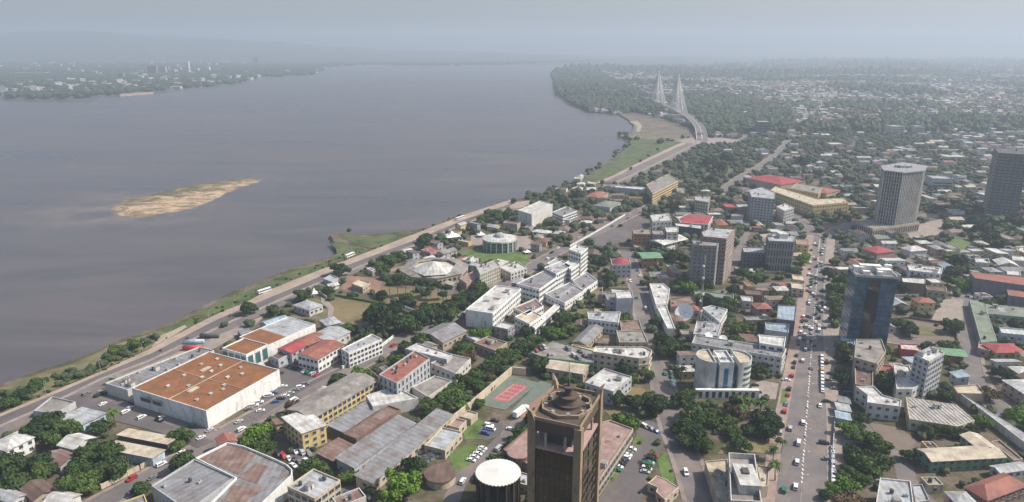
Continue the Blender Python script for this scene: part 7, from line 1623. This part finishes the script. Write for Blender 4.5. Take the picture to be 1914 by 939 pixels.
for i, (px, py, wpx, hpx_, c, lb) in enumerate(((1424, 250, 24, 22, "purplegrey", "dark mid-rise beside the straight avenue in the hazy distance"), (1670, 252, 24, 16, "offwhite", "pale mid-rise right of centre in the far quarters"), (1712, 250, 18, 14, "palegrey", "grey mid-rise next to the pale one in the far quarters"),
        (1752, 352, 34, 20, "palegrey", "wide grey office behind the ribbed tower"), (1790, 345, 16, 16, "offwhite", "narrow pale block right of the wide grey office"), (1535, 212, 16, 8, "white", "bright white hall among far trees above the avenue"), (1690, 282, 26, 5, "white", "long bright white roof in the far quarters"), (1780, 298, 40, 6, "cream", "long cream market roof left of the dark hazy tower"),
        (1620, 245, 14, 10, "cream", "cream block among the far trees"), (1880, 240, 24, 5, "white", "long white roof at the right edge of the far quarters"), (1830, 245, 22, 5, "white", "long white shed near the right edge of the far quarters"), (1440, 213, 14, 5, "white", "white roof beyond the forest right of the bridge"), (1370, 232, 12, 5, "white", "white roof in the forest right of the bridge"),
        (1700, 134, 5, 4, "white", "tiny bright white building near the horizon"), (1077, 158, 8, 10, "offwhite", "pale round-cornered house on the wooded headland"), (1560, 275, 26, 6, "cream", "cream hall with a bare yard behind the wood"), (1500, 240, 20, 10, "palegrey", "grey slab left of the cream block in the far quarters"), (1340, 196, 10, 7, "palegrey", "small grey block just behind the cable bridge"))):
    p = G(px, py); k = mpp(py); w, h = wpx * k / 2, max(4.5, hpx_ * k); dd = min(14, w); rt = root("distant_building", lb, "building", (p.x, p.y, 0), rh.uniform(-.2, .2)); loc = [(-w, -dd), (w, -dd), (w, dd), (-w, dd)]; b = MB(); walls_flat(b, loc, h, 1.0); b.build("wall", M("wall_" + c), rt); b = MB(); b.prism(inset(loc, .36), h - .5, h); b.build("roof", M("roof_white" if hpx_ < 9 else "roof_palegrey"), rt)
    st_ = int(h / 3.6)
    if h > 9:
        for q in range(st_): z = MB(); z.box(-w + 1, w - 1, -dd - .15, -dd, q * 3.6 + 1, q * 3.6 + 2.5); z.build("window_band", M("glass"), rt)
# garden walls between the houses
gw = random.Random(77); ngw = 0
for _ in range(900):
    if ngw >= 80: break
    y = gw.uniform(250, 640); x = gw.uniform(-1, 1) * (W / 2) / F * y; a = grid_angle(x, y) + gw.choice([0, math.pi / 2]); L_ = gw.uniform(7, 16); u = Vector((math.cos(a), math.sin(a))); v = Vector((-u.y, u.x)); c = Vector((x, y))
    if not free([tuple(c + u * L_ + v * 2.2), tuple(c - u * L_ + v * 2.2), tuple(c - u * L_ - v * 2.2), tuple(c + u * L_ - v * 2.2)], 0, (0, 4)): continue
    b = MB(); b.box(-L_, L_, -.15, .15, 0, 2.1)
    for k in range(int(L_ * 2 / 4) + 1): b.box(-L_ + k * 4 - .2, -L_ + k * 4 + .2, -.22, .22, 0, 2.3)
    o = b.build("garden_wall", M(gw.choice(["wall_offwhite", "wall_cream", "wall_palegrey", "wall_beige"])), None, (x, y, 0), rz=a); o["category"] = "wall"; o["group"] = "garden walls between houses"; ngw += 1
    later(o, {"wall_offwhite": "white", "wall_cream": "cream", "wall_palegrey": "grey", "wall_beige": "beige"}[o.data.materials[0].name], "garden wall", (x, y, 1))
# distant roofs merged: one object per roof colour would still be one crowd of houses
def house_mass(L, name, label):
    mats = [M("wall_offwhite"), M("wall_cream"), M("wall_palegrey")] + [M("roof_" + r) for r in ROOFS]; V, Fq, mi = [], [], []; k = 0
    for x, y, w, d, h, a, wl, rm in L:
        c, s = math.cos(a), math.sin(a); g = .18 * min(w, d) + .6
        pts = [(-w, -d, -.5), (w, -d, -.5), (w, d, -.5), (-w, d, -.5), (-w, -d, h), (w, -d, h), (w, d, h), (-w, d, h), (-w, 0, h + g), (w, 0, h + g), (-w, -d - .6, h - .1), (w, -d - .6, h - .1), (w, d + .6, h - .1), (-w, d + .6, h - .1), (-w - .5, 0, h + g + .1), (w + .5, 0, h + g + .1)]
        V += [(x + p * c - q * s, y + p * s + q * c, z) for p, q, z in pts]
        Fq += [tuple(i + k for i in f) for f in ((0, 1, 5, 4), (1, 2, 6, 5), (2, 3, 7, 6), (3, 0, 4, 7), (5, 6, 9), (7, 4, 8), (10, 11, 15, 14), (14, 15, 12, 13))]; wi = {"white": 0, "offwhite": 0, "cream": 1, "beige": 1, "palegrey": 2}.get(wl, 2)
        mi += [wi] * 6 + [3 + ROOFS.index(rm)] * 2; k += 16
    o = obj(name, mesh(name, V, Fq, mats, mi)); o["kind"] = "stuff"; o["label"] = label; o["category"] = "houses"
house_mass(far_houses, "distant_houses", "countless small houses of the far quarters")
# ---------------------------------------------------------------- cable bridge
def bridge():
    L = smooth_line(DECK, 8); zs = [9.0 if i > 0 else 9 for i in range(len(L))]; n = len(L)
    zs = [min(10, 1 + 9 * min(1, i / 6), 1 + 9 * min(1, (n - 1 - i) / 8)) for i in range(n)]
    c = L[n // 2]; rt = root("cable_stayed_bridge", "cable-stayed bridge with two tall white pylons and a curving deck by the river", "bridge", (c.x, c.y, 0)); D2 = [Vector((p.x - c.x, p.y - c.y, z)) for p, z in zip(L, zs)]
    def rib(name, d0, d1, z0, z1, m):
        a, b = offset_line([v.xy for v in D2], d0), offset_line([v.xy for v in D2], d1); vs = []
        for s, zz in ((a, z1), (b, z1), (a, z0), (b, z0)): vs += [(p.x, p.y, v.z + zz) for p, v in zip(s, D2)]
        fs = []
        for i in range(n - 1): fs += [(i, n + i, n + i + 1, i + 1), (2 * n + i, i, i + 1, 2 * n + i + 1), (n + i, 3 * n + i, 3 * n + i + 1, n + i + 1), (3 * n + i, 2 * n + i, 2 * n + i + 1, 3 * n + i + 1)]
        o = obj(name, mesh(name, vs, fs, m), rt); return o
    rib("deck", -11, 11, -1.8, 0, M("wall_palegrey")); rib("carriageway", -9.5, -1, .0, .06, M("dusty_asphalt")); rib("carriageway", 1, 9.5, .0, .06, M("dusty_asphalt")); rib("parapet", -11, -10.4, 0, 1.2, M("wall_offwhite")); rib("parapet", 10.4, 11, 0, 1.2, M("wall_offwhite")); rib("median", -.6, .6, 0, .9, M("wall_offwhite"))
    for i in range(3, n - 2, 2): q = MB(); q.box(D2[i].x - 1.2, D2[i].x + 1.2, D2[i].y - 5, D2[i].y + 5, -.5, D2[i].z - 1.8); q.build("pier", M("wall_palegrey"), rt)
    for px, py in ((1227, 196), (1263, 213)):
        g = G(px, py).xy - c; i = min(range(n), key=lambda k: (D2[k].xy - g).length); t = (D2[min(i + 1, n - 1)].xy - D2[max(0, i - 1)].xy).normalized(); v = Vector((-t.y, t.x)); p = D2[i]; top = Vector((p.x, p.y, 104)); b = MB()
        for s in (-1, 1):
            b.bar((p.x + v.x * s * 18, p.y + v.y * s * 18, -.5), (p.x + v.x * s * 3, p.y + v.y * s * 3, 80), 2.7, 8, 0, 1.9)
        b.bar((p.x + v.x * 3.4, p.y + v.y * 3.4, 78), (p.x + v.x * .8, p.y + v.y * .8, 106), 1.8, 8, 0, 1.3); b.bar((p.x - v.x * 3.4, p.y - v.y * 3.4, 78), (p.x - v.x * .8, p.y - v.y * .8, 106), 1.8, 8, 0, 1.3)
        b.bar((p.x + v.x * 12, p.y + v.y * 12, 12), (p.x - v.x * 12, p.y - v.y * 12, 12), 1.4, 6); b.bar((p.x + v.x * 4, p.y + v.y * 4, 76), (p.x - v.x * 4, p.y - v.y * 4, 76), 1.3, 6); b.build("pylon", M("whitepaint"), rt)
        for s in (-1, 1):
            for dr in (-1, 1):
                for k in range(1, 10):
                    dist = 12.5 * k; j = i; acc = 0
                    while 0 < j < n - 1 and acc < dist: acc += (D2[j + dr].xy - D2[j].xy).length; j += dr
                    e = D2[j]; f_ = min(1, dist / max(acc, 1e-3)); e = D2[j - dr].lerp(e, max(0, 1 - (acc - dist) / max(1e-3, (D2[j].xy - D2[j - dr].xy).length))) if 0 < j < n - 1 else e
                    q = MB(); q.bar((e.x + v.x * s * 10, e.y + v.y * s * 10, e.z), (p.x + v.x * s * 1.5, p.y + v.y * s * 1.5, 82 + 2.4 * k), .5, 4); q.build("cable", M("wall_offwhite"), rt)
bridge(); landmark("the cable-stayed bridge", 1248, 195)
# ---------------------------------------------------------------- haze
def haze():
    m = bpy.data.materials.new("haze"); m.use_nodes = True; n = m.node_tree.nodes; n.remove(n["Principled BSDF"]); v = n.new("ShaderNodeVolumePrincipled")
    v.inputs["Color"].default_value = HAZE_COLOR; v.inputs["Density"].default_value = HAZE_DENSITY; v.inputs["Anisotropy"].default_value = 0.15
    m.node_tree.links.new(v.outputs[0], n["Material Output"].inputs["Volume"])
    b = MB(); b.box(-15900, 15900, -300, 17500, -7.0, 520, 0, True); o = b.build("haze", m); o["kind"] = "stuff"; o["label"] = "pale blue dusty haze over river and city"; o["category"] = "haze"
HAZE_COLOR = (0.73, 0.85, 1.0, 1); haze()
finish_labels()
print("objects", len(bpy.data.objects), "houses", HN, "cars", NCAR, "trees", NTREE, "far houses", len(far_houses), "rest trees", len(rest))
